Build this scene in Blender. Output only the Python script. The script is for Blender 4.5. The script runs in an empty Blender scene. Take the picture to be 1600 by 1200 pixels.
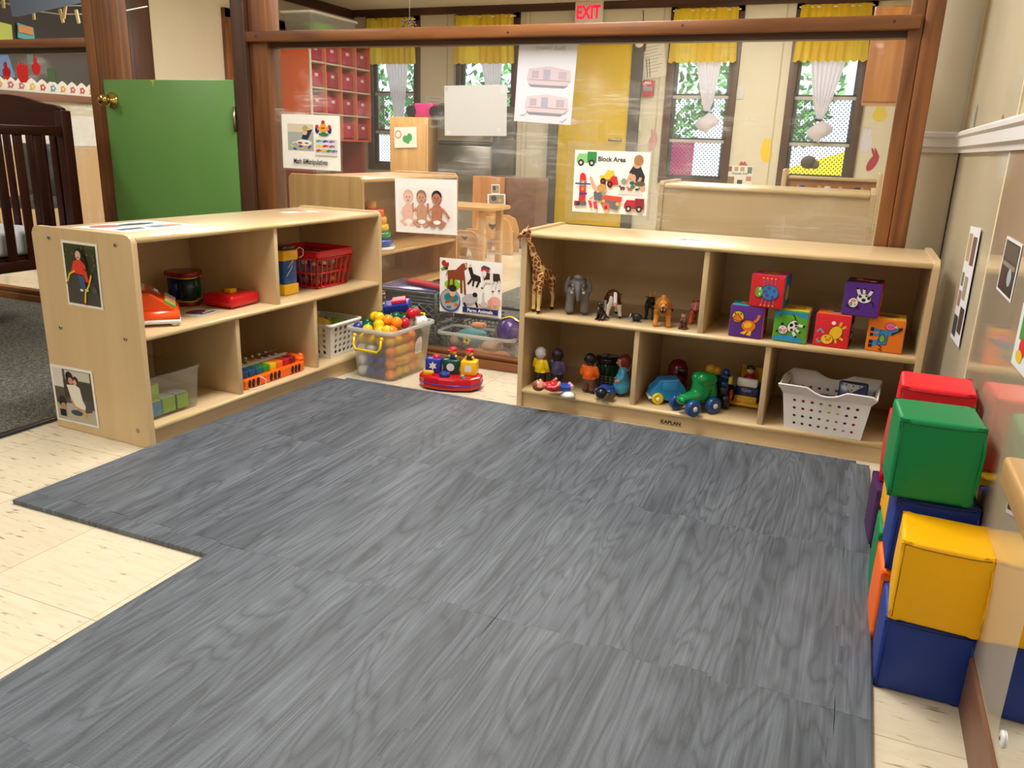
import bpy, bmesh, math, random
from mathutils import Vector, Matrix, Euler
from math import sin, cos, pi, radians, atan2, sqrt
random.seed(7)
SC = bpy.context.scene
COL = SC.collection
# ------------------------------------------------------------------ camera
F_PX = 1252.0
CAM = Vector((0, 0, 0.88))
_yaw, _pitch, _roll = radians(-22.5), radians(16.55), radians(1.98)
_f = Vector((sin(_yaw)*cos(_pitch), cos(_yaw)*cos(_pitch), -sin(_pitch)))
_r = Vector((cos(_yaw), -sin(_yaw), 0)); _u = _r.cross(_f)
RGT = cos(_roll)*_r + sin(_roll)*_u
UPV = -sin(_roll)*_r + cos(_roll)*_u
FWD = _f
cd = bpy.data.cameras.new('camera'); cam = bpy.data.objects.new('camera', cd); COL.objects.link(cam)
cd.sensor_width = 36; cd.lens = F_PX/1600*36; cd.clip_start = 0.02; cd.clip_end = 100
cam.matrix_world = Matrix(((RGT.x, UPV.x, -FWD.x, CAM.x), (RGT.y, UPV.y, -FWD.y, CAM.y), (RGT.z, UPV.z, -FWD.z, CAM.z), (0, 0, 0, 1)))
SC.camera = cam
# ------------------------------------------------------------------ exposure, world
SC.view_settings.view_transform = 'Standard'; SC.view_settings.look = 'None'
SC.view_settings.gamma = 1; SC.view_settings.use_curve_mapping = False
SC.view_settings.exposure = 0.38
W = bpy.data.worlds.new('daylight'); SC.world = W; W.use_nodes = True
W.node_tree.nodes['Background'].inputs[0].default_value = (0.75, 0.87, 1.0, 1)
W.node_tree.nodes['Background'].inputs[1].default_value = 1.7
# ------------------------------------------------------------------ room lights (ceiling troffers, built further down too)
CEIL = 2.44
LAMPS = [(-1.5, -0.9, 18), (-1.1, 2.0, 42), (-3.9, 3.9, 26), (-4.2, 0.8, 22), (-1.3, 5.2, 34), (-3.9, 6.2, 34), (-1.3, 7.6, 34)]
sd = bpy.data.lights.new('sun', 'SUN'); sd.energy = 4.0; sd.angle = 0.01; so = bpy.data.objects.new('sun', sd); so.rotation_euler = (radians(48), 0, radians(12)); COL.objects.link(so)
for i, (x, y, w) in enumerate(LAMPS):
    ld = bpy.data.lights.new('ceiling_light', 'AREA'); ld.shape = 'RECTANGLE'; ld.size = 0.56; ld.size_y = 1.16
    ld.energy = w; ld.color = (1.0, 0.97, 0.93)
    lo = bpy.data.objects.new('ceiling_light', ld); lo.location = (x, y, CEIL-0.035); COL.objects.link(lo)
# ------------------------------------------------------------------ helpers
def ray(px, py): return FWD + (px-800)/F_PX*RGT - (py-600)/F_PX*UPV
def atz(px, py, z=0.0): d = ray(px, py); return CAM + d*((z-CAM.z)/d.z)
def aty(px, py, y): d = ray(px, py); return CAM + d*((y-CAM.y)/d.y)
def atx(px, py, x): d = ray(px, py); return CAM + d*((x-CAM.x)/d.x)
def lin(c):
    c = c/255.0
    return c/12.92 if c <= 0.04045 else ((c+0.055)/1.055)**2.4
def RGB(*c): return (lin(c[0]), lin(c[1]), lin(c[2]), 1)
def hexc(h): return RGB(int(h[0:2], 16), int(h[2:4], 16), int(h[4:6], 16))
MATS = {}
class NT:
    def __init__(s, name):
        s.m = bpy.data.materials.new(name); s.m.use_nodes = True; s.t = s.m.node_tree; s.n = s.t.nodes; s.l = s.t.links
        s.b = s.n['Principled BSDF']; s.out = s.n['Material Output']
    def add(s, typ, **kw):
        n = s.n.new(typ)
        for k, v in kw.items():
            if k.startswith('i_'):
                key = k[2:]; key = int(key) if key.isdigit() else key.replace('_', ' ')
                n.inputs[key].default_value = v
            else: setattr(n, k, v)
        return n
    def link(s, a, b): s.l.new(a, b)
    def coord(s, kind='Object', scale=(1, 1, 1), rot=(0, 0, 0), rnd=False):
        tc = s.add('ShaderNodeTexCoord'); mp = s.add('ShaderNodeMapping')
        mp.inputs['Scale'].default_value = scale; mp.inputs['Rotation'].default_value = rot
        s.link(tc.outputs[kind], mp.inputs['Vector'])
        if rnd:
            oi = s.add('ShaderNodeObjectInfo'); mu = s.add('ShaderNodeMath', operation='MULTIPLY'); mu.inputs[1].default_value = 37.0
            s.link(oi.outputs['Random'], mu.inputs[0]); s.link(mu.outputs[0], mp.inputs['Location'])
        return mp.outputs['Vector']
    def noise(s, vec, scale, detail=3, rough=0.5, dist=0.0):
        n = s.add('ShaderNodeTexNoise'); n.inputs['Scale'].default_value = scale; n.inputs['Detail'].default_value = detail
        n.inputs['Roughness'].default_value = rough; n.inputs['Distortion'].default_value = dist
        s.link(vec, n.inputs['Vector']); return n.outputs['Fac']
    def ramp(s, fac, stops, interp='LINEAR'):
        r = s.add('ShaderNodeValToRGB'); e = r.color_ramp; e.interpolation = interp
        while len(e.elements) < len(stops): e.elements.new(0.5)
        for el, (p, c) in zip(e.elements, stops):
            el.position = p; el.color = c if not isinstance(c, (int, float)) else (c, c, c, 1)
        s.link(fac, r.inputs[0]); return r.outputs[0]
    def mix(s, fac, a, b, mode='MIX'):
        m = s.add('ShaderNodeMix', data_type='RGBA', blend_type=mode)
        for v, i in ((fac, 0), (a, 6), (b, 7)):
            if hasattr(v, 'links') or hasattr(v, 'is_linked'): s.link(v, m.inputs[i])
            else: m.inputs[i].default_value = v
        return m.outputs[2]
    def math(s, op, a, b=0.0, c=None):
        m = s.add('ShaderNodeMath', operation=op)
        for i, v in enumerate((a, b, c)):
            if v is None: continue
            if hasattr(v, 'is_linked'): s.link(v, m.inputs[i])
            else: m.inputs[i].default_value = v
        return m.outputs[0]
    def facing(s, lo, hi):
        lw = s.add('ShaderNodeLayerWeight'); lw.inputs[0].default_value = 0.5
        return s.math('ADD', lo, s.math('MULTIPLY', s.math('POWER', lw.outputs['Facing'], 4.0), hi))
    def bump(s, h, strength=0.2, dist=0.002):
        b = s.add('ShaderNodeBump'); b.inputs['Strength'].default_value = strength; b.inputs['Distance'].default_value = dist
        s.link(h, b.inputs['Height']); s.link(b.outputs[0], s.b.inputs['Normal'])
    def base(s, c):
        if hasattr(c, 'is_linked'): s.link(c, s.b.inputs['Base Color'])
        else: s.b.inputs['Base Color'].default_value = c
    def set(s, rough=None, metal=None, coat=None, spec=None):
        if rough is not None: s.b.inputs['Roughness'].default_value = rough
        if metal is not None: s.b.inputs['Metallic'].default_value = metal
        if coat is not None: s.b.inputs['Coat Weight'].default_value = coat; s.b.inputs['Coat Roughness'].default_value = 0.08
        if spec is not None: s.b.inputs['Specular IOR Level'].default_value = spec
def M(key):
    """colour key 'rrggbb' with optional suffix :g glossy plastic, :m matte, :t metal, :f fabric"""
    if key in MATS: return MATS[key]
    h, _, k = key.partition(':')
    t = NT('paint_' + h); k = k or 'p'
    if k == 'f':
        v = t.coord(scale=(1, 1, 1)); n = t.noise(v, 180, 2)
        t.base(t.mix(n, tuple(x*0.8 for x in hexc(h)[:3]) + (1,), tuple(min(1, x*1.15) for x in hexc(h)[:3]) + (1,)))
        t.set(rough=0.85); t.bump(n, 0.3, 0.001)
    else:
        t.base(hexc(h))
        t.set(rough={'p': 0.5, 'g': 0.22, 'm': 0.8, 't': 0.3}[k], metal=1.0 if k == 't' else 0.0)
    MATS[key] = t.m; return t.m
class MB:
    """mesh builder: collects shapes into ONE mesh with several material slots"""
    def __init__(s): s.bm = bmesh.new(); s.mats = []; s.z = 0.0; s.smooth = True
    def mi(s, mat):
        m = MATS[mat] if (isinstance(mat, str) and mat in MATS) else (M(mat) if isinstance(mat, str) else mat)
        if m not in s.mats: s.mats.append(m)
        return s.mats.index(m)
    def _fin(s, faces, mat, sm):
        i = s.mi(mat)
        for f in faces: f.material_index = i; f.smooth = sm
    def box(s, c, d, mat, bev=0.0, rot=None, seg=2):
        r = bmesh.ops.create_cube(s.bm, size=1.0); vs = r['verts']
        for v in vs: v.co = Vector((v.co.x*d[0], v.co.y*d[1], v.co.z*d[2]))
        fs = list({f for v in vs for f in v.link_faces})
        if bev > 0:
            es = list({e for v in vs for e in v.link_edges})
            rr = bmesh.ops.bevel(s.bm, geom=vs + es, offset=min(bev, min(d)*0.49), segments=seg, affect='EDGES', profile=0.5)
            fs = list({f for f in rr['faces']} | {f for v in rr['verts'] for f in v.link_faces}); vs = list({v for f in fs for v in f.verts})
        mt = Matrix.Translation(Vector(c)) @ (rot_m(rot) if rot is not None else Matrix())
        for v in vs: v.co = mt @ v.co
        s._fin(fs, mat, bev > 0); return s
    def bb(s, x0, x1, y0, y1, z0, z1, mat, bev=0.0):
        return s.box(((x0+x1)/2, (y0+y1)/2, (z0+z1)/2), (abs(x1-x0), abs(y1-y0), abs(z1-z0)), mat, bev)
    def rings(s, rings, mat, cap0=True, cap1=True, closed=True, sm=True):
        vr = [[s.bm.verts.new(p) for p in r] for r in rings]; fs = []
        n = len(rings[0])
        for a, b in zip(vr[:-1], vr[1:]):
            for i in range(n if closed else n-1):
                j = (i+1) % n
                fs.append(s.bm.faces.new((a[i], a[j], b[j], b[i])))
        i0 = s.mi(mat)
        for f in fs: f.material_index = i0; f.smooth = sm
        cf = []
        if cap0: cf.append(s.bm.faces.new(list(reversed(vr[0]))))
        if cap1: cf.append(s.bm.faces.new(vr[-1]))
        for f in cf: f.material_index = i0; f.smooth = False
        return s
    def cyl(s, p0, p1, r0, r1=None, mat=None, seg=20, sm=True):
        p0, p1 = Vector(p0), Vector(p1); r1 = r0 if r1 is None else r1
        d = (p1-p0).normalized(); a = d.orthogonal().normalized(); b = d.cross(a)
        R = lambda p, r: [p + a*r*cos(2*pi*i/seg) + b*r*sin(2*pi*i/seg) for i in range(seg)]
        return s.rings([R(p0, r0), R(p1, r1)], mat, sm=sm)
    def tube(s, pts, r, mat, seg=8, closed=False):
        pts = [Vector(p) for p in pts]; rr = r if isinstance(r, (list, tuple)) else [r]*len(pts); out = []; prev = None
        for i, p in enumerate(pts):
            if closed: d = pts[(i+1) % len(pts)] - pts[i-1]
            else: d = pts[min(i+1, len(pts)-1)] - pts[max(i-1, 0)]
            d.normalize()
            a = d.orthogonal().normalized() if prev is None else (prev - d*prev.dot(d)).normalized()
            prev = a; b = d.cross(a)
            out.append([p + a*rr[i]*cos(2*pi*k/seg) + b*rr[i]*sin(2*pi*k/seg) for k in range(seg)])
        if closed: out.append(out[0]); return s.rings(out, mat, False, False)
        return s.rings(out, mat)
    def lathe(s, prof, o, mat, seg=28, ax=(0, 0, 1), sx=1.0, sy=1.0):
        q = Vector((0, 0, 1)).rotation_difference(Vector(ax)).to_matrix(); o = Vector(o)
        out = [[o + q @ Vector((max(r, 1e-5)*sx*cos(2*pi*i/seg), max(r, 1e-5)*sy*sin(2*pi*i/seg), z)) for i in range(seg)] for r, z in prof]
        return s.rings(out, mat)
    def ell(s, c, r, mat, rot=None, u=20, v=14):
        if not hasattr(r, '__len__'): r = (r, r, r)
        mt = Matrix.Translation(Vector(c)) @ (rot_m(rot) if rot is not None else Matrix()) @ Matrix.Diagonal((r[0], r[1], r[2], 1))
        q = bmesh.ops.create_uvsphere(s.bm, u_segments=u, v_segments=v, radius=1.0, matrix=mt)
        s._fin(list({f for w in q['verts'] for f in w.link_faces}), mat, True); return s
    def prism(s, pts, depth, mat, mt=None, bev=0.0, sm=False):
        """2-D outline in the local xy plane extruded by depth along local z"""
        mt = mt or Matrix()
        a = [s.bm.verts.new(mt @ Vector((p[0], p[1], 0))) for p in pts]
        b = [s.bm.verts.new(mt @ Vector((p[0], p[1], depth))) for p in pts]
        n = len(pts); fs = [s.bm.faces.new(list(reversed(a))), s.bm.faces.new(b)]
        for i in range(n): fs.append(s.bm.faces.new((a[i], a[(i+1) % n], b[(i+1) % n], b[i])))
        if bev > 0:
            es = list({e for f in fs[:2] for e in f.edges})
            rr = bmesh.ops.bevel(s.bm, geom=es, offset=bev, segments=2, affect='EDGES', profile=0.5)
            fs = list(set(f for f in fs if f.is_valid) | set(rr['faces']))
        s._fin(fs, mat, sm); return s
    def poly(s, pts, mat, mt=None):
        mt = mt or Matrix()
        f = s.bm.faces.new([s.bm.verts.new(mt @ Vector(p if len(p) == 3 else (p[0], p[1], 0))) for p in pts]); s._fin([f], mat, False); return s
    def grid(s, fn, nu, nv, mat, sm=True, closed_u=False):
        vv = [[s.bm.verts.new(fn(i/nu, j/nv)) for j in range(nv+1)] for i in range(nu if closed_u else nu+1)]; fs = []
        for i in range(nu):
            k = (i+1) % len(vv) if closed_u else i+1
            for j in range(nv): fs.append(s.bm.faces.new((vv[i][j], vv[k][j], vv[k][j+1], vv[i][j+1])))
        s._fin(fs, mat, sm); return s
    def mesh_in(s, me, mt, mat):
        n0 = len(s.bm.faces); nv = len(s.bm.verts)
        s.bm.from_mesh(me); s.bm.faces.ensure_lookup_table(); s.bm.verts.ensure_lookup_table()
        for v in s.bm.verts[nv:]: v.co = mt @ v.co
        i = s.mi(mat)
        for f in s.bm.faces[n0:]: f.material_index = i
        return s
    def text(s, txt, x, y, size, mat, mt=None, align='CENTER', z=0.0004, sx=1.0, bold=0.0):
        cu = bpy.data.curves.new('t', 'FONT'); cu.body = txt; cu.size = size; cu.align_x = align; cu.offset = bold; cu.resolution_u = 3
        ob = bpy.data.objects.new('t', cu); COL.objects.link(ob)
        me = bpy.data.meshes.new_from_object(ob)
        bpy.data.objects.remove(ob); bpy.data.curves.remove(cu)
        s.mesh_in(me, (mt or Matrix()) @ Matrix.Translation((x, y, z)) @ Matrix.Diagonal((sx, 1, 1, 1)), mat); bpy.data.meshes.remove(me)
        return s
    def art(s, shapes, w, h, mt):
        """flat printed shapes on a sheet w by h whose lower left corner is the origin; coordinates 0..1; each layer a hair higher"""
        z = 0.0003
        for sh in shapes:
            k, col = sh[0], sh[1]; z += 0.00012
            if k == 'r': x0, y0, x1, y1 = sh[2:]; pts = [(x0, y0), (x1, y0), (x1, y1), (x0, y1)]
            elif k == 'e':
                cx, cy, rx, ry = sh[2:6]; a = radians(sh[6]) if len(sh) > 6 else 0
                pts = []
                for i in range(18):
                    ex, ey = rx*cos(i*pi/9)*w, ry*sin(i*pi/9)*h
                    pts.append((cx + (ex*cos(a)-ey*sin(a))/w, cy + (ex*sin(a)+ey*cos(a))/h))
            elif k == 'p': pts = sh[2]
            elif k == 'l':
                P, lw = sh[2], sh[3]*w; n = len(P); pts = []; L = []; Rr = []
                for i in range(n):
                    a = Vector((P[max(i-1, 0)][0]*w, P[max(i-1, 0)][1]*h)); b = Vector((P[min(i+1, n-1)][0]*w, P[min(i+1, n-1)][1]*h))
                    d = (b-a).normalized(); nn = Vector((-d.y, d.x))*lw/2
                    L.append(((P[i][0]*w+nn.x)/w, (P[i][1]*h+nn.y)/h)); Rr.append(((P[i][0]*w-nn.x)/w, (P[i][1]*h-nn.y)/h))
                for i in range(n-1): s.poly([(q[0]*w, q[1]*h, z) for q in (L[i], Rr[i], Rr[i+1], L[i+1])], col, mt)
                continue
            elif k == 't':
                s.text(sh[2], sh[3]*w, sh[4]*h, sh[5]*h, col, mt, z=z, bold=sh[5]*h*0.022, sx=sh[6] if len(sh) > 6 else 1.0); continue
            s.poly([(q[0]*w, q[1]*h, z) for q in pts], col, mt)
        return s
    def obj(s, name, parent=None, loc=(0, 0, 0), rot=(0, 0, 0), weld=False, recalc=False):
        if recalc: bmesh.ops.recalc_face_normals(s.bm, faces=s.bm.faces)
        me = bpy.data.meshes.new(name); s.bm.to_mesh(me); s.bm.free()
        for m in s.mats: me.materials.append(m)
        o = bpy.data.objects.new(name, me); COL.objects.link(o); o.location = loc; o.rotation_euler = rot
        if parent is not None: o.parent = parent
        return o
def rot_m(r):
    if isinstance(r, Matrix): return r
    return Euler(r).to_matrix().to_4x4()
def tag(o, label, cat, group=None, kind=None):
    o['label'] = label; o['category'] = cat
    if group: o['group'] = group
    if kind: o['kind'] = kind
    return o
def struct(o): o['kind'] = 'structure'; return o
def thing(name, label, cat, loc=(0, 0, 0), rz=0.0, group=None, rot=None):
    o = bpy.data.objects.new(name, None); o.empty_display_size = 0.05; COL.objects.link(o); o.location = loc
    o.rotation_euler = rot if rot is not None else (0, 0, rz)
    return tag(o, label, cat, group)
def copy_tree(o, parent=None):
    c = o.copy(); COL.objects.link(c); c.parent = parent
    for ch in list(o.children): copy_tree(ch, c)
    return c
def blob(prims, matfn, mats, voxel=0.002, smooth=3):
    """one continuous surface grown round ellipsoids and tapered capsules, faces coloured by where they are"""
    b = MB()
    for p in prims:
        if p[0] == 'e': b.ell(p[1], p[2], 'ffffff', p[3] if len(p) > 3 else None, 16, 12)
        else:
            _, p0, p1, r0, r1 = p
            b.cyl(p0, p1, r0, r1, 'ffffff', 14); b.ell(p0, r0, 'ffffff', None, 14, 10); b.ell(p1, r1, 'ffffff', None, 14, 10)
    o = b.obj('tmp'); md = o.modifiers.new('r', 'REMESH'); md.mode = 'VOXEL'; md.voxel_size = voxel; md.use_smooth_shade = True
    if smooth: sm = o.modifiers.new('s', 'SMOOTH'); sm.iterations = smooth; sm.factor = 0.5
    dg = bpy.context.evaluated_depsgraph_get(); dg.update()
    me = bpy.data.meshes.new_from_object(o.evaluated_get(dg)); bpy.data.objects.remove(o)
    me.materials.clear()
    for m in mats: me.materials.append(MATS[m] if m in MATS else M(m))
    for f in me.polygons:
        f.use_smooth = True; f.material_index = matfn(f.center, f.normal) if matfn else 0
    return me
def mesh_obj(name, me, parent=None, loc=(0, 0, 0), rot=(0, 0, 0)):
    me.name = name; o = bpy.data.objects.new(name, me); COL.objects.link(o); o.location = loc; o.rotation_euler = rot
    if parent is not None: o.parent = parent
    return o
def frame(o, ex, ey):
    """matrix whose x,y axes are ex,ey and origin o (z = outward normal)"""
    ex, ey = Vector(ex).normalized(), Vector(ey).normalized(); ez = ex.cross(ey)
    return Matrix(((ex.x, ey.x, ez.x, o[0]), (ex.y, ey.y, ez.y, o[1]), (ex.z, ey.z, ez.z, o[2]), (0, 0, 0, 1)))
# ------------------------------------------------------------------ materials
def wood(key, c1, c2, axis='x', rough=0.4, coat=0.0, scale=1.0, strength=1.0, rnd=True):
    t = NT(key); sc = {'x': (1.2, 14, 14), 'y': (14, 1.2, 14), 'z': (14, 14, 1.2)}[axis]
    v = t.coord(scale=tuple(q*scale for q in sc), rnd=rnd); n = t.noise(v, 1.5, 6, 0.6, 0.6)
    v2 = t.coord(scale=tuple(q*scale*0.25 for q in sc), rnd=rnd); n2 = t.noise(v2, 1.2, 2, 0.5, 1.0)
    rings = t.math('PINGPONG', t.math('MULTIPLY', n2, 9.0), 1.0)
    f = t.math('ADD', t.math('MULTIPLY', n, 0.65), t.math('MULTIPLY', rings, 0.35*strength))
    t.base(t.ramp(f, [(0.25, c2), (0.75, c1)])); t.set(rough=rough, coat=coat); t.bump(n, 0.05, 0.001); MATS[key] = t.m
for ax in 'xyz':
    wood('birch_' + ax, RGB(222, 196, 154), RGB(209, 181, 137), ax, 0.36, 0.25, 1.0, 0.5)
    wood('stain_' + ax, RGB(142, 88, 44), RGB(92, 53, 24), ax, 0.42, 0.1, 1.4)
    wood('dark_trim_' + ax, RGB(88, 56, 38), RGB(58, 36, 26), ax, 0.45)
    wood('maple_' + ax, RGB(214, 170, 108), RGB(190, 142, 84), ax, 0.4, 0.2)
    wood('espresso_' + ax, RGB(58, 22, 14), RGB(36, 12, 8), ax, 0.38, 0.0)
    MATS['espresso_' + ax].node_tree.nodes['Principled BSDF'].inputs['Specular IOR Level'].default_value = 0.22
wood('oak_panel', RGB(196, 134, 72), RGB(160, 98, 46), 'z', 0.4, 0.2, 0.7)
wood('panelling', RGB(124, 86, 62), RGB(98, 66, 46), 'y', 0.45)
wood('birch_edge', RGB(232, 208, 160), RGB(206, 176, 122), 'x', 0.35, 0.3, 2.0)
def m_tile():
    t = NT('vinyl_tile'); v = t.coord('Object')
    br = t.add('ShaderNodeTexBrick', offset=0.0, squash=1.0); br.inputs['Scale'].default_value = 1.0
    br.inputs['Brick Width'].default_value = 0.3048; br.inputs['Row Height'].default_value = 0.3048; br.inputs['Mortar Size'].default_value = 0.0011
    br.inputs['Color1'].default_value = RGB(226, 216, 192); br.inputs['Color2'].default_value = RGB(219, 208, 183); br.inputs['Mortar'].default_value = RGB(176, 156, 116)
    br.inputs['Mortar Smooth'].default_value = 0.3; t.link(v, br.inputs['Vector'])
    n1 = t.noise(t.coord(scale=(14, 95, 1), rot=(0, 0, 0.10)), 1.0, 4, 0.6, 0.3)
    n2 = t.noise(t.coord(scale=(2.5, 4, 1)), 1.0, 3)
    st = t.ramp(t.math('ADD', n1, t.math('MULTIPLY', t.math('SUBTRACT', n2, 0.5), 0.16)), [(0.60, 0.0), (0.70, 0.8)])
    n3 = t.noise(t.coord(scale=(9, 55, 1), rot=(0, 0, 0.08)), 1.3, 3)
    c = t.mix(t.ramp(n3, [(0.45, 0.0), (0.75, 0.45)]), br.outputs['Color'], RGB(208, 190, 150))
    t.base(t.mix(st, c, RGB(128, 100, 66)))
    t.link(t.ramp(t.noise(t.coord(), 3, 3), [(0.3, 0.10), (0.7, 0.24)]), t.b.inputs['Roughness']); t.set(spec=0.5)
    t.bump(br.outputs['Fac'], -0.15, 0.001); MATS['tile'] = t.m
m_tile()
def m_mat():
    t = NT('foam_wood_print')
    a = t.noise(t.coord(scale=(4.2, 0.62, 1), rnd=True), 1.7, 3, 0.5, 0.45)
    rings = t.math('PINGPONG', t.math('MULTIPLY', a, 34.0), 1.0)
    rl = t.ramp(rings, [(0.0, 0.0), (0.3, 0.55), (0.8, 1.0)])
    fib = t.noise(t.coord(scale=(170, 3.2, 1), rnd=True), 1.0, 3, 0.65)
    bl = t.noise(t.coord(scale=(13, 0.7, 1), rnd=True), 1.3, 3, 0.6, 0.3)
    c = t.mix(t.ramp(bl, [(0.35, 0.0), (0.65, 1.0)]), RGB(86, 93, 102), RGB(109, 117, 127))
    c = t.mix(t.math('MULTIPLY', t.math('SUBTRACT', 1.0, rl), 0.5), c, RGB(46, 50, 56))
    c = t.mix(t.ramp(fib, [(0.3, 0.42), (0.55, 0.0)]), c, RGB(58, 63, 70))
    c = t.mix(t.ramp(fib, [(0.55, 0.0), (0.8, 0.32)]), c, RGB(152, 163, 175))
    t.base(c); t.set(rough=0.50, spec=0.4)
    v = t.add('ShaderNodeTexVoronoi'); v.inputs['Scale'].default_value = 260; t.link(t.coord(), v.inputs['Vector'])
    t.bump(v.outputs['Distance'], 0.35, 0.0012); MATS['mat_print'] = t.m
m_mat()
def m_carpet():
    t = NT('speckled_carpet'); n = t.noise(t.coord(), 260, 3, 0.8); n2 = t.noise(t.coord(), 95, 2)
    t.base(t.ramp(t.math('ADD', t.math('MULTIPLY', n, 0.7), t.math('MULTIPLY', n2, 0.3)), [(0.36, RGB(34, 34, 34)), (0.5, RGB(92, 90, 84)), (0.64, RGB(160, 156, 142))]))
    t.set(rough=0.95, spec=0.1); t.bump(n, 0.8, 0.004); MATS['carpet'] = t.m
m_carpet()
def m_wall(key, c, rough, coat=0.0):
    t = NT(key); n = t.noise(t.coord(scale=(1, 1, 0.4)), 2.2, 4, 0.6)
    t.base(t.mix(t.ramp(n, [(0.35, 0.0), (0.75, 0.5)]), c, tuple(x*0.86 for x in c[:3]) + (1,)))
    t.set(rough=rough, coat=coat); t.bump(t.noise(t.coord(), 9, 2), 0.05, 0.004); MATS[key] = t.m
m_wall('cream_gloss', RGB(210, 198, 170), 0.14, 0.0)
m_wall('cream_sheet', RGB(206, 192, 164), 0.10, 0.8)
m_wall('cream', RGB(212, 202, 176), 0.5)
m_wall('tan_wall', RGB(206, 172, 128), 0.5)
m_wall('white_paint', RGB(232, 230, 228), 0.35)
m_wall('ceiling_tile', RGB(226, 218, 198), 0.8)
m_wall('green_paint', RGB(98, 146, 72), 0.4)
m_wall('yellow_paint', RGB(222, 184, 16), 0.3)
m_wall('orange_paint', RGB(216, 92, 40), 0.4)
m_wall('dark_room_tone', RGB(40, 34, 30), 0.6)  # near-black tone for the unlit room behind the left window
def m_glass():
    t = NT('scuffed_acrylic'); tr = t.add('ShaderNodeBsdfTransparent'); tr.inputs[0].default_value = (0.97, 0.975, 0.965, 1)
    gl = t.add('ShaderNodeBsdfGlossy'); gl.inputs['Roughness'].default_value = 0.04
    fr = t.facing(0.03, 0.5)
    mx = t.add('ShaderNodeMixShader'); t.link(fr, mx.inputs[0]); t.link(tr.outputs[0], mx.inputs[1]); t.link(gl.outputs[0], mx.inputs[2])
    df = t.add('ShaderNodeBsdfDiffuse'); df.inputs[0].default_value = (0.85, 0.85, 0.83, 1)
    tl = t.add('ShaderNodeBsdfTranslucent'); tl.inputs[0].default_value = (0.9, 0.9, 0.88, 1)
    ds = t.add('ShaderNodeMixShader'); ds.inputs[0].default_value = 0.5; t.link(df.outputs[0], ds.inputs[1]); t.link(tl.outputs[0], ds.inputs[2])
    a = t.noise(t.coord(scale=(2.6, 1, 3.2), rot=(0, -0.35, 0)), 1.2, 3, 0.6, 0.4)
    s1 = t.noise(t.coord(scale=(3, 1, 46), rot=(0, -0.5, 0)), 1.6, 4, 0.7, 0.5)
    s2 = t.noise(t.coord(scale=(60, 1, 5), rot=(0, 0.35, 0)), 1.6, 4, 0.7, 0.5)
    st = t.math('MAXIMUM', t.ramp(s1, [(0.5, 0.0), (0.72, 1.0)]), t.ramp(s2, [(0.56, 0.0), (0.8, 1.0)]))
    m = t.math('MULTIPLY', t.ramp(a, [(0.56, 0.0), (0.76, 1.0)]), t.math('ADD', t.math('MULTIPLY', st, 0.38), 0.08))
    fine = t.ramp(t.noise(t.coord(scale=(9, 1, 9)), 9, 3, 0.7, 2.0), [(0.70, 0.0), (0.76, 0.2)])
    sp = t.add('ShaderNodeSeparateXYZ'); t.link(t.coord(), sp.inputs[0])
    hi = t.ramp(sp.outputs[2], [(0.93, 0.0), (1.08, 1.0), (1.17, 0.9), (1.21, 0.0)])
    big = t.ramp(t.noise(t.coord(scale=(2.1, 1, 6)), 1.3, 2), [(0.50, 0.0), (0.58, 1.0)])
    m = t.math('MAXIMUM', m, t.math('MULTIPLY', t.math('MULTIPLY', hi, big), t.math('ADD', t.math('MULTIPLY', st, 0.85), 0.1)))
    m = t.math('ADD', t.math('MAXIMUM', m, fine), 0.02)
    m2 = t.add('ShaderNodeMixShader'); t.link(m, m2.inputs[0]); t.link(mx.outputs[0], m2.inputs[1]); t.link(ds.outputs[0], m2.inputs[2])
    t.link(m2.outputs[0], t.out.inputs['Surface']); MATS['pane'] = t.m
m_glass()
def m_clear(key, tint, haze, rough=0.08, gloss=1.4):
    t = NT(key); tr = t.add('ShaderNodeBsdfTransparent'); tr.inputs[0].default_value = tint
    gl = t.add('ShaderNodeBsdfGlossy'); gl.inputs['Roughness'].default_value = rough
    fr = t.facing(0.04, 0.5)
    mx = t.add('ShaderNodeMixShader'); t.link(fr, mx.inputs[0]); t.link(tr.outputs[0], mx.inputs[1]); t.link(gl.outputs[0], mx.inputs[2])
    df = t.add('ShaderNodeBsdfDiffuse'); df.inputs[0].default_value = (0.8, 0.8, 0.78, 1)
    tl = t.add('ShaderNodeBsdfTranslucent'); tl.inputs[0].default_value = (0.9, 0.9, 0.88, 1)
    ds = t.add('ShaderNodeMixShader'); ds.inputs[0].default_value = 0.5; t.link(df.outputs[0], ds.inputs[1]); t.link(tl.outputs[0], ds.inputs[2])
    m2 = t.add('ShaderNodeMixShader'); m2.inputs[0].default_value = haze; t.link(mx.outputs[0], m2.inputs[1]); t.link(ds.outputs[0], m2.inputs[2])
    t.link(m2.outputs[0], t.out.inputs['Surface']); MATS[key] = t.m
m_clear('clear_plastic', (0.95, 0.96, 0.95, 1), 0.04)
m_clear('frosted_plastic', (0.93, 0.94, 0.93, 1), 0.34, 0.25)
m_clear('frosted_rim', (0.9, 0.91, 0.9, 1), 0.62, 0.2)
m_clear('laminate', (0.98, 0.98, 0.98, 1), 0.05, 0.08, 1.3)
m_clear('window_glass', (0.95, 0.97, 0.97, 1), 0.02, 0.03)
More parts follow.
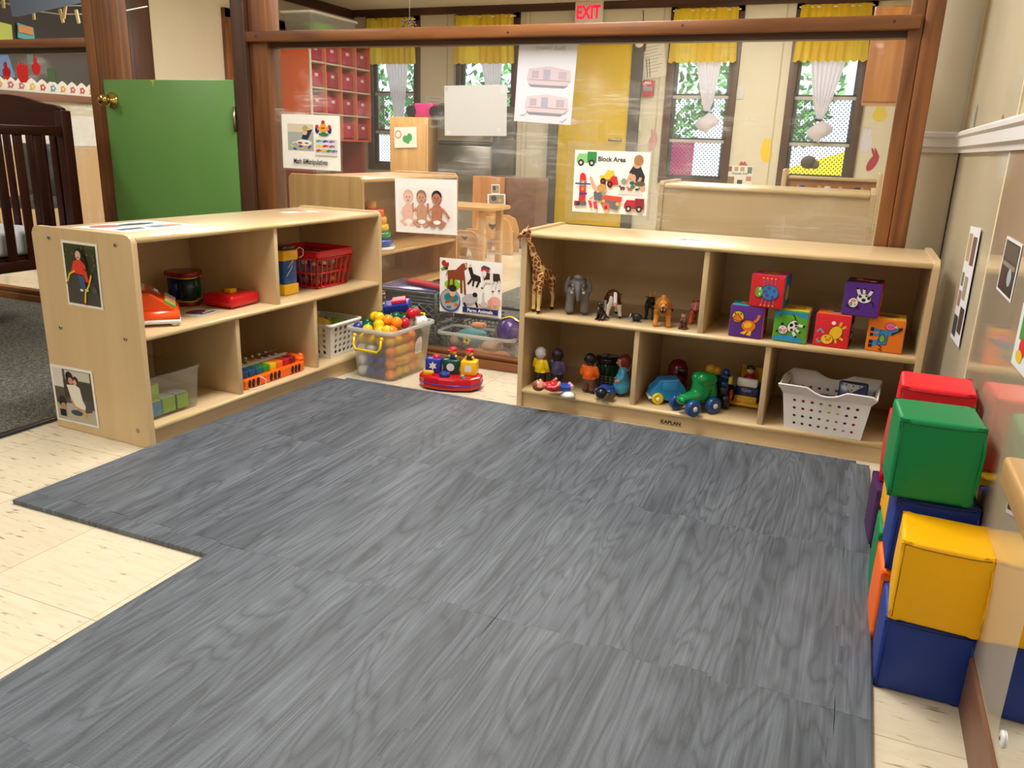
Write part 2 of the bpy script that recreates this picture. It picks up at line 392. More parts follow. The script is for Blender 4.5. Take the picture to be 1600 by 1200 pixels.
def m_screen():
    t = NT('perforated_screen'); tr = t.add('ShaderNodeBsdfTransparent')
    df = t.add('ShaderNodeBsdfDiffuse'); df.inputs[0].default_value = RGB(60, 64, 84)
    v = t.coord(scale=(1, 1, 1)); sp = t.add('ShaderNodeSeparateXYZ'); t.link(v, sp.inputs[0])
    x = t.math('MULTIPLY', t.math('ADD', sp.outputs[0], sp.outputs[2]), 23.0); z = t.math('MULTIPLY', t.math('SUBTRACT', sp.outputs[0], sp.outputs[2]), 23.0)
    a = t.math('ABSOLUTE', t.math('SUBTRACT', t.math('FRACT', x), 0.5)); b = t.math('ABSOLUTE', t.math('SUBTRACT', t.math('FRACT', z), 0.5))
    m = t.math('LESS_THAN', t.math('MAXIMUM', a, b), 0.27)
    mx = t.add('ShaderNodeMixShader'); t.link(t.math('ADD', t.math('MULTIPLY', m, 0.75), 0.05), mx.inputs[0]); t.link(tr.outputs[0], mx.inputs[1]); t.link(df.outputs[0], mx.inputs[2])
    t.link(mx.outputs[0], t.out.inputs['Surface']); MATS['screen'] = t.m
m_screen()
def m_cloth(key, c, trans):
    t = NT(key); t.base(c); t.set(rough=0.8, spec=0.1)
    tl = t.add('ShaderNodeBsdfTranslucent'); tl.inputs[0].default_value = c
    mx = t.add('ShaderNodeMixShader'); mx.inputs[0].default_value = trans; t.link(t.b.outputs[0], mx.inputs[1]); t.link(tl.outputs[0], mx.inputs[2]); t.link(mx.outputs[0], t.out.inputs['Surface'])
    t.bump(t.noise(t.coord(), 400, 2), 0.1, 0.001); MATS[key] = t.m
m_cloth('yellow_cloth', RGB(240, 204, 60), 0.5)
m_cloth('white_cloth', RGB(236, 228, 232), 0.45)
def m_vinyl(key, c):
    t = NT(key); t.base(c); t.set(rough=0.42, spec=0.35); n = t.noise(t.coord(), 5, 2); n2 = t.noise(t.coord(), 300, 2)
    t.bump(t.math('ADD', n, t.math('MULTIPLY', n2, 0.06)), 0.5, 0.006); MATS[key] = t.m
for k, c in dict(red=(222, 26, 42), green=(0, 132, 74), blue=(28, 56, 140), yellow=(250, 186, 0), orange=(255, 112, 28), purple=(74, 34, 88)).items(): m_vinyl('vinyl_' + k, RGB(*c))
def m_giraffe():
    t = NT('giraffe_hide'); v = t.add('ShaderNodeTexVoronoi', feature='DISTANCE_TO_EDGE'); v.inputs['Scale'].default_value = 62; v.inputs['Randomness'].default_value = 0.8
    t.link(t.coord(), v.inputs['Vector'])
    s = t.ramp(v.outputs['Distance'], [(0.07, 0.0), (0.10, 1.0)])
    sp = t.add('ShaderNodeSeparateXYZ'); t.link(t.coord(), sp.inputs[0])
    leg = t.ramp(sp.outputs[2], [(0.055, 0.0), (0.075, 1.0)])
    t.base(t.mix(t.math('MULTIPLY', s, leg), RGB(236, 200, 130), RGB(140, 66, 26))); t.set(rough=0.4); MATS['giraffe'] = t.m
m_giraffe()
t = NT('mirror'); t.base((0.8, 0.82, 0.82, 1)); t.set(rough=0.02, metal=1.0); MATS['mirror'] = t.m
t = NT('lamp_diffuser'); t.b.inputs['Emission Color'].default_value = (1, 0.93, 0.82, 1); t.b.inputs['Emission Strength'].default_value = 4.0; MATS['lamp'] = t.m
t = NT('exit_letters'); t.base(RGB(230, 20, 50)); t.b.inputs['Emission Color'].default_value = RGB(255, 20, 60); t.b.inputs['Emission Strength'].default_value = 0.9; MATS['exit_red'] = t.m
t = NT('brass'); t.base(RGB(205, 175, 96)); t.set(rough=0.15, metal=1.0); MATS['brass'] = t.m
t = NT('screw_metal'); t.base(RGB(170, 160, 145)); t.set(rough=0.3, metal=1.0); MATS['steel'] = t.m
# ================================================================== SETTING
XL, XR, YB, YF = -6.2, 0.28, 9.3, -2.2
def sbox(name, x0, x1, y0, y1, z0, z1, mat, parent=None, bev=0.0):
    o = MB().bb(x0, x1, y0, y1, z0, z1, mat, bev).obj(name, parent); return o if parent else struct(o)
sbox('floor', XL-0.1, XR+0.1, YF, YB+0.1, -0.05, 0, 'tile')
sbox('ceiling', XL-0.1, XR+0.1, YF-0.1, YB+0.1, CEIL, CEIL+0.05, 'ceiling_tile')
sbox('wall_right', XR, XR+0.1, YF, YB, 0, CEIL, 'cream_gloss')
sbox('wall_front', XL-0.1, XR+0.1, YF-0.1, YF, 0, CEIL, 'cream')
sbox('wall_corner', 0.155, XR, 3.10, 3.20, 0, CEIL, 'cream')
# left wall with cream upper part and tan lower part
b = MB(); b.bb(XL-0.1, XL, YF, YB, 0.74, CEIL, 'cream'); b.bb(XL-0.1, XL, YF, YB, 0, 0.74, 'tan_wall'); struct(b.obj('wall_left'))
# back wall with four window openings and a door opening
WINS = [(-5.90, -5.30), (-4.66, -3.98), (-2.06, -1.45), (-0.78, -0.18)]; ZB, ZT = 0.60, 2.30
b = MB(); xs = [XL-0.1]
for x0, x1 in WINS: xs += [x0, x1]
xs += [XR+0.1]
for i in range(0, len(xs), 2): b.bb(xs[i], xs[i+1], YB, YB+0.12, 0, CEIL, 'cream')
for x0, x1 in WINS: b.bb(x0, x1, YB, YB+0.12, 0, ZB, 'cream'); b.bb(x0, x1, YB, YB+0.12, ZT, CEIL, 'cream')
struct(b.obj('wall_back'))
sbox('trim_1', XL, XR, YB-0.03, YB, 2.36, CEIL, 'dark_trim_x')          # brown trim under the ceiling
sbox('trim_2', XL, XL+0.03, 3.0, YB, 2.34, CEIL, 'dark_trim_y')
b = MB()
for x in (-4.85, -3.78, -2.22, -3.84, -0.95): b.bb(x-0.008, x+0.008, YB-0.004, YB, 0.1, 2.36, 'b8ac8c')
struct(b.obj('trim_3'))
def window(n, x0, x1, colset):
    w = bpy.data.objects.new('window_%d' % n, None); COL.objects.link(w); struct(w)
    b = MB()
    for xa, xb in ((x0-0.08, x0), (x1, x1+0.08)): b.bb(xa, xb, YB-0.03, YB+0.12, ZB-0.06, 2.36, 'dark_trim_z', 0.004)
    b.bb(x0-0.08, x1+0.08, YB-0.035, YB+0.12, ZB-0.07, ZB, 'dark_trim_x', 0.004); b.bb(x0-0.08, x1+0.08, YB-0.03, YB+0.12, ZT, ZT+0.06, 'dark_trim_x'); b.obj('window_frame', w)
    for k, (za, zb) in enumerate(((ZB, 1.0), (1.0, 1.46), (1.46, ZT))):
        b = MB(); m = '3c3c40' if k < 2 else '4a4a4c'; e = 0.035
        b.bb(x0, x0+e, YB+0.03, YB+0.06, za, zb, m); b.bb(x1-e, x1, YB+0.03, YB+0.06, za, zb, m)
        b.bb(x0, x1, YB+0.028, YB+0.062, zb-0.02, zb+0.012, 'b4b0a8'); b.bb(x0, x1, YB+0.03, YB+0.06, za, za+0.03, m); b.obj('sash', w)
        MB().bb(x0+e, x1-e, YB+0.043, YB+0.047, za+0.03, zb-0.02, 'window_glass').obj('glass_pane', w)
    MB().poly([(x0+0.03, YB+0.08, ZB+0.01), (x1-0.03, YB+0.08, ZB+0.01), (x1-0.03, YB+0.08, 1.44), (x0+0.03, YB+0.08, 1.44)], 'screen').obj('insect_screen', w)
for i, (x0, x1) in enumerate(WINS): window(i+1, x0, x1, i)
# yellow exit door in the back wall
d = bpy.data.objects.new('door_1', None); COL.objects.link(d); struct(d)
MB().bb(-3.36, -2.53, YB-0.05, YB-0.01, 0.01, 2.0, 'yellow_paint', 0.003).obj('door_leaf', d)
b = MB()
for xa, xb in ((-3.48, -3.36), (-2.53, -2.41)): b.bb(xa, xb, YB-0.07, YB, 0, 2.12, '4e4a44', 0.004)
b.bb(-3.48, -2.41, YB-0.07, YB, 2.0, 2.12, '4e4a44', 0.004); b.obj('door_frame', d)
b = MB(); b.cyl((-2.60, YB-0.05, 0.98), (-2.60, YB-0.10, 0.98), 0.018, 0.018, 'steel'); b.bb(-2.73, -2.59, YB-0.115, YB-0.095, 0.965, 0.995, 'steel', 0.005); b.obj('door_handle', d)
# green door in the left wall of the far room
d = bpy.data.objects.new('door_2', None); COL.objects.link(d); struct(d)
MB().bb(XL, XL+0.03, 7.05, 7.80, 0.01, 2.03, 'green_paint').obj('door_leaf', d)
b = MB()
for ya, yb in ((6.95, 7.05), (7.80, 7.90)): b.bb(XL, XL+0.05, ya, yb, 0, 2.12, 'stain_z', 0.004)
b.bb(XL, XL+0.05, 6.95, 7.90, 2.03, 2.12, 'stain_y', 0.004); b.obj('door_frame', d)
# dark framed glazed opening on the left wall; the dark room behind is drawn as a board
sbox('trim_4', XL, XL+0.05, 5.72, 5.98, 0.0, 2.36, 'dark_trim_z', bev=0.004)
sbox('trim_5', XL, XL+0.045, 2.95, 5.72, 1.10, 1.16, 'stain_y', bev=0.004)
sbox('trim_6', XL, XL+0.012, 2.95, 5.72, 0.755, 1.00, 'white_paint')
sbox('trim_7', XL, XL+0.03, 2.95, 5.72, 2.02, 2.36, '4a4844')
# wooden partition
P = bpy.data.objects.new('wall_partition', None); COL.objects.link(P); struct(P)
Y0, Y1 = 2.885, 2.975
def post(x0, x1, y0=Y0, y1=Y1, z1=CEIL, m='stain_z', z0=0.0): MB().bb(x0, x1, y0, y1, z0, z1, m, 0.004).obj('post', P)
post(0.062, 0.102); post(0.103, 0.155, 2.884, 2.98)
post(-2.505, -2.437, 2.86, 2.98, m='dark_trim_z'); post(-2.434, -2.345)
post(-3.395, -3.335, 2.90, 2.99); post(-3.333, -3.215, 2.90, 2.99)
MB().bb(-2.44, 0.095, 2.865, 2.905, 1.256, 1.296, 'stain_x', 0.003).obj('top_rail', P)
MB().bb(-2.345, 0.062, 2.905, 2.95, 1.236, 1.258, 'dark_trim_x').obj('glazing_bead', P)
MB().bb(XL, -3.395, 2.90, 2.94, 1.256, 1.293, 'stain_x', 0.003).obj('top_rail', P)
MB().bb(XL, -3.395, 2.94, 2.965, 1.232, 1.256, 'dark_trim_x').obj('glazing_bead', P)
b = MB(); b.bb(-2.345, 0.062, 2.875, 2.96, 0.0, 0.036, 'stain_x', 0.004); b.bb(-2.345, 0.062, 2.892, 2.945, 0.036, 0.052, 'stain_x', 0.003); b.obj('sill', P)
b = MB(); b.bb(XL, -3.395, 2.88, 2.97, 0.0, 0.036, 'stain_x', 0.004); b.bb(XL, -3.395, 2.895, 2.945, 0.036, 0.06, 'stain_x', 0.003); b.obj('sill', P)
MB().bb(-2.345, 0.062, 2.917, 2.921, 0.05, 1.24, 'pane').obj('clear_pane', P)
MB().bb(XL, -3.395, 2.947, 2.951, 0.06, 1.235, 'pane').obj('clear_pane', P)
b = MB()
for x, z in ((-2.38, 1.276), (-1.25, 1.27), (-0.62, 1.28), (0.02, 1.278)): b.cyl((x, 2.8655, z), (x, 2.8643, z), 0.004, 0.004, '2a1a12', 10)
b.obj('nail_head', P)
# green half door with brass knob
d = bpy.data.objects.new('door_3', None); COL.objects.link(d); struct(d)
MB().bb(-3.262, -2.512, 2.862, 2.897, 0.02, 1.108, 'green_paint', 0.003).obj('door_leaf', d)
b = MB(); b.lathe([(0, 0), (0.034, 0), (0.036, 0.004), (0.030, 0.010), (0.014, 0.014), (0.010, 0.028), (0.013, 0.034), (0.024, 0.042), (0.027, 0.052), (0.025, 0.062), (0.016, 0.069), (0, 0.071)], (-3.215, 2.862, 1.018), 'brass', ax=(0, -1, 0)); b.obj('door_knob', d)
b = MB(); b.bb(-2.516, -2.506, 2.855, 2.861, 0.90, 1.0, 'steel'); b.cyl((-2.508, 2.853, 0.90), (-2.508, 2.853, 1.0), 0.006, 0.006, 'steel', 10); b.obj('hinge', d)
b = MB()
b.poly([(-2.98, 2.8617, 1.107), (-2.945, 2.8617, 1.107), (-2.957, 2.8617, 1.098), (-2.961, 2.8617, 1.072), (-2.965, 2.8617, 1.098)], 'b4be30'); b.obj('paint_drip', d)
# baseboard, chair rail
def prof_y(name, prof, y0, y1, mat, x=XR):
    b = MB(); n = len(prof)
    b.rings([[Vector((x-p[0], y0, p[1])) for p in prof], [Vector((x-p[0], y1, p[1])) for p in prof]], mat, sm=False); return struct(b.obj(name))
prof_y('baseboard_right', [(0, 0), (0.008, 0), (0.008, 0.098), (0.004, 0.103), (0, 0.103)], YF, 3.10, 'panelling')
RP = [(0, 0.905), (0.010, 0.905), (0.012, 0.917), (0.020, 0.923), (0.020, 0.948), (0.026, 0.955), (0.026, 0.965), (0.018, 0.971), (0, 0.971)]
prof_y('trim_8', RP, YF, 3.10, 'white_paint')
b = MB(); b.rings([[Vector((x, 3.10-p[0], p[1])) for p in RP] for x in (0.156, XR)], 'white_paint', sm=False); struct(b.obj('trim_9'))
# joints between the wall panels
b = MB(); b.bb(XR-0.003, XR, 3.085, 3.10, 0.0, CEIL, '2c241c'); b.bb(XR-0.006, XR, 3.045, 3.078, 0.975, CEIL, 'cdb98c'); struct(b.obj('trim_10'))
b = MB(); b.bb(XR-0.004, XR, 2.02, 2.035, 0.11, 0.903, 'd8cba8', 0.001); b.bb(XR-0.002, XR, 2.035, 2.04, 0.11, 0.903, '8a7a58'); b.bb(XR-0.004, XR, 2.02, 2.035, 0.975, CEIL, 'd8cba8'); struct(b.obj('trim_11'))
struct(MB().bb(XR-0.0035, XR, 0.0, 2.02, 0.105, 0.903, 'cream_sheet').obj('trim_12'))     # glossy splash sheet on the lower wall
# ceiling fixtures
for i, (x, y, w) in enumerate(LAMPS):
    t = thing('ceiling_light', ('recessed rectangular ceiling light ' + ('above the play corner near the camera', 'above the middle of the grey foam mat', 'above the half door', 'above the carpet by the left wall', 'just beyond the partition', 'near the far green door', 'in front of the yellow door')[i]), 'light', (x, y, CEIL))
    b = MB(); b.bb(-0.31, 0.31, -0.61, -0.585, -0.03, 0, 'e8e4dc'); b.bb(-0.31, 0.31, 0.585, 0.61, -0.03, 0, 'e8e4dc'); b.bb(-0.31, -0.285, -0.61, 0.61, -0.03, 0, 'e8e4dc'); b.bb(0.285, 0.31, -0.61, 0.61, -0.03, 0, 'e8e4dc'); b.obj('frame', t)
    MB().bb(-0.285, 0.285, -0.585, 0.585, -0.02, -0.01, 'lamp').obj('diffuser', t)
# ================================================================== FLOOR COVERINGS
b = MB(); b.bb(-6.1, -2.262, -1.9, 2.86, 0, 0.008, 'carpet'); o = b.obj('carpet'); tag(o, 'dark speckled grey carpet on the floor left of the birch shelf, under the crib', 'carpet')
b = MB(); b.bb(-2.262, -2.235, -1.9, 2.86, 0, 0.010, '26262a:g', 0.003); tag(b.obj('floor_strip'), 'black rubber edging strip along the grey carpet edge', 'strip')
b = MB(); b.bb(-1.95, -0.80, 3.40, 5.35, 0, 0.008, 'carpet', 0.002); tag(b.obj('rug'), 'speckled grey rug on the tiles behind the clear partition', 'rug')
# foam mat tiles ----------------------------------------------------
TH = 0.012; PIT = 9; AMP = 0.009; T = 0.61
XS = [-1.750, -1.140, -0.530, 0.080]; YS = [2.445, 1.845, 1.235, 0.625, 0.015, -0.595]
def teeth(a, b, s=1):
    """jigsaw profile between two points, amplitude to the left of travel; symmetric so that neighbours share it"""
    a, b = Vector(a), Vector(b); d = b-a; n = Vector((-d.y, d.x)).normalized(); out = [a]
    for k in range(PIT):
        t0 = k/PIT; sg = s*(1 if k % 2 == 0 else -1)
        if k in (0, PIT-1): continue
        for f, g in ((0.10, 0), (0.03, 1), (0.97, 1), (0.90, 0)): out.append(a + d*(t0+f/PIT) + n*AMP*sg*(g if g else 0.0))
    return out
def mat_tile(x0, x1, y1, y0, flags, label):
    # flags: teeth on left, bottom, right, top
    L, Bq, R, Tp = flags; pts = []
    e = lambda a, b, f, s: (teeth(a, b, s) if f else [Vector(a)])
    g = 0.0004
    pts += e((x0+g, y0+g), (x1-g, y0+g), Bq, -1)      # bottom, shape of vertical neighbour
    pts += e((x1-g, y0+g), (x1-g, y1-g), R, -1)
    tp = e((x0+g, y1-g), (x1-g, y1-g), Tp, -1); pts += ([Vector((x1-g, y1-g))] + list(reversed(tp[1:])))
    lf = e((x0+g, y0+g), (x0+g, y1-g), L, -1); pts += ([Vector((x0+g, y1-g))] + list(reversed(lf[1:])))
    o = Vector(((x0+x1)/2, (y0+y1)/2)); b = MB(); b.prism([p-o for p in pts], TH, 'mat_print', bev=0.0008)
    o2 = b.obj('foam_mat_tile', None, (o.x, o.y, 0)); tag(o2, label, 'foam mat', 'interlocking grey wood-print foam tiles'); return o2
rows = ['row against the birch shelves', 'second row from the birch shelves', 'third row from the birch shelves', 'row nearest the camera', 'row under the camera']
cols = ['left column', 'middle column', 'column beside the soft blocks']
for r in range(5):
    for c in range(3):
        if c == 0 and r > 1: continue
        mat_tile(XS[c], XS[c+1], YS[r], YS[r+1], (1, 1, 1, 0 if r == 0 else 1), 'grey wood-print foam floor tile, %s, %s' % (cols[c], rows[r]))
def strip(pts, label): 
    o = Vector(pts[0]); b = MB(); b.prism([Vector(p)-o for p in pts], TH, 'mat_print', bev=0.0015); tag(b.obj('mat_edge_strip', None, (o.x, o.y, 0)), label, 'mat edge', 'edge strips of the foam mat')
def edge_pts(a, b): return list(teeth(a, b, -1)) + [Vector(b)]
S = 0.05; g = 0.0004
for r in range(2):
    e = edge_pts((XS[0]-g, YS[r+1]), (XS[0]-g, YS[r]))
    xo = [(-1.80, YS[r+1]), (-1.787, 1.60 if r else YS[r])] if r == 1 else []
    top = (-1.786, YS[r]) if r == 1 else (-1.764, YS[r]-0.02); bot = (-1.80, YS[r+1]) if r == 1 else (-1.786, YS[r+1])
    strip([bot] + [(p.x, p.y) for p in e] + [top], 'grey mat edging strip along the left shelf, ' + ('beside its far half' if r == 0 else 'by its near end panel'))
e = edge_pts((XS[0], YS[2]-g), (XS[1], YS[2]-g)); strip([(XS[0]-S, YS[2]-S), (XS[1]-S, YS[2]-S), (XS[1]-S+0.001, YS[2]-0.001)] + [(p.x, p.y) for p in reversed(e) if p.x < XS[1]-S] + [(XS[0]-S, YS[2]-0.001)], 'grey edging strip of foam mat with curled corner lying on the tan floor tiles')
for r in range(2, 5):
    e = edge_pts((XS[1]-g, YS[r+1]), (XS[1]-g, YS[r])); strip([(XS[1]-S, YS[r+1])] + [(p.x, p.y) for p in e] + [(XS[1]-S, YS[r])], 'grey mat edging strip on the left side, ' + ('just below its inner corner', 'beside the row nearest the camera', 'beside the row under the camera')[r-2])
for r in range(5):
    e = edge_pts((XS[3]+g, YS[r+1]), (XS[3]+g, YS[r])); strip([(XS[3]+0.056, YS[r+1])] + [(XS[3]+0.056, YS[r])] + [(p.x, p.y) for p in reversed(e)], 'grey mat edging strip on the right side, ' + rows[r])
e = MB().bb(-0.9, 0.9, 0, 0.02, 0, TH, 'mat_print', 0.001)
tag(e.obj('mat_edge_strip', None, (-0.80, YS[0]+0.002, 0)), 'narrow grey edging strip of the foam mat touching the right shelf kickboard', 'mat edge', 'edge strips of the foam mat')
# ================================================================== BIRCH TOY SHELVES
def shelf_unit(name, label, loc, rz, L, D, H, tdiv, bdiv, mid=0.318, screws=False):
    t = thing(name, label, 'shelf', loc, rz)
    tk = 0.019
    for i, x in enumerate((0, L-tk)):
        # end panel with rounded top corners
        r = 0.022; pts = [(0, 0), (D, 0)]
        for k in range(6): a = k*pi/10; pts.append((D-r+r*cos(a), H-r+r*sin(a)))
        for k in range(6): a = pi/2 + k*pi/10; pts.append((r+r*cos(a), H-r+r*sin(a)))
        b = MB(); b.prism(pts, tk, 'birch_z', frame((x, 0, 0), (0, 1, 0), (0, 0, 1)), bev=0.003)
        e = b.obj('end_panel', t)
        if screws and i == 0:
            for (u, z) in ((0.33, 0.585), (0.06, 0.585), (0.33, 0.322), (0.06, 0.322), (0.05, 0.05)):
                b = MB(); b.lathe([(0, 0), (0.0065, 0), (0.006, 0.002), (0.002, 0.003), (0, 0.0015)], (-0.0003, u, z), 'steel', 16, ax=(-1, 0, 0)); b.obj('bolt', e)
    def board(nm, z0, z1):
        b = MB(); b.bb(tk, L-tk, 0.006, D-0.008, z0, z1, 'birch_x', 0.001); b.tube([(tk, 0.008, (z0+z1)/2), (L-tk, 0.008, (z0+z1)/2)], (z1-z0)/2, 'birch_edge', 12); return b.obj(nm, t)
    board('top', H-0.024, H-0.008); board('middle_shelf', mid, mid+0.016); board('bottom_shelf', 0.050, 0.066)
    MB().bb(tk, L-tk, 0.014, 0.030, 0.0, 0.05, 'birch_x').obj('kickboard', t)
    MB().bb(tk, L-tk, D-0.008, D-0.001, 0.0, H-0.024, 'birch_x').obj('back_panel', t)
    for x in tdiv: MB().bb(x-0.0085, x+0.0085, 0.010, D-0.008, mid+0.016, H-0.024, 'birch_z', 0.002).obj('divider', t)
    for x in bdiv: MB().bb(x-0.0085, x+0.0085, 0.010, D-0.008, 0.066, mid, 'birch_z', 0.002).obj('divider', t)
    return t
LA = radians(87.6); LO = Vector((-1.787, 1.602, 0))
LS = shelf_unit('toy_shelf', 'birch toy shelf on the left with photos taped to its end panel', LO, LA, 1.18, 0.405, 0.615, [0.577], [0.379, 0.768], screws=True)
RO = Vector((-1.014, 2.492, 0))
RS = shelf_unit('toy_shelf', 'long birch toy shelf on the right holding plastic animals and cloth blocks', RO, 0, 1.244, 0.388, 0.615, [0.609], [0.411, 0.822])
b = MB(); mt = frame((0.545, 0.0138, 0.013), (1, 0, 0), (0, 0, 1))
b.text('KAPLAN', 0, 0.006, 0.017, '1a1612', mt, z=0.0004, bold=0.0006, sx=1.05)
b.poly([(-0.038, 0.002, 0.0004), (0.038, 0.002, 0.0004), (0.038, 0.0032, 0.0004), (-0.038, 0.0032, 0.0004)], '3a342c', mt); b.obj('printed_name', RS)
LM = Matrix.Translation(LO) @ Matrix.Rotation(LA, 4, 'Z')
def lsp(u, d, z): return LM @ Vector((u, d, z))         # point in the left shelf's own frame
def lsz(px, py, z):                                      # photo pixel on a horizontal board -> left shelf frame
    p = LM.inverted() @ atz(px, py, z); return p
ZM, ZB_ = 0.3345, 0.0665
# ------------------------------------------------------------------ printed sheets
def sheet(name, label, cat, w, h, mt, shapes, paper='f4f1ea', lam=0.0, th=0.0006, group=None):
    """a printed sheet; mt maps its lower left corner frame (z towards the viewer) to the world"""
    b = MB(); ex = mt.to_3x3() @ Vector((1, 0, 0)); org = mt.translation.copy()
    loc_m = Matrix.Identity(4)
    b.box((w/2, h/2, th/2), (w, h, th), paper); b.art(shapes, w, h, Matrix.Translation((0, 0, th)))
    o = b.obj(name); o.matrix_world = mt; tag(o, label, cat, group)
    if lam:
        MB().box((w/2, h/2, -0.0004), (w+2*lam, h+2*lam, 0.0006), 'laminate').obj('laminate_film', o)
    return o
def quad_frame(tl, tr, bl):
    """sheet frame from three world corners: returns matrix, width, height"""
    tl, tr, bl = Vector(tl), Vector(tr), Vector(bl); ex = (tr-tl); w = ex.length; h = (tl-bl).length
    ex.normalize(); ey = (tl-bl).normalized(); ey = (ey - ex*ey.dot(ex)).normalized()
    return frame(bl, ex, ey), w, h
SK = ['f0c8a8', 'd8a07c', 'a87048']
def kid(x, y, s, skin, hair, shirt, legs):
    """small printed child figure, head at x,y"""
    return [('p', legs, [(x-0.06*s, y-0.9*s), (x+0.10*s, y-0.9*s), (x+0.08*s, y-0.5*s), (x-0.09*s, y-0.5*s)]),
            ('p', shirt, [(x-0.16*s, y-0.62*s), (x+0.16*s, y-0.62*s), (x+0.13*s, y-0.15*s), (x-0.13*s, y-0.15*s)]),
            ('e', hair, x, y+0.03*s, 0.14*s, 0.17*s), ('e', skin, x, y-0.03*s, 0.10*s, 0.12*s)]
# photos on the end panel (plane u = 0, facing the camera side)
EP = LM @ frame((-0.0012, 0, 0), (0, -1, 0), (0, 0, 1))      # x runs from the back edge to the front edge of the panel
def ep(u, z): return EP @ Matrix.Translation((-u, z, 0))
sh = [('r', '3c4028', 0.05, 0.04, 0.95, 0.96), ('r', '4a4640', 0.05, 0.04, 0.95, 0.52)]
random.seed(3)
for k in range(40): sh.append(('e', random.choice(['5c6234', '6e6a3c', '2c3220', '7a6a44']), random.uniform(0.08, 0.92), random.uniform(0.56, 0.94), 0.03, 0.012, random.uniform(0, 180)))
sh += [('p', '1c1614', [(0.40, 0.88), (0.55, 0.92), (0.66, 0.80), (0.72, 0.62), (0.60, 0.66), (0.42, 0.80)]), ('p', 'e04028', [(0.34, 0.70), (0.52, 0.75), (0.66, 0.66), (0.72, 0.42), (0.64, 0.40), (0.60, 0.50), (0.42, 0.52), (0.30, 0.52), (0.24, 0.54)]),
       ('p', '3c5c84', [(0.42, 0.50), (0.60, 0.49), (0.62, 0.30), (0.50, 0.28)]), ('e', 'e0b49a', 0.49, 0.80, 0.075, 0.07), ('e', '7a3a30', 0.49, 0.765, 0.02, 0.012), ('e', 'f0ece4', 0.50, 0.27, 0.05, 0.02), ('e', 'f0ece4', 0.64, 0.28, 0.05, 0.02),
       ('l', 'e8c820', [(0.36, 0.56), (0.20, 0.50), (0.12, 0.38)], 0.035), ('l', 'e8c820', [(0.82, 0.54), (0.72, 0.36), (0.60, 0.24), (0.56, 0.08)], 0.04), ('e', 'c83020', 0.11, 0.35, 0.03, 0.02), ('e', 'c83020', 0.56, 0.06, 0.04, 0.02), ('l', '222222', [(0.62, 0.60), (0.84, 0.52), (0.90, 0.30)], 0.025), ('e', '50545c', 0.88, 0.30, 0.06, 0.05)]
sheet('photo_print', 'taped photo of a child in a red cardigan with a yellow walking frame', 'photo', 0.146, 0.186, ep(0.281, 0.397) @ Matrix.Rotation(radians(-0.5), 4, 'Z'), sh)
sh = [('r', '5c5850', 0.05, 0.04, 0.95, 0.95), ('r', 'd8d6d0', 0.05, 0.62, 0.28, 0.95), ('r', 'ccc8c0', 0.34, 0.78, 0.92, 0.94), ('r', '44413c', 0.28, 0.45, 0.95, 0.76), ('p', 'b8b2a6', [(0.05, 0.04), (0.95, 0.04), (0.95, 0.30), (0.45, 0.36), (0.05, 0.32)]),
      ('e', '2a1e1a', 0.44, 0.82, 0.09, 0.10), ('e', 'c89478', 0.46, 0.76, 0.055, 0.06), ('e', '4a3020', 0.58, 0.78, 0.07, 0.07), ('e', 'd8a88c', 0.56, 0.74, 0.045, 0.05), ('p', 'ece6de', [(0.36, 0.68), (0.56, 0.70), (0.66, 0.66), (0.70, 0.44), (0.78, 0.30), (0.50, 0.26), (0.42, 0.46)]),
      ('l', 'c89478', [(0.42, 0.44), (0.50, 0.30), (0.66, 0.26)], 0.04), ('p', '4c4c50', [(0.72, 0.22), (0.90, 0.26), (0.94, 0.46), (0.78, 0.44)]), ('e', '3c4a54', 0.52, 0.20, 0.14, 0.05), ('r', 'e8a020', 0.68, 0.14, 0.75, 0.24), ('e', '3a2a22', 0.20, 0.36, 0.09, 0.10), ('e', 'c08c70', 0.22, 0.28, 0.06, 0.06), ('r', '1c1c1c', 0.12, 0.10, 0.26, 0.22)]
sheet('photo_print', 'taped photo of an adult in white holding a child at a laptop', 'photo', 0.186, 0.178, ep(0.398, 0.024) @ Matrix.Rotation(radians(1.0), 4, 'Z'), sh)
# sheets lying on the shelf tops
ztop = 0.6072
sheet('poster_sheet', 'laminated photo sheet lying near the front end of the left shelf top', 'poster', 0.28, 0.22, LM @ Matrix.Translation((0.09, 0.12, ztop)) @ Matrix.Rotation(0.04, 4, 'Z'),
      [('r', 'dfe6ea', 0.02, 0.02, 0.98, 0.98), ('e', 'b06a58', 0.25, 0.75, 0.18, 0.18), ('e', '34302e', 0.62, 0.7, 0.24, 0.12), ('r', '6a7c8c', 0.5, 0.15, 0.9, 0.4), ('e', 'c08a6a', 0.8, 0.3, 0.1, 0.1), ('r', '44444a', 0.08, 0.2, 0.4, 0.34)])
sheet('paper_scrap', 'small worn white paper label stuck on the far end of the left shelf top', 'label', 0.15, 0.05, LM @ Matrix.Translation((0.90, 0.24, ztop)) @ Matrix.Rotation(-0.3, 4, 'Z'), [('e', 'b0685a', 0.6, 0.5, 0.14, 0.3)])
sheet('picture_label', 'small picture label stuck on top of the right toy shelf', 'label', 0.105, 0.075, Matrix.Translation((-0.545, 2.60, ztop)), [('e', '6a74a0', 0.7, 0.5, 0.2, 0.25), ('e', 'b06a58', 0.35, 0.55, 0.18, 0.2), ('r', '55555c', 0.1, 0.2, 0.5, 0.3)])
sheet('tape_strip', 'long white paper strip along the left side of the right toy shelf', 'strip', 0.012, 0.20, frame((-1.0148-0.006, 2.505, 0.385), (0.35, -1, 0), (0, 0, 1)), [], 'f2f2f4')
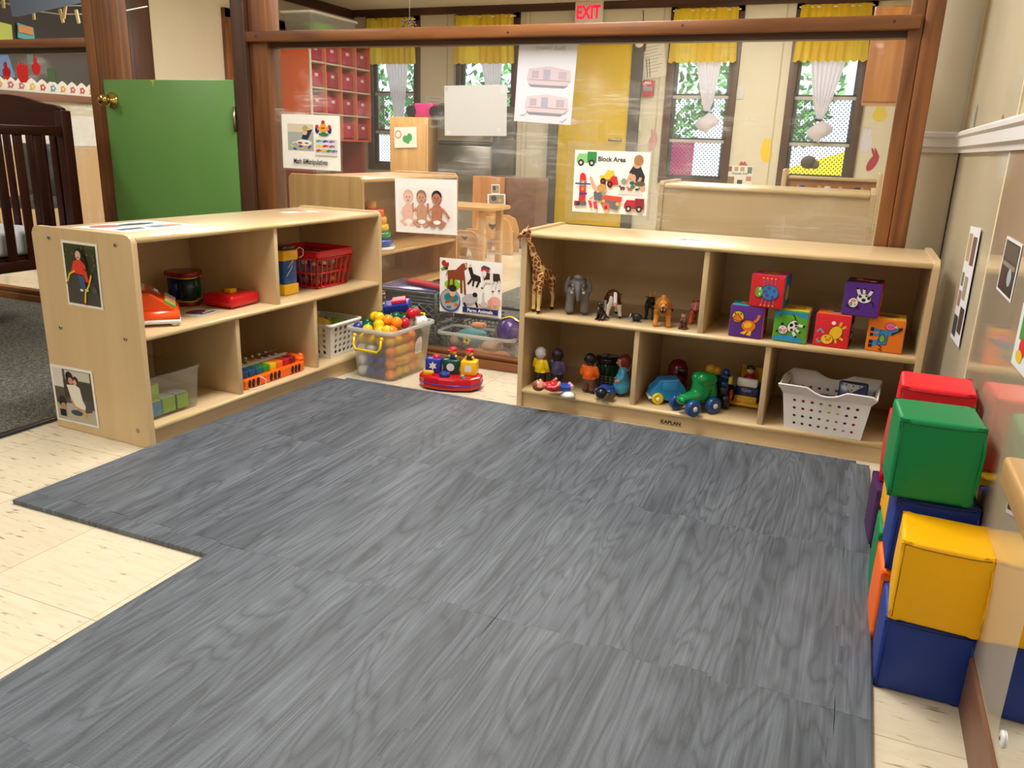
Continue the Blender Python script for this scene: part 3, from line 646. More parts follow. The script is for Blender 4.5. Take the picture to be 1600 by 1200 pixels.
# ================================================================== LEFT SHELF, TOP ROW
def at_ls(p): return LM @ Vector((p[0], p[1], p[2]))
# toy cash register
c = at_ls((0.152, 0.135, ZM)); t = thing('toy_cash_register', 'orange toy cash register with coloured keys in the left shelf', 'toy', c, LA+radians(-42)); t.scale = (0.84, 0.84, 0.88)
def body(b, sec, w0, w1, m, bev=0.004):
    """outline sec (y,z) extruded along local x"""
    b.prism(sec, w1-w0, m, frame((w0, 0, 0), (0, 1, 0), (0, 0, 1)), bev=bev)
b = MB(); b.box((0, 0, 0.016), (0.205, 0.19, 0.014), 'f0eeee:g', 0.006, seg=3)
for sx in (-0.08, 0.08):
    for sy in (-0.075, 0.075): b.cyl((sx, sy, 0), (sx, sy, 0.012), 0.011, 0.014, 'f0eeee:g')
b.obj('base', t)
b = MB()
b.rings([[Vector((x*s, y*s, z)) for x, y in ((-0.098, -0.09), (0.098, -0.09), (0.1, -0.06), (0.1, 0.09), (-0.1, 0.09), (-0.1, -0.06))] for z, s in ((0.022, 1.0), (0.030, 1.02), (0.052, 0.97))], 'ff5a1c:g')
b.prism([(-0.085, 0.05), (0.085, 0.05), (0.085, 0.062), (0.01, 0.112), (-0.04, 0.116), (-0.085, 0.098)], 0.16, 'ff5a1c:g', frame((0.0, 0.075, 0), (1, 0, 0), (0, 0, 1)), bev=0.006)
b.obj('housing', t)
b = MB()
for i, cc in enumerate(('b4b0d8', '9aa8d8', 'e0a080', 'e8b040', 'f07838', '7cc060')):
    b.box((0.070-0.0, 0.055-0.026*i, 0.076), (0.042, 0.018, 0.012), cc+':g', 0.003, rot=(0, radians(33), 0))
b.obj('keys', t)
b = MB(); b.box((0.028, -0.045, 0.1155), (0.03, 0.045, 0.003), '8a7c78:g', 0.001, rot=(0, radians(32), 0)); b.box((0.0285, -0.045, 0.117), (0.014, 0.036, 0.003), 'e8dcd8', 0.0, rot=(0, radians(32), 0)); b.obj('price_window', t)
b = MB()
b.box((-0.035, 0.0, 0.118), (0.06, 0.12, 0.004), 'c89a88:g', 0.001, rot=(0, radians(-5), 0))
for i in range(3):
    for j in range(4): b.cyl((-0.055+0.02*i, -0.04+0.027*j, 0.119), (-0.055+0.02*i, -0.04+0.027*j, 0.127), 0.006, 0.005, ('f4f0ec:g', 'd8d8e8:g', 'f0b080:g')[i], 12)
b.obj('number_buttons', t)
# translucent spool drum
c = at_ls((0.415, 0.265, ZM)); t = thing('bead_drum', 'dark blue and green drum toy with red ends in the left shelf', 'toy', c, LA)
def lob(r, n=40, k=0.12): return [(r*(1+k*cos(3*a))*cos(a), r*(1+k*cos(3*a))*sin(a)) for a in [2*pi*i/n for i in range(n)]]
b = MB(); b.prism(lob(0.054), 0.014, '7c1420:g', Matrix.Translation((0, 0, 0)), bev=0.005); b.prism(lob(0.058), 0.016, '8c1822:g', Matrix.Translation((0, 0, 0.096)), bev=0.006); b.obj('end_plate', t)
b = MB(); b.prism(lob(0.053), 0.004, 'd8a030:g', Matrix.Translation((0, 0, 0.0145))); b.prism(lob(0.053), 0.004, 'd8a030:g', Matrix.Translation((0, 0, 0.0915))); b.obj('yellow_band', t)
b = MB()
for k in range(3):
    a = 2*pi*k/3; b.cyl((0.030*cos(a), 0.030*sin(a), 0.019), (0.030*cos(a), 0.030*sin(a), 0.091), 0.026, 0.026, ('0c4a34:g', '1a2c78:g', '102c34:g')[k], 24)
b.obj('drum_body', t)
# red musical box
c = at_ls((0.488, 0.135, ZM)); t = thing('push_button_toy', 'flat red plastic toy with one square yellow button', 'toy', c, LA+radians(4))
b = MB(); b.box((0, 0, 0.024), (0.145, 0.125, 0.040), 'd21420:g', 0.014, seg=4); b.box((0, 0, 0.006), (0.13, 0.11, 0.010), 'b00e18:g', 0.004); b.obj('case', t)
b = MB(); b.box((-0.010, -0.005, 0.050), (0.030, 0.030, 0.015), 'f4b810:g', 0.003); b.obj('button', t)
# card
sheet('picture_card', 'picture card with a red and blue print lying flat in the left shelf', 'card', 0.115, 0.10, LM @ Matrix.Translation((0.285, 0.075, ZM+0.0003)) @ Matrix.Rotation(0.12, 4, 'Z'),
      [('r', 'c8d8d8', 0.03, 0.03, 0.97, 0.97), ('e', 'b02030', 0.45, 0.55, 0.3, 0.26), ('e', '3a4a7c', 0.3, 0.4, 0.16, 0.2), ('r', '8a3040', 0.2, 0.1, 0.8, 0.2)])
# tall bucket in yellow, blue
c = at_ls((0.745, 0.135, ZM)); t = thing('toy_bucket', 'tall blue plastic bucket with yellow bands and thin white handle', 'toy', c, LA)
b = MB(); b.box((0, 0, 0.081), (0.070, 0.075, 0.090), '1450a0:g', 0.006); b.obj('middle', t)
b = MB(); b.box((0, 0, 0.020), (0.078, 0.082, 0.040), 'f0b818:g', 0.005); b.box((0, 0, 0.142), (0.080, 0.084, 0.036), 'f0b818:g', 0.005); b.obj('yellow_band', t)
b = MB(); b.box((0, 0, 0.168), (0.066, 0.070, 0.014), '3c1c20:g', 0.004); b.box((0.0395, -0.02, 0.08), (0.004, 0.02, 0.09), 'c01c20:g', 0.001); b.obj('red_strip', t)
b = MB(); b.tube([(0.041, -0.02, 0.15), (0.062, -0.03, 0.165), (0.078, -0.034, 0.155), (0.075, -0.034, 0.135), (0.055, -0.038, 0.13), (0.041, -0.045, 0.132)], 0.0016, 'e8e4dc', 6); b.tube([(-0.02, -0.043, 0.10), (0.0, -0.050, 0.125), (-0.005, -0.048, 0.10), (-0.03, -0.044, 0.07)], 0.0014, 'e8e4dc', 6); b.obj('cord_handle', t)
# red slatted basket
def open_basket(b, w, d, h, m, taper=0.84, th=0.004, cols=8, rows=2, bar=0.006):
    """slatted walls of a basket, mouth w x d at height h"""
    def P(s, u, k):   # side s, fraction u along, k height fraction
        f = taper + (1-taper)*k; W, Dp = w/2*f, d/2*f
        c = [(-W, -Dp), (W, -Dp), (W, Dp), (-W, Dp)]; a, e = c[s], c[(s+1) % 4]
        return Vector((a[0]+(e[0]-a[0])*u, a[1]+(e[1]-a[1])*u, h*k))
    for s in range(4):
        n = cols if s % 2 == 0 else max(3, int(cols*d/w+0.5))
        for i in range(n+1): b.tube([P(s, i/n, 0.02), P(s, i/n, 0.98)], bar*0.5 if 0 < i < n else bar*0.9, m, 6)
        for j in range(rows+1):
            k = j/rows*0.88+0.02; b.tube([P(s, 0, k), P(s, 1, k)], bar*0.55, m, 6)
    b.box((0, 0, 0.004), (w*taper, d*taper, 0.004), m, 0.001)
def rim(b, w, d, z, hgt, th, m, r=0.012):
    def rr(W, Dp, R): 
        pts = []
        for cx, cy, a0 in ((W-R, Dp-R, 0), (-W+R, Dp-R, pi/2), (-W+R, -Dp+R, pi), (W-R, -Dp+R, 1.5*pi)):
            for k in range(5): a = a0+k*pi/8; pts.append((cx+R*cos(a), cy+R*sin(a)))
        return pts
    o = rr(w/2, d/2, r); i = rr(w/2-th, d/2-th, max(r-th, 0.001))
    V = lambda L, zz: [Vector((p[0], p[1], zz)) for p in L]
    b.rings([V(o, z), V(o, z+hgt), V(i, z+hgt), V(i, z), V(o, z)], m, False, False)
c = at_ls((0.972, 0.19, ZM+0.001)); t = thing('storage_basket', 'red slatted plastic basket of clear bottles in the left shelf', 'basket', c, LA)
b = MB(); open_basket(b, 0.215, 0.235, 0.125, 'd01c26:g', 0.82, cols=7, rows=2); b.obj('slatted_sides', t)
b = MB(); rim(b, 0.222, 0.242, 0.118, 0.026, 0.005, 'd81e28:g'); b.obj('rim', t)
random.seed(5)
for k, (x, y, n) in enumerate(((-0.05, -0.06, 'front left'), (0.0, -0.06, 'front middle'), (0.05, -0.06, 'front right'), (-0.04, 0.0, 'middle left'), (0.035, 0.0, 'middle right'))):
    p = c + Matrix.Rotation(LA, 3, 'Z') @ Vector((x, y, 0.007)); t2 = thing('sensory_bottle', 'small clear plastic bottle, %s one inside the red basket' % n, 'bottle', p, LA, 'clear bottles in the red basket')
    b = MB(); b.lathe([(0, 0), (0.017, 0), (0.019, 0.004), (0.019, 0.055), (0.012, 0.068), (0.010, 0.074)], (0, 0, 0), 'clear_plastic', 18); b.obj('bottle_body', t2)
    b = MB(); b.cyl((0, 0, 0.0745), (0, 0, 0.088), 0.0115, 0.0115, 'e8e4e0:g', 16); b.obj('bottle_cap', t2)
    b = MB(); b.lathe([(0, 0.003), (0.016, 0.003), (0.016, 0.022), (0, 0.024)], (0, 0, 0), ('c07850', 'c03a50', 'e0c050', '6c8ab0', 'b0a8a0')[k], 14); b.obj('filling', t2)
p = c + Matrix.Rotation(LA, 3, 'Z') @ Vector((-0.01, 0.065, 0.007)); b = MB(); b.box((0, 0, 0.058), (0.15, 0.06, 0.115), '1c3a8c:g', 0.008)
tag(b.obj('building_brick', None, p, (0, 0, LA)), 'blue plastic brick at the back of the red basket', 'block')
# ------------------------------------------------------------------ LEFT SHELF, BOTTOM ROW
# clear bin with textured cubes
BC = at_ls((0.130, 0.170, ZB_)); t = thing('clear_bin', 'clear plastic bin of textured cubes at the near end of left shelf', 'bin', BC, LA)
def box_walls(b, w, d, h, th, m, taper=1.0, r=0.012):
    def rr(W, Dp, R):
        pts = []
        for cx, cy, a0 in ((W-R, Dp-R, 0), (-W+R, Dp-R, pi/2), (-W+R, -Dp+R, pi), (W-R, -Dp+R, 1.5*pi)):
            for k in range(5): a = a0+k*pi/8; pts.append((cx+R*cos(a), cy+R*sin(a)))
        return pts
    V = lambda f, e, zz: [Vector((p[0], p[1], zz)) for p in rr(w/2*f-e, d/2*f-e, max(r-e, 0.002))]
    b.rings([V(taper*0.97, 0, 0), V(taper, 0, 0.006), V(1, 0, h), V(1, th, h), V(taper, th, 0.006+th), V(taper*0.5, th, th)], m, True, True)
b = MB(); box_walls(b, 0.205, 0.28, 0.130, 0.003, 'clear_plastic', 0.93); b.obj('bin_wall', t)
b = MB(); rim(b, 0.214, 0.289, 0.128, 0.006, 0.007, 'clear_plastic'); b.obj('rim', t)
def cube_mat(i): return None
random.seed(11)
CL = dict(g='88b428', k='2c2c2c', w='d4d2d0', y='f0b030', b='2878a8')
def texcube(x, y, z, tilt, rz, faces, label):
    """faces: colours for (front -y, side +x/near, top, other)"""
    p = BC + Matrix.Rotation(LA, 3, 'Z') @ Vector((x, y, z)); s = 0.048; x = x*1.04+0.014; y = y+0.010
    o = MB(); o.box((0, 0, s/2), (s, s, s), CL[faces[3]], 0.002)
    root = o.obj('texture_cube', None, p, (tilt[0], tilt[1], LA+rz)); tag(root, label, 'block', 'textured cubes in the clear bin')
    for nm, mt, cc in (('front', frame((-s/2, -s/2-0.0002, 0), (1, 0, 0), (0, 0, 1)), faces[0]), ('side', frame((-s/2-0.0002, s/2, 0), (0, -1, 0), (0, 0, 1)), faces[1]), ('top', frame((-s/2, -s/2, s+0.0002), (1, 0, 0), (0, 1, 0)), faces[2])):
        b = MB(); b.poly([(0.002, 0.002), (s-0.002, 0.002), (s-0.002, s-0.002), (0.002, s-0.002)], CL[cc], mt)
        for k in range(9): b.box((s/2, 0.004+k*0.0045, 0.0005), (s-0.006, 0.0022, 0.001), CL[cc], rot=None) if False else b.poly([(0.003, 0.003+k*0.0044, 0.0006), (s-0.003, 0.003+k*0.0044, 0.0006), (s-0.003, 0.0048+k*0.0044, 0.0006), (0.003, 0.0048+k*0.0044, 0.0006)], {'88b428': 'a8d040', '2c2c2c': '484848', 'd4d2d0': '9898a0', 'f0b030': 'd88c18', '2878a8': '50a8d8'}[CL[cc]], mt)
        b.obj('textured_face', root)
Q = 0.046
texcube(-0.065, -0.100, 0.007, (0, 0), 0.05, 'bwyg', 'textured cube with a blue ribbed face at the near front of bin')
texcube(-0.012, -0.098, 0.007, (0, 0), 0.0, 'gkwg', 'textured cube, green face and pale top, front middle of bin')
texcube(0.037, -0.100, 0.007, (0, 0), 0.03, 'gkwk', 'textured cube, green face and pale top, far front of bin')
texcube(-0.060, -0.088, 0.054, (0.05, -0.05), 0.25, 'gkyg', 'textured cube with a green face tilted on the blue one')
texcube(-0.020, -0.045, 0.007, (0, 0), 0.1, 'gyyk', 'yellow topped textured cube in the second row of bin')
texcube(-0.055, -0.020, 0.054, (0.1, 0), 0.2, 'gkwy', 'white topped textured cube lying behind the tilted green one')
texcube(-0.060, -0.030, 0.007, (0, 0), 0.0, 'kggw', 'black textured cube under the white topped one')
texcube(-0.03, 0.050, 0.007, (0, 0), 0.3, 'ykky', 'dark textured cube at the back of the clear bin')
texcube(0.02, 0.060, 0.007, (0, 0), 0.1, 'kgkb', 'black textured cube beside the dark one at the back of bin')
# white strings
b = MB()
for k in range(5): b.tube([(0.0, 0, 0), (0.004*k-0.01, -0.006*k, 0.035), (0.012*k-0.03, -0.012*k, 0.018-0.004*k), (0.014*k-0.03, -0.014*k, -0.02)], 0.0008, 'dcdad8', 5)
tag(b.obj('string_tuft', None, BC + Matrix.Rotation(LA, 3, 'Z') @ Vector((-0.03, 0.10, 0.105))), 'tuft of thin white strings at the back of the clear bin', 'string')
# tiger xylophone
c = at_ls((0.580, 0.110, ZB_)); t = thing('toy_xylophone', 'orange tiger striped toy xylophone with rainbow bars', 'toy', c, LA)
b = MB(); pts = [(-0.165, -0.082), (0.125, -0.082), (0.150, -0.070), (0.150, 0.055), (0.12, 0.085), (-0.165, 0.085)]
b.prism(pts, 0.034, 'ff6a14:g', Matrix.Translation((0, 0, 0.0)), bev=0.006)
b.ell((0.138, -0.02, 0.040), (0.022, 0.055, 0.016), 'ff6a14:g'); b.ell((0.145, -0.055, 0.046), (0.012, 0.014, 0.014), 'ff6a14:g'); b.obj('body', t)
mt = frame((0, -0.0825, 0), (1, 0, 0), (0, 0, 1))
for x in (-0.145, -0.127, -0.105, -0.040, -0.020, 0.0, 0.070, 0.088, 0.106): b = MB(); b.poly([(x-0.006, 0.004, 0.0003), (x+0.005, 0.004, 0.0003), (x+0.008, 0.022, 0.0003), (x+0.004, 0.032, 0.0003), (x-0.004, 0.031, 0.0003), (x-0.008, 0.016, 0.0003)], '1c1410', mt); b.obj('black_stripe', t)
RB = ['1c3c64', '1c5078', '1c6470', '3c8c30', 'e8c420', 'f07020', 'c02028', '8c1420']
for k in range(8):
    x = -0.146+0.034*k; b = MB(); b.box((x, -0.046, 0.045), (0.031, 0.042, 0.026), RB[k]+':g', 0.003); b.obj('key', t)
    b = MB(); b.box((x, 0.034, 0.044), (0.031, 0.085-0.004*k, 0.012), RB[k]+':g', 0.003); b.cyl((x, 0.012, 0.050), (x, 0.012, 0.060), 0.004, 0.006, 'e8e4e0:g', 12); b.cyl((x, 0.060, 0.050), (x, 0.060, 0.060), 0.004, 0.006, 'e8e4e0:g', 12); b.obj('sound_bar', t)
b = MB(); b.grid(lambda u, v: Vector((-0.165+0.285*u, -0.018+0.014*v, 0.062+0.0015*sin(u*60))), 40, 1, 'f0eeea:g'); b.grid(lambda u, v: Vector((-0.165+0.285*u, -0.018, 0.055+0.007*v+0.0015*v*sin(u*60))), 40, 1, 'f0eeea:g'); b.obj('white_rail', t)
b = MB(); b.tube([(0.12, -0.03, 0.056), (0.10, 0.0, 0.066), (0.12, 0.01, 0.075), (0.05, 0.02, 0.068)], 0.0016, 'b07850', 6); b.tube([(-0.10, -0.083, 0.035), (-0.08, -0.095, 0.02), (-0.09, -0.10, 0.003), (-0.14, -0.098, 0.002), (-0.16, -0.09, 0.006)], 0.0014, 'dcdcdc', 6); b.obj('cord', t)
# white basket with round holes: wall panels with real holes
def holed_panel(b, w, h, nx, ny, r, m, mt, mx, my, th=0.003, y0=None, grad=0.0):
    """flat panel w by h (local xy) pierced by nx by ny round holes"""
    X = [mx + (w-2*mx)*i/(nx-1) for i in range(nx)] if nx > 1 else [w/2]; Y = [my + (h-2*my)*j/(ny-1) for j in range(ny)] if ny > 1 else [h/2]
    ex = [0] + [(X[i]+X[i+1])/2 for i in range(nx-1)] + [w]; ey = [0] + [(Y[j]+Y[j+1])/2 for j in range(ny-1)] + [h]
    for z, flip in ((0, False), (-th, True)):
        for i in range(nx):
            for j in range(ny):
                rr = r*(1-grad*j/max(1, ny-1)); K = 12; sq = []; ci = []
                for k in range(K):
                    a = 2*pi*k/K+pi/4; dx, dy = cos(a), sin(a)
                    tx = ((ex[i+1]-X[i])/dx if dx > 1e-6 else ((ex[i]-X[i])/dx if dx < -1e-6 else 9)); ty = ((ey[j+1]-Y[j])/dy if dy > 1e-6 else ((ey[j]-Y[j])/dy if dy < -1e-6 else 9)); tt = min(tx, ty)
                    sq.append(Vector((X[i]+dx*tt, Y[j]+dy*tt, z))); ci.append(Vector((X[i]+dx*rr, Y[j]+dy*rr, z)))
                for k in range(K):
                    n = (k+1) % K; q = [sq[k], sq[n], ci[n], ci[k]]
                    # fill the rectangle corners the radial fan misses
                    b.poly(q if not flip else q[::-1], m, mt)
                    if abs(sq[k].x-sq[n].x) > 1e-6 and abs(sq[k].y-sq[n].y) > 1e-6:
                        cxn = ex[i+1] if cos(2*pi*(k+.5)/K+pi/4) > 0 else ex[i]; cyn = ey[j+1] if sin(2*pi*(k+.5)/K+pi/4) > 0 else ey[j]
                        q = [sq[k], Vector((cxn, cyn, z)), sq[n]]; b.poly(q if not flip else q[::-1], m, mt)
                    if not flip: b.poly([ci[k], ci[n], ci[n]-Vector((0, 0, th)), ci[k]-Vector((0, 0, th))], m, mt)
def holed_basket(t, w, d, h, taper, nx, ny, ndx, r, m, lip=0.012, my=0.022):
    b = MB(); W0, D0 = w*taper, d*taper; tx = (w-W0)/2; ty = (d-D0)/2
    for (org, exx, up, ww, n) in ((Vector((-W0/2, -D0/2, 0)), Vector((1, 0, 0)), Vector((0, -ty, h)), W0, nx), (Vector((W0/2, D0/2, 0)), Vector((-1, 0, 0)), Vector((0, ty, h)), W0, nx),
                                  (Vector((W0/2, -D0/2, 0)), Vector((0, 1, 0)), Vector((tx, 0, h)), D0, ndx), (Vector((-W0/2, D0/2, 0)), Vector((0, -1, 0)), Vector((-tx, 0, h)), D0, ndx)):
        # sheared frame: widening towards the top
        L = up.length; wt = (w if abs(exx.x) > 0.5 else d)
        b2 = MB(); holed_panel(b2, ww, L, n, ny, r, m, Matrix(), 0.03, my)
        for v in b2.bm.verts:
            f = v.co.y/L; u = (v.co.x/ww-0.5)*(ww+(wt-ww)*f); nrm = exx.cross(up.normalized())
            p = org + exx*(ww/2) + exx*u + up*f + nrm*v.co.z; v.co = p
        me = bpy.data.meshes.new('t'); b2.bm.to_mesh(me); b2.bm.free(); b.mesh_in(me, Matrix(), m); bpy.data.meshes.remove(me)
    b.box((0, 0, 0.003), (W0, D0, 0.006), m, 0.002); b.obj('pierced_sides', t)
c = at_ls((0.975, 0.135, ZB_)); t = thing('storage_basket', 'white plastic basket with round holes at far end of left shelf', 'basket', c, LA)
holed_basket(t, 0.19, 0.205, 0.135, 0.86, 5, 5, 5, 0.008, 'ecebe8:g')
b = MB(); rim(b, 0.205, 0.220, 0.130, 0.008, 0.011, 'f0efec:g', 0.016); b.obj('rim', t)
b = MB(); b.box((-0.03, 0.0, 0.12), (0.07, 0.08, 0.05), 'e8c040:g', 0.012, rot=(0.3, 0.3, 0.4)); tag(b.obj('building_brick', None, c, (0, 0, LA)), 'yellow plastic piece in the white basket of the left shelf', 'block')
b = MB(); b.box((0.045, -0.02, 0.11), (0.06, 0.05, 0.03), '8cc030:g', 0.010, rot=(0.2, -0.2, 0.1)); tag(b.obj('building_brick', None, c, (0, 0, LA)), 'lime green plastic piece in the white basket of left shelf', 'block')
b = MB(); b.box((0.0, 0.0, 0.045), (0.13, 0.14, 0.07), 'f0c030:g', 0.02); tag(b.obj('building_brick', None, c, (0, 0, LA)), 'large yellow piece seen through holes of the white basket', 'block')
# ================================================================== RIGHT SHELF, TOP ROW: ANIMALS
def seg(*pts):
    """chain of (x,y,z,r) -> tapered capsules"""
    return [('c', p[:3], q[:3], p[3], q[3]) for p, q in zip(pts[:-1], pts[1:])]
def animal(name, label, me, px, py, rz, z=ZM, extra=None, dx=0, dy=0, scale=1.0):
    p = atz(px, py, z); t = thing(name, label, 'toy animal', (p.x+dx, p.y+dy, z), rz)
    t.scale = (scale,)*3; zm = min(v.co.z for v in me.vertices)
    for v in me.vertices: v.co.z -= zm
    t.location.z = z + 0.0002
    mesh_obj('body', me, t)
    if extra: extra(t)
    return t
def eyes(t, pts, r=0.0018, m='101010:g', nm='eye'):
    for p in pts: b = MB(); b.ell(p, r, m, None, 10, 8); b.obj(nm, t)
# giraffe, local: faces -x, body towards +x
P_ = []
P_ += seg((0.012, 0, 0.140, 0.024), (0.055, 0.006, 0.128, 0.024), (0.082, 0.010, 0.118, 0.021))
P_ += seg((0.006, 0, 0.148, 0.021), (-0.018, 0.008, 0.200, 0.0125), (-0.037, 0.017, 0.255, 0.0085), (-0.043, 0.021, 0.270, 0.009))
P_ += seg((-0.044, 0.022, 0.275, 0.0105), (-0.051, 0.035, 0.262, 0.0075), (-0.056, 0.044, 0.252, 0.0062))
for x, y, x2, y2 in ((0.002, -0.013, -0.006, -0.014), (0.012, 0.013, 0.008, 0.016)): P_ += seg((x, y, 0.125, 0.015), (x2, y2, 0.070, 0.0085), (x2, y2, 0.020, 0.0058), (x2-0.001, y2, 0.004, 0.0078))
for x, y, x2, y2 in ((0.080, -0.006, 0.088, -0.006), (0.066, 0.018, 0.060, 0.028)): P_ += seg((x, y, 0.108, 0.016), (x2-0.008, y2, 0.068, 0.0095), (x2+0.003, y2, 0.045, 0.0062), (x2, y2, 0.018, 0.0055), (x2-0.002, y2, 0.004, 0.0075))
for s in (-1, 1): P_ += seg((-0.042+0.004*s, 0.018+0.003*s, 0.282, 0.0028), (-0.041+0.005*s, 0.017+0.004*s, 0.293, 0.0022)); P_ += seg((-0.040+0.008*s, 0.016+0.004*s, 0.276, 0.004), (-0.037+0.016*s, 0.014+0.008*s, 0.280, 0.0022))
me = blob(P_, lambda c, n: 1 if c.z < 0.0085 else 0, ['giraffe', '1c1612:g'], 0.0022)
def gx(t):
    eyes(t, [(-0.0565, 0.0215, 0.273), (-0.0385, 0.032, 0.273)], 0.0024)
    b = MB(); b.tube([(0.098, 0.012, 0.118), (0.108, 0.014, 0.095), (0.110, 0.015, 0.070)], 0.0015, 'c89850'); b.ell((0.110, 0.015, 0.064), (0.003, 0.003, 0.009), '2a1c14'); b.obj('tail', t)
    b = MB(); b.tube([(0.012, 0.0, 0.17), (-0.006, 0.005, 0.205), (-0.027, 0.013, 0.255), (-0.034, 0.015, 0.280)], 0.003, '4a2814'); b.obj('mane', t)
    b = MB(); b.ell((-0.0615, 0.045, 0.254), 0.0013, '3a1a10', None, 8, 6); b.ell((-0.054, 0.0505, 0.254), 0.0013, '3a1a10', None, 8, 6); b.obj('nostril', t)
G = animal('toy_giraffe', 'tall spotted plastic giraffe at the left end of right shelf', me, 829, 490, radians(76), extra=gx, dy=0.022, dx=0.011)
# elephant, local: faces -y
P_ = [('e', (0, 0.045, 0.080), (0.036, 0.052, 0.038)), ('e', (0, -0.004, 0.098), (0.026, 0.022, 0.030))]
for s in (-1, 1):
    P_ += seg((0.022*s, 0.012, 0.070, 0.019), (0.025*s, 0.008, 0.035, 0.0145), (0.026*s, 0.006, 0.008, 0.0155)); P_ += seg((0.021*s, 0.078, 0.070, 0.020), (0.022*s, 0.082, 0.035, 0.0145), (0.023*s, 0.080, 0.008, 0.0155))
    P_ += [('e', (0.036*s, 0.008, 0.094), (0.009, 0.012, 0.030), (0, -0.25*s, 0.5*s))]; P_ += seg((0.014*s, -0.012, 0.086, 0.006), (0.018*s, -0.026, 0.080, 0.004))
P_ += seg((0, -0.020, 0.100, 0.011), (0, -0.032, 0.082, 0.0085), (0.001, -0.034, 0.060, 0.0065), (0.002, -0.030, 0.050, 0.0055))
P_ += [('e', (0, -0.014, 0.122), (0.017, 0.014, 0.011))]
me = blob(P_, lambda c, n: 1 if (c.z < 0.004) else 0, ['706c6c', '4a4646'], 0.0022)
def ex_(t):
    for s in (-1, 1):
        b = MB(); b.tube([(0.016*s, -0.022, 0.082), (0.021*s, -0.034, 0.080), (0.022*s, -0.040, 0.087)], [0.0042, 0.0034, 0.0012], 'e8dcb8:g', 10); b.obj('tusk', t)
    eyes(t, [(-0.018, -0.022, 0.104), (0.018, -0.022, 0.104)], 0.0022, 'c8bea8')
    b = MB(); b.ell((0, -0.0, 0.128), (0.010, 0.012, 0.004), '4a2a22'); b.obj('head_tuft', t)
animal('toy_elephant', 'grey plastic elephant facing forward on the right shelf', me, 901, 492, radians(17), extra=ex_)
# black dog, sitting
P_ = seg((0, 0.010, 0.016, 0.013), (0, 0.0, 0.034, 0.009), (0.002, -0.004, 0.048, 0.0065)) + [('e', (0.003, -0.008, 0.054), (0.0075, 0.009, 0.0075))] + seg((0.004, -0.014, 0.053, 0.0042), (0.006, -0.021, 0.051, 0.003))
for s in (-1, 1): P_ += seg((0.006*s, -0.002, 0.026, 0.005), (0.007*s, -0.010, 0.004, 0.0036), (0.007*s, -0.015, 0.003, 0.0035)) + seg((0.010*s, 0.010, 0.012, 0.009), (0.012*s, -0.002, 0.004, 0.0045)) + seg((0.007*s+0.003, -0.006, 0.058, 0.003), (0.010*s+0.003, -0.006, 0.052, 0.0025))
P_ += seg((0, 0.02, 0.008, 0.004), (0.008, 0.030, 0.004, 0.003))
me = blob(P_, None, ['1a1716:g'], 0.0014)
def dgx(t): b = MB(); b.ell((0.0, -0.012, 0.040), (0.0035, 0.002, 0.003), 'c8b890:g'); b.obj('collar_tag', t)
animal('toy_dog', 'small black plastic dog sitting beside the brown and white cow', me, 938, 500, radians(-28), extra=dgx)
# cow
P_ = [('e', (0, 0.040, 0.062), (0.026, 0.050, 0.026)), ('e', (0, 0.0, 0.062), (0.021, 0.020, 0.023)), ('e', (0.0, 0.004, 0.078), (0.016, 0.018, 0.014))]
P_ += seg((0, -0.012, 0.076, 0.013), (0, -0.022, 0.062, 0.009), (0, -0.028, 0.050, 0.0075))
for s in (-1, 1):
    P_ += seg((0.015*s, 0.0, 0.048, 0.011), (0.019*s, -0.002, 0.024, 0.006), (0.022*s, -0.004, 0.004, 0.0062)) + seg((0.016*s, 0.075, 0.048, 0.012), (0.018*s, 0.080, 0.024, 0.006), (0.018*s, 0.078, 0.004, 0.0062)) + seg((0.010*s, -0.010, 0.082, 0.0045), (0.022*s, -0.010, 0.081, 0.0035))
def cowm(c, n):
    if c.z < 0.006: return 2
    if c.y < -0.010 and abs(c.x) < 0.0055 and c.z > 0.056: return 0
    if c.y < -0.020 and c.z < 0.056: return 3
    if c.z < 0.046: return 0
    if c.y < -0.008 and c.x < -0.008 and c.z < 0.075: return 0
    return 1
me = blob(P_, cowm, ['ece8e4:g', '5c241a:g', '201816:g', 'e0a0a0:g'], 0.0018)
animal('toy_cow', 'brown and white plastic cow with a pink nose', me, 958, 497, radians(22), extra=lambda t: eyes(t, [(-0.009, -0.022, 0.074), (0.009, -0.022, 0.074)], 0.0014))
# small black sheep
P_ = [('e', (0.004, 0, 0.016), (0.017, 0.012, 0.0125)), ('e', (-0.013, -0.005, 0.025), (0.006, 0.006, 0.006))] + seg((-0.015, -0.008, 0.023, 0.0045), (-0.019, -0.013, 0.019, 0.003))
for x in (-0.006, 0.012):
    for y in (-0.006, 0.006): P_ += seg((x, y, 0.010, 0.004), (x, y, 0.002, 0.0028))
me = blob(P_, lambda c, n: 1 if (c.x < -0.0165 and c.z > 0.018) else 0, ['1c1c1c', 'a8a8a4'], 0.0012, 1)
def shx(t): b = MB(); b.box((0.003, 0, 0.0008), (0.036, 0.022, 0.0016), '9aa0a0', 0.0006); b.obj('stand', t)
animal('toy_sheep', 'tiny black plastic sheep between the cow and the lion', me, 993, 503, radians(10), extra=shx)
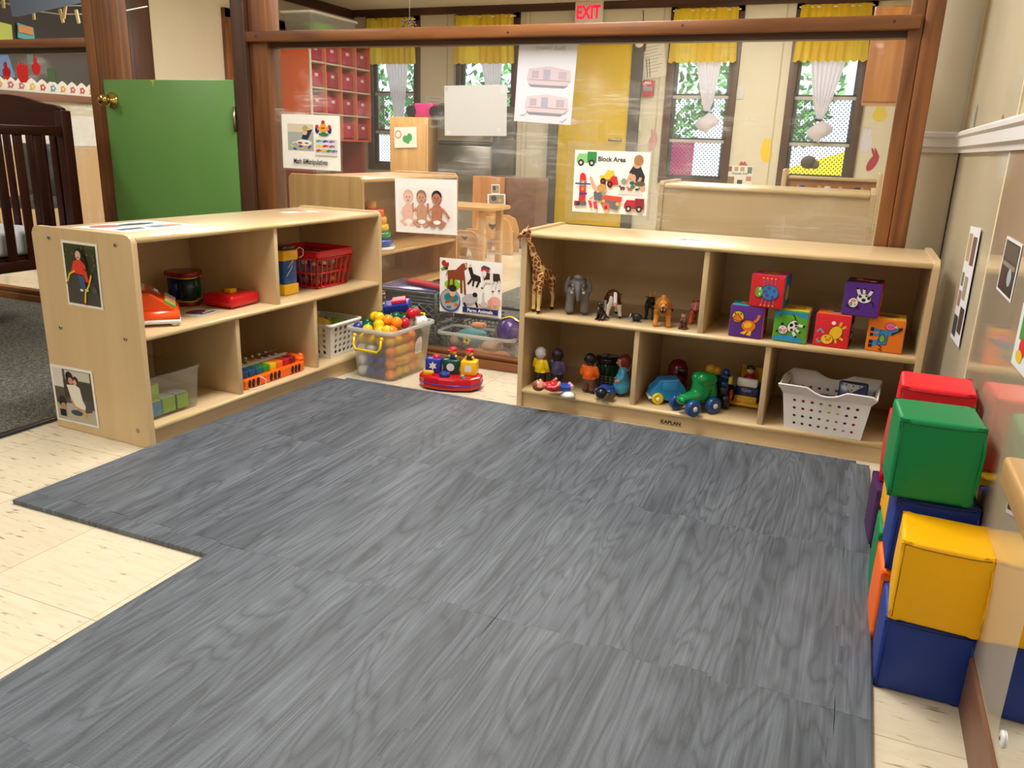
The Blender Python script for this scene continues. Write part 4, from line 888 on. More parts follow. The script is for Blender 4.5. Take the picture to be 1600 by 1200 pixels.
# black bull/goat with horns
P_ = [('e', (0, 0.030, 0.052), (0.017, 0.036, 0.019))] + seg((0, 0.0, 0.060, 0.012), (0.004, -0.014, 0.072, 0.008), (0.008, -0.030, 0.068, 0.005))
for s in (-1, 1): P_ += seg((0.010*s, 0.004, 0.045, 0.009), (0.011*s, 0.002, 0.022, 0.0048), (0.011*s, 0.0, 0.003, 0.005)) + seg((0.010*s, 0.056, 0.045, 0.010), (0.011*s, 0.060, 0.022, 0.0048), (0.011*s, 0.058, 0.003, 0.005)) + seg((0.006*s, -0.008, 0.076, 0.003), (0.015*s, -0.006, 0.076, 0.0022))
me = blob(P_, None, ['161414'], 0.0018)
def blx(t):
    for s in (-1, 1): b = MB(); b.tube([(0.004*s+0.004, -0.010, 0.080), (0.006*s+0.004, -0.008, 0.090), (0.009*s+0.004, -0.010, 0.099)], [0.0028, 0.0022, 0.0008], 'd89a50:g', 8); b.obj('horn', t)
animal('toy_goat', 'black plastic goat with tan horns standing behind the lion', me, 1014, 500, radians(10), extra=blx)
# lion
P_ = [('e', (0, 0.036, 0.052), (0.020, 0.040, 0.019)), ('e', (0, -0.002, 0.060), (0.026, 0.018, 0.030)), ('e', (0, -0.014, 0.070), (0.016, 0.013, 0.016)), ('e', (0, -0.025, 0.063), (0.009, 0.008, 0.008)), ('e', (0, 0.0, 0.085), (0.012, 0.012, 0.012))]
for k in range(12): a = k*pi/6; P_ += seg((0.014*cos(a), -0.006, 0.062+0.016*sin(a), 0.006), (0.026*cos(a+0.1), 0.0, 0.060+0.029*sin(a+0.1), 0.003))
for s in (-1, 1): P_ += seg((0.017*s, -0.004, 0.045, 0.011), (0.019*s, -0.008, 0.022, 0.0072), (0.020*s, -0.012, 0.006, 0.0085)) + seg((0.015*s, 0.064, 0.046, 0.012), (0.016*s, 0.070, 0.022, 0.0065), (0.016*s, 0.064, 0.006, 0.008))
me = blob(P_, lambda c, n: 0 if c.z < 0.034 else ((1 if sqrt(c.x**2+(c.z-0.067)**2) > 0.0145 else 0) if c.y < 0.020 else 2), ['d08a34', 'a8681c', 'b87428'], 0.0016, 1)
def lix(t):
    eyes(t, [(-0.007, -0.0265, 0.0725), (0.007, -0.0265, 0.0725)], 0.0018)
    b = MB(); b.ell((0, -0.0315, 0.0540), (0.0085, 0.0045, 0.0072), '1c0808'); b.obj('open_mouth', t)
    for s in (-1, 1): b = MB(); b.cyl((0.0042*s, -0.0362, 0.060), (0.0042*s, -0.0366, 0.0540), 0.0014, 0.0003, 'f0ece0:g', 8); b.obj('fang', t)
    b = MB(); b.ell((0, -0.0335, 0.0645), (0.004, 0.0022, 0.0026), '3a1c14'); b.obj('nose', t)
    b = MB(); b.tube([(0.0, 0.075, 0.055), (0.012, 0.088, 0.040), (0.024, 0.085, 0.035)], [0.003, 0.002, 0.003], 'a86428'); b.ell((0.028, 0.084, 0.036), 0.005, '2a1c14'); b.obj('tail', t)
animal('toy_lion', 'golden plastic lion with open roaring mouth on the right shelf', me, 1032, 511, radians(12), extra=lix, dy=0.014, scale=1.05)
# beaver
P_ = seg((0, 0.004, 0.014, 0.0115), (0, 0.0, 0.030, 0.009)) + [('e', (0, -0.004, 0.040), (0.0085, 0.009, 0.008))]
for s in (-1, 1): P_ += seg((0.006*s, -0.004, 0.030, 0.004), (0.005*s, -0.012, 0.024, 0.003)) + seg((0.008*s, 0, 0.008, 0.006), (0.008*s, -0.010, 0.003, 0.004)) + [('e', (0.006*s, -0.001, 0.048), (0.0025, 0.002, 0.0028))]
me = blob(P_, lambda c, n: 1 if (c.z > 0.031 and c.y < -0.002) else 0, ['5c281c', '94685a'], 0.0013)
def bvx(t): b = MB(); b.box((0, 0, 0.0025), (0.024, 0.026, 0.005), '4c2018', 0.001); b.obj('stand', t)
animal('toy_beaver', 'small dark brown plastic beaver on a base before the divider', me, 1067, 514, radians(-10), extra=bvx)
# tiger with pink face
P_ = [('e', (0.0, 0.034, 0.050), (0.018, 0.038, 0.018)), ('e', (-0.002, -0.008, 0.060), (0.016, 0.014, 0.014)), ('e', (-0.003, -0.020, 0.054), (0.009, 0.008, 0.007))] + [('e', (0.0, 0.002, 0.060), (0.018, 0.016, 0.018))]
for s in (-1, 1): P_ += seg((0.014*s, 0.002, 0.042, 0.009), (0.016*s, -0.006, 0.020, 0.0062), (0.016*s, -0.012, 0.005, 0.007)) + seg((0.012*s, 0.060, 0.042, 0.010), (0.013*s, 0.066, 0.020, 0.006), (0.013*s, 0.060, 0.005, 0.0065)) + seg((0.010*s-0.002, -0.002, 0.070, 0.004), (0.013*s-0.002, -0.002, 0.077, 0.002))
me = blob(P_, lambda c, n: 2 if c.y < -0.014 and c.z > 0.04 and (int(abs(c.x+0.002)*400) % 2) else (1 if c.y < -0.010 and c.z > 0.04 else (3 if (int((c.y+c.z*0.4)*260) % 3 == 0 and c.z > 0.03) else (0 if c.y < 0.02 else 4))), ['d8682c', 'e8b0b0', 'd03a50', '6a2418', 'a04a28'], 0.0015)
animal('toy_tiger', 'orange plastic tiger with pink striped face beside the divider', me, 1087, 508, radians(2), extra=lambda t: eyes(t, [(-0.009, -0.0205, 0.063), (0.004, -0.0215, 0.063)], 0.0014), dy=0.015, dx=-0.004)
# a flat label lying behind the dog and sheep
sheet('picture_card', 'flat picture card lying on the shelf behind the black sheep', 'card', 0.20, 0.05, Matrix.Translation((-0.80, 2.60, ZM+0.0003)), [('e', '6a6a78', 0.3, 0.5, 0.1, 0.3), ('e', '8a6a60', 0.6, 0.5, 0.1, 0.3), ('r', '555560', 0.75, 0.2, 0.95, 0.8)], 'c8c8c8')
# ================================================================== CLOTH BLOCKS
def mirror_pts(P): return [(1-x, y) for x, y in P]
SPOT = [(0.5, 0.62), (0.42, 0.35)]
COW = lambda fx=lambda p: p: None
def tf(shapes, a=0.0, fx=False, s=1.0, dx=0, dy=0):
    """rotate / flip / scale a list of shapes about 0.5,0.5"""
    c_, s_ = cos(a), sin(a); out = []
    def f(p):
        x, y = p[0]-0.5, p[1]-0.5
        if fx: x = -x
        x, y = x*s, y*s; return (0.5+dx+x*c_-y*s_, 0.5+dy+x*s_+y*c_)
    for q in shapes:
        if q[0] == 'e':
            cx, cy = f((q[2], q[3])); ang = q[6] if len(q) > 6 else 0
            out.append(('e', q[1], cx, cy, q[4]*s, q[5]*s, (-ang if fx else ang)+math.degrees(a)))
        elif q[0] == 'p': P = [f(p) for p in q[2]]; out.append(('p', q[1], P[::-1] if fx else P))
        elif q[0] == 'l': out.append(('l', q[1], [f(p) for p in q[2]], q[3]*s))
        elif q[0] == 'r': x0, y0, x1, y1 = q[2:]; P = [f(p) for p in ((x0, y0), (x1, y0), (x1, y1), (x0, y1))]; out.append(('p', q[1], P[::-1] if fx else P))
    return out
K = '141014'; Wt = 'f4f2ee'; PK = 'f090a8'
duck = [('l', 'f07818', [(0.72, 0.52), (0.80, 0.60), (0.84, 0.72)], 0.07), ('e', K, 0.58, 0.40, 0.20, 0.165), ('e', 'f07818', 0.58, 0.40, 0.187, 0.152), ('e', K, 0.28, 0.62, 0.165, 0.165), ('e', 'f4c81c', 0.28, 0.62, 0.15, 0.15), ('p', K, [(0.12, 0.56), (0.27, 0.72), (0.43, 0.52), (0.28, 0.48)]), ('p', 'f07818', [(0.15, 0.565), (0.27, 0.695), (0.40, 0.53), (0.28, 0.50)]),
        ('e', 'f4c81c', 0.56, 0.42, 0.11, 0.08, 20), ('e', K, 0.20, 0.70, 0.02, 0.025), ('e', K, 0.35, 0.70, 0.02, 0.025), ('p', 'f4b81c', [(0.48, 0.25), (0.58, 0.27), (0.50, 0.15), (0.38, 0.18)]), ('p', 'f4b81c', [(0.60, 0.26), (0.68, 0.27), (0.66, 0.13), (0.54, 0.14)])]
cowb = [('l', Wt, [(0.42, 0.35), (0.34, 0.18)], 0.09), ('l', Wt, [(0.68, 0.35), (0.76, 0.18)], 0.09), ('l', Wt, [(0.54, 0.34), (0.52, 0.16)], 0.08), ('e', K, 0.33, 0.155, 0.05, 0.035), ('e', K, 0.53, 0.145, 0.045, 0.03), ('e', K, 0.77, 0.16, 0.05, 0.035),
        ('e', K, 0.56, 0.45, 0.225, 0.155), ('e', Wt, 0.56, 0.45, 0.21, 0.14), ('e', K, 0.56, 0.50, 0.065, 0.055), ('e', K, 0.70, 0.42, 0.05, 0.06), ('e', K, 0.44, 0.40, 0.05, 0.045), ('e', K, 0.62, 0.36, 0.04, 0.03), ('l', K, [(0.76, 0.50), (0.86, 0.58), (0.88, 0.70)], 0.03),
        ('e', K, 0.27, 0.62, 0.155, 0.165), ('e', Wt, 0.27, 0.62, 0.14, 0.15), ('e', K, 0.12, 0.74, 0.05, 0.04), ('e', K, 0.42, 0.76, 0.05, 0.04), ('e', K, 0.21, 0.67, 0.045, 0.055), ('e', Wt, 0.21, 0.67, 0.02, 0.025), ('e', K, 0.33, 0.67, 0.018, 0.022), ('e', PK, 0.27, 0.56, 0.085, 0.05)]
bug = [('l', '6a7ab0', [(0.52+0.09*k, 0.52), (0.48+0.11*k, 0.86)], 0.022) for k in range(-1, 3)] + [('l', '6a7ab0', [(0.52+0.09*k, 0.42), (0.48+0.11*k, 0.12)], 0.022) for k in range(-1, 3)]
bug += [('e', 'f0c030', 0.48+0.11*k, 0.87, 0.022, 0.022) for k in range(-1, 3)] + [('e', 'f0c030', 0.48+0.11*k, 0.11, 0.022, 0.022) for k in range(-1, 3)]
bug += [('e', K, 0.58, 0.48, 0.245, 0.215), ('e', '2484c8', 0.58, 0.48, 0.232, 0.202), ('e', K, 0.28, 0.48, 0.125, 0.165), ('e', '7cb82c', 0.28, 0.48, 0.112, 0.152)] + [('e', '6a3a8c', x, y, 0.045, 0.042) for x, y in ((0.55, 0.60), (0.70, 0.54), (0.52, 0.40), (0.66, 0.36), (0.46, 0.50))]
bug += [('e', Wt, 0.32, 0.56, 0.03, 0.04), ('e', Wt, 0.32, 0.42, 0.03, 0.04), ('e', K, 0.335, 0.56, 0.014, 0.018), ('e', K, 0.335, 0.42, 0.014, 0.018), ('l', 'c03040', [(0.22, 0.56), (0.20, 0.48), (0.22, 0.40)], 0.02)]
rabbit = [('l', '6aa8c8', [(0.30, 0.20), (0.18, 0.16), (0.14, 0.24)], 0.05), ('l', '6aa8c8', [(0.30, 0.42), (0.20, 0.52), (0.12, 0.44)], 0.05), ('l', 'f0b818', [(0.66, 0.60), (0.72, 0.76)], 0.06), ('l', 'f0b818', [(0.72, 0.56), (0.84, 0.66)], 0.06), ('l', 'f0b818', [(0.60, 0.30), (0.64, 0.18)], 0.06), ('l', 'f0b818', [(0.68, 0.36), (0.80, 0.28)], 0.06),
          ('e', Wt, 0.52, 0.72, 0.055, 0.05), ('e', K, 0.60, 0.46, 0.165, 0.205, -30), ('e', 'f4c41c', 0.60, 0.46, 0.152, 0.192, -30), ('e', K, 0.40, 0.26, 0.165, 0.145), ('e', 'f4c41c', 0.40, 0.26, 0.152, 0.132), ('e', K, 0.36, 0.32, 0.018, 0.022), ('e', K, 0.48, 0.30, 0.018, 0.022), ('e', 'e87048', 0.42, 0.24, 0.06, 0.035)]
donkey = [('l', '3088c0', [(0.40, 0.62), (0.16, 0.66)], 0.09), ('l', '3088c0', [(0.38, 0.52), (0.14, 0.50)], 0.08), ('l', '3088c0', [(0.38, 0.34), (0.16, 0.28)], 0.09), ('l', '3088c0', [(0.40, 0.30), (0.15, 0.16)], 0.08), ('r', K, 0.06, 0.60, 0.16, 0.72), ('r', K, 0.06, 0.45, 0.15, 0.55), ('r', K, 0.06, 0.22, 0.17, 0.33), ('r', K, 0.06, 0.10, 0.16, 0.20),
          ('p', K, [(0.30, 0.18), (0.56, 0.22), (0.58, 0.66), (0.34, 0.68)]), ('p', '3088c0', [(0.32, 0.20), (0.545, 0.235), (0.565, 0.645), (0.35, 0.665)]), ('e', '1c4c94', 0.42, 0.40, 0.10, 0.15), ('e', '7cb82c', 0.42, 0.40, 0.065, 0.11), ('p', '3088c0', [(0.48, 0.50), (0.66, 0.56), (0.84, 0.66), (0.78, 0.80), (0.64, 0.72), (0.46, 0.68)]),
          ('p', K, [(0.66, 0.52), (0.92, 0.70), (0.96, 0.80), (0.84, 0.78), (0.82, 0.68), (0.66, 0.60)]), ('e', K, 0.60, 0.80, 0.155, 0.125), ('e', 'ec6a98', 0.60, 0.80, 0.142, 0.112), ('l', K, [(0.54, 0.80), (0.60, 0.75), (0.67, 0.80)], 0.012), ('e', Wt, 0.76, 0.80, 0.03, 0.035), ('e', K, 0.765, 0.80, 0.012, 0.016), ('l', K, [(0.36, 0.20), (0.44, 0.12), (0.36, 0.06), (0.46, 0.04)], 0.04)]
BS = 0.100
cowgreen = [('p', '2090d0', [(0, 0.72), (0.2, 0.88), (0.6, 0.92), (1, 0.8), (1, 1), (0, 1)]), ('p', '2090d0', [(0, 0), (1, 0), (0.8, 0.16), (0.4, 0.2), (0, 0.12)]), ('e', '3c8c24', 0.16, 0.86, 0.07, 0.05, 40)] + tf(cowb, radians(58), False, 1.0, 0.0, 0.0)
def cloth_block(label, p, rz, cols, front, side=None, topart=None, g='cloth picture blocks on the right shelf'):
    """cols = front, right, left, top colours"""
    o = thing('cloth_block', label, 'block', p, rz, g); s = BS; b = MB()
    b.box((0, 0, s/2), (s, s, s), cols[0]+':f', 0.0045, seg=3)
    b.bm.normal_update()
    for f in b.bm.faces:
        n = f.normal
        cc = cols[0] if n.y < -0.6 else (cols[1] if n.x > 0.6 else (cols[2] if n.x < -0.6 else (cols[3] if n.z > 0.6 else (cols[1] if n.y > 0.6 else cols[0]))))
        f.material_index = b.mi(cc+':f')
    b.obj('stuffed_cube', o)
    b = MB(); b.art(tf(front, s={id(duck): 1.26, id(bug): 1.2, id(rabbit): 1.22, id(donkey): 1.06}.get(id(front), 1.1)) if front is not cowgreen else front, s-0.01, s-0.01, frame((-s/2+0.005, -s/2-0.0002, 0.005), (1, 0, 0), (0, 0, 1))); b.obj('front_picture', o)
    if side: b = MB(); b.art(side, s-0.01, s-0.01, frame((s/2+0.0002, -s/2+0.005, 0.005), (0, 1, 0), (0, 0, 1))); b.obj('side_picture', o)
    if topart: b = MB(); b.art(topart, s-0.01, s-0.01, frame((-s/2+0.005, -s/2+0.005, s+0.0002), (1, 0, 0), (0, 1, 0))); b.obj('top_picture', o)
    return o
side_blob = [('e', K, 0.5, 0.45, 0.32, 0.3), ('e', 'd8a048', 0.5, 0.45, 0.29, 0.27), ('e', '7cb82c', 0.55, 0.5, 0.12, 0.12)]
top_blob = [('e', K, 0.5, 0.5, 0.36, 0.3), ('e', 'f0b030', 0.5, 0.5, 0.33, 0.27), ('e', 'd04038', 0.4, 0.5, 0.12, 0.12)]
y_ = 2.562
cloth_block('cloth block with an orange duck on purple, lower left', (-0.268, y_+0.002, ZM), radians(-2), ['5c2c8c', 'e880a8', 'f0c030', '28a0b0'], duck, side_blob, top_blob)
cloth_block('cloth block with a cow on green hills, under the red bug block', (-0.136, y_+0.006, ZM), radians(-4), ['5cac2c', 'e87890', '5c2c8c', 'f0c828'], cowgreen, side_blob, top_blob)
cloth_block('cloth block with a yellow rabbit on red', (-0.017, y_+0.008, ZM), radians(-5), ['e0242c', '1c1418', '2484c8', 'f07c24'], rabbit, [('e', 'e8e8e0', 0.5, 0.6, 0.2, 0.14), ('e', 'e8e8e0', 0.5, 0.3, 0.25, 0.1)], [('e', 'e8a0b0', 0.5, 0.5, 0.3, 0.3), ('e', K, 0.5, 0.5, 0.12, 0.12)])
cloth_block('cloth block with a blue donkey on orange, lower right', (0.127, y_+0.022, ZM), radians(-3), ['f5811c', '28a0b0', '5cac2c', 'f4cc20'], donkey, side_blob, [('e', 'b04838', 0.5, 0.5, 0.34, 0.26), ('e', '3a6ac0', 0.6, 0.5, 0.12, 0.12)])
cloth_block('cloth block with a blue bug on red, stacked on the left pair', (-0.213, y_-0.004, ZM+BS), radians(-6), ['e0242c', '28709c', '5cac2c', 'e8488c'], bug, side_blob, top_blob)
cloth_block('cloth block with an upside-down cow on purple, stacked on the right pair', (0.050, y_+0.010, ZM+BS), radians(-5), ['5c2c94', 'd8283c', '5cac2c', '44203c'], tf(cowb, radians(178), True, 0.92), top_blob, [('e', 'd04848', 0.5, 0.5, 0.36, 0.2), ('e', Wt, 0.3, 0.7, 0.1, 0.1), ('e', Wt, 0.75, 0.3, 0.1, 0.1)])
# ================================================================== RIGHT SHELF, BOTTOM ROW
def figure(label, px, py, rz, skin, hair, top, low, shoe, extra=None, h=0.135, face=True, lying=None, dress=False, hairlong=False, hat=None):
    """chunky play figure standing, faces local -y"""
    P = [('e', (0, 0, 0.106), (0.0185, 0.0180, 0.020)), ('e', (0, 0, 0.068), (0.020, 0.0145, 0.022))] + seg((0, 0, 0.080, 0.012), (0, 0, 0.094, 0.008)) + seg((0, 0, 0.060, 0.018), (0, 0, 0.045, 0.016))
    for s in (-1, 1):
        P += seg((0.010*s, 0, 0.044, 0.0115), (0.011*s, 0, 0.010, 0.010), (0.011*s, -0.006, 0.006, 0.0085)) + seg((0.019*s, 0, 0.080, 0.0078), (0.026*s, -0.002, 0.062, 0.0068), (0.023*s, -0.012, 0.050, 0.0058)) + seg((0.023*s, -0.012, 0.050, 0.0055), (0.019*s, -0.018, 0.048, 0.005)) + [('e', (0.0185*s, 0.0, 0.104), (0.003, 0.004, 0.005))]
    if dress: P += seg((0, 0, 0.055, 0.020), (0, 0, 0.028, 0.026))
    if hairlong: P += [('e', (0, 0.006, 0.108), (0.0215, 0.0185, 0.022)), ('e', (0, 0.012, 0.092), (0.018, 0.010, 0.018))]
    P += [('e', (0, -0.018, 0.102), (0.0035, 0.004, 0.004))]
    def mf(c, n):
        if c.z > 0.0875:
            if hat and c.z > 0.113: return 5
            if c.z > 0.114 or (c.y > (0.002 if not hairlong else -0.006) and c.z > 0.092) or (hairlong and abs(c.x) > 0.015): return 1
            return 0
        if c.z < 0.010: return 4
        if abs(c.x) > 0.013 and c.z < 0.056 and c.y < -0.009 and c.z > 0.04: return 0
        if c.z > 0.045 or (dress and c.z > 0.018) or (abs(c.x) > 0.0215 and c.z > 0.040): return 2
        return 3
    me = blob(P, mf, [skin+':g', hair+':g', top+':g', low+':g', shoe+':g', (hat or '000000')+':g'], 0.0017)
    t = thing('play_figure', label, 'toy figure', atz(px, py, ZB_), rz, 'chunky play figures on the right shelf', rot=(lying + (rz,) if lying else None))
    if lying: t.location.z = ZB_+0.029
    else:
        zm = min(v.co.z for v in me.vertices)
        for v in me.vertices: v.co.z -= zm
    t.scale = (1.12,)*3
    mesh_obj('body', me, t)
    eyes(t, [(-0.006, -0.0172, 0.109), (0.006, -0.0172, 0.109)], 0.0015)
    b = MB(); b.ell((0, -0.0172, 0.0965), (0.004, 0.0015, 0.001), 'a04038'); b.obj('mouth', t)
    if extra: extra(t)
    return t
figure('play figure with white hair, yellow top and black trousers seen from behind', 843, 603, radians(160), 'c89878', 'c8ccdc', 'f0cc10', '1c1818', '4a3020')
figure('play figure in a purple coat and purple cap seen from behind', 869, 606, radians(170), '2a1a14', '1c1414', '4c4468', '1c1a1c', '141414', hat='3c2c58')
def belt(t): b = MB(); b.cyl((0, 0.015, 0.062), (0, 0.017, 0.062), 0.001, 0.001, 'c04008'); b.obj('button', t)
figure('play figure with black hair, orange shirt and brown trousers', 919, 614, radians(176), '2c1c16', '141214', 'f06818', '6a4430', '1a1614', extra=belt)
figure('play figure with red hair in a light blue dress facing left', 970, 618, radians(-70), 'd89878', '74261c', '48a8d8', '48a8d8', '14141c', dress=True, hairlong=True)
figure('play figure in red and blue lying on its back, shoes in the air', 893, 618, radians(125), 'd89878', '8c4c30', 'c82830', '2c4cb0', 'e8a890', lying=(radians(-85), 0))
figure('play figure in dark blue lying down with its black cap towards camera', 949, 616, radians(6), 'b07850', '141418', '24408c', '24408c', '1c1c1c', lying=(radians(86), 0), hat='101420')
b = MB(); b.lathe([(0, 0), (0.024, 0.004), (0.022, 0.012), (0.012, 0.020), (0, 0.022)], (0, 0, 0), 'ecebea:g', 20, sx=1.1); b.ell((0.022, 0.004, 0.012), 0.004, '3a9a40:g'); tag(b.obj('toy_hat', None, atz(893, 620, ZB_) + Vector((-0.01, -0.012, 0.0))), 'small white toy cap lying beside the reclining red figure', 'toy hat')
# toy drum behind the figures
p = atz(952, 598, ZB_); t = thing('toy_drum', 'green and black barrel drum toy standing behind the figures', 'toy', (p.x-0.005, 2.70, ZB_), 0)
b = MB(); b.lathe([(0, 0), (0.040, 0), (0.042, 0.01), (0.040, 0.06), (0.036, 0.095), (0, 0.096)], (0, 0, 0), '1c4a28:g', 24); b.obj('barrel', t)
b = MB(); b.lathe([(0.041, 0.082), (0.045, 0.088), (0.045, 0.100), (0.038, 0.104), (0, 0.1045)], (0, 0, 0), '201c20:g', 24); b.obj('drum_head', t)
b = MB()
for k in range(6): a = k*pi/3; b.tube([(0.008*cos(a), 0.008*sin(a), 0.1055), (0.024*cos(a)-0.006*sin(a), 0.024*sin(a)+0.006*cos(a), 0.1055), (0.032*cos(a), 0.032*sin(a), 0.1055), (0.024*cos(a)+0.006*sin(a), 0.024*sin(a)-0.006*cos(a), 0.1055)], 0.0012, '8c8c8c', 5, closed=True)
b.obj('flower_print', t)
b = MB()
for k in range(9): a = k*2*pi/9; b.tube([(0.0405*cos(a), 0.0405*sin(a), 0.082), (0.043*cos(a+0.35), 0.043*sin(a+0.35), 0.045), (0.0415*cos(a), 0.0415*sin(a), 0.008)], 0.0014, '101010', 5)
b.obj('lacing', t)
# wire crate fragment by the drum
b = MB()
for k in range(5): b.tube([(-0.03, 0, 0.004+0.010*k), (0.03, 0, 0.004+0.010*k)], 0.0011, '909090:g', 5); b.tube([(-0.03+0.015*k, 0, 0.002), (-0.03+0.015*k, 0, 0.046)], 0.0011, '909090:g', 5)
tag(b.obj('wire_grille', None, (-0.735, 2.64, ZB_)), 'small grey wire grille toy part lying between the figures', 'toy')
# vehicles ------------------------------------------------------------
def wheel(t, c, r, w, tyre, hub, ax=(1, 0, 0)):
    c = Vector(c); a = Vector(ax)
    b = MB(); b.lathe([(0, -w/2), (r*0.85, -w/2), (r, -w/2+0.003), (r, w/2-0.003), (r*0.85, w/2), (r*0.6, w/2-0.002), (0, w/2-0.002)], c, tyre+':g', 26, ax=ax); o = b.obj('wheel', t)
    b = MB(); b.lathe([(0, 0), (r*0.34, 0), (r*0.30, 0.004), (0, 0.005)], c + a*(w/2-0.002), hub+':g', 18, ax=ax); b.obj('hub', o)
# blue car with yellow wheels
p = atz(1030, 632, ZB_); t = thing('toy_car', 'light blue chunky toy car with yellow wheels behind the tractor', 'toy car', (p.x+0.010, p.y+0.045, ZB_), radians(-65))
b = MB(); pts = [(-0.055, 0.016), (-0.060, 0.034), (-0.048, 0.046), (-0.026, 0.082), (0.034, 0.086), (0.052, 0.062), (0.062, 0.048), (0.062, 0.018), (0.0, 0.012)]
b.prism(pts, 0.060, '2c90d8:g', frame((0.030, 0, 0), (0, 1, 0), (0, 0, 1)) @ Matrix.Translation((0, 0, -0.060)), bev=0.006, sm=False); b.obj('car_body', t)
b = MB(); b.box((0.0307, 0.006, 0.062), (0.001, 0.05, 0.026), '3c9ce0:g', 0.0004); b.box((0, -0.058, 0.020), (0.062, 0.012, 0.008), 'e8e8ec:g', 0.003); b.obj('bumper_and_window', t)
for y in (-0.034, 0.036):
    wheel(t, (0.034, y, 0.0195), 0.0195, 0.014, 'f0d418', 'f0f0e8'); wheel(t, (-0.034, y, 0.0195), 0.0195, 0.014, 'f0d418', 'f0f0e8', ax=(-1, 0, 0))
# green tractor
p = atz(1078, 645, ZB_); t = thing('toy_tractor', 'green rounded toy tractor with dark blue wheels at shelf edge', 'toy car', (p.x+0.008, p.y+0.020, ZB_), radians(-38))
P_ = [('e', (0, 0.028, 0.075), (0.030, 0.034, 0.030))] + seg((0.010, 0.015, 0.110, 0.022), (0.010, 0.050, 0.106, 0.022)) + seg((-0.010, 0.015, 0.110, 0.022), (-0.010, 0.050, 0.106, 0.022)) + seg((0, 0.020, 0.10, 0.028), (0, 0.020, 0.06, 0.032)) + seg((0, 0.052, 0.085, 0.026), (0, 0.056, 0.055, 0.030)) + seg((0, 0.0, 0.050, 0.026), (0, -0.045, 0.048, 0.019)) + [('e', (0, -0.060, 0.047), (0.022, 0.012, 0.014)), ('e', (0, 0.05, 0.045), (0.026, 0.030, 0.024))]
me = blob(P_, None, ['0a8a44:g'], 0.0025, 5); mesh_obj('tractor_body', me, t)
for y, r in ((-0.040, 0.027), (0.045, 0.027)):
    wheel(t, (0.040, y, r), r, 0.022, '1c4a8c', 'e8e8ec'); wheel(t, (-0.040, y, r), r, 0.022, '1c4a8c', 'e8e8ec', ax=(-1, 0, 0))
eyes(t, [(-0.008, -0.0715, 0.050), (0.008, -0.0715, 0.050)], 0.0022, '06401e')
# dark toy figure rider (robot/motorbike)
p = atz(1124, 640, ZB_); t = thing('toy_motorbike', 'black and blue toy motorbike with rider between tractor and van', 'toy car', (p.x+0.004, p.y+0.035, ZB_), radians(0))
b = MB(); b.box((0, 0.02, 0.045), (0.030, 0.09, 0.040), '181820:g', 0.008); b.box((0, -0.010, 0.080), (0.034, 0.030, 0.030), '1c2a60:g', 0.008); b.box((0, -0.027, 0.055), (0.028, 0.008, 0.040), '202028:g', 0.003); b.obj('frame', t)
wheel(t, (0.010, -0.012, 0.030), 0.030, 0.026, '161618', 'c83020'); wheel(t, (0.010, 0.070, 0.030), 0.030, 0.026, '161618', 'c83020')
b = MB(); b.ell((0, 0.004, 0.118), (0.013, 0.013, 0.014), '1c3c8c:g'); b.box((0, 0.006, 0.100), (0.036, 0.020, 0.022), '1c2a60:g', 0.006); b.obj('rider', t)
b = MB(); b.box((0.019, -0.015, 0.100), (0.012, 0.024, 0.024), 'c8b83c:g', 0.003); b.box((0.024, -0.002, 0.048), (0.010, 0.040, 0.030), 'c83c20:g', 0.006); b.obj('side_pod', t)
# small toys at the back
p = (-0.50, 2.72, ZB_); t = thing('toy_helmet_car', 'dark red domed toy standing behind the light blue car', 'toy', p)
b = MB(); b.lathe([(0.034, 0), (0.036, 0.06), (0.034, 0.095), (0.022, 0.115), (0, 0.122)], (0, 0, 0), '6a1414:g', 22); b.obj('dome', t); b = MB(); b.box((0.02, -0.034, 0.085), (0.03, 0.012, 0.025), '281414:g', 0.004); b.obj('window', t)
t = thing('toy_figure', 'yellow topped toy with blue body behind the green tractor', 'toy', (-0.372, 2.66, ZB_))
b = MB(); b.box((0, 0, 0.05), (0.05, 0.05, 0.10), '1c2c6c:g', 0.010); b.obj('body', t); b = MB(); b.ell((-0.008, 0, 0.115), (0.018, 0.016, 0.018), 'd8a020:g'); b.ell((0.014, 0, 0.112), (0.014, 0.014, 0.014), 'd8a020:g'); b.obj('yellow_top', t)
# blue and yellow van with driver
p = atz(1163, 636, ZB_); t = thing('toy_van', 'blue toy van with white windscreen, yellow bumper and little driver', 'toy car', (p.x+0.001, p.y+0.025, ZB_), radians(-3))
b = MB(); b.box((0, 0.03, 0.042), (0.078, 0.105, 0.055), '1c2c70:g', 0.007); b.obj('van_body', t)
b = MB(); b.box((0, -0.020, 0.084), (0.068, 0.012, 0.030), 'e8e8e8:g', 0.008, rot=(radians(-18), 0, 0)); b.obj('windscreen', t)
b = MB(); b.box((0, -0.030, 0.012), (0.096, 0.024, 0.012), 'e8b020:g', 0.004); b.box((0, -0.026, 0.026), (0.074, 0.012, 0.026), 'f0b820:g', 0.004); b.cyl((-0.02, -0.033, 0.027), (-0.02, -0.035, 0.027), 0.007, 0.007, 'e8c850:g'); b.cyl((0.02, -0.033, 0.027), (0.02, -0.035, 0.027), 0.007, 0.007, 'e8c850:g'); b.obj('bumper', t)
b = MB(); b.text('TOMY', 0, 0, 0.012, 'd8d8e0', frame((0, -0.0227, 0.052), (1, 0, 0), (0, 0, 1)), z=0.0004); b.obj('printed_name', t)
b = MB(); b.box((0, 0.065, 0.095), (0.074, 0.012, 0.055), 'e0a020:g', 0.004); b.obj('seat_back', t)
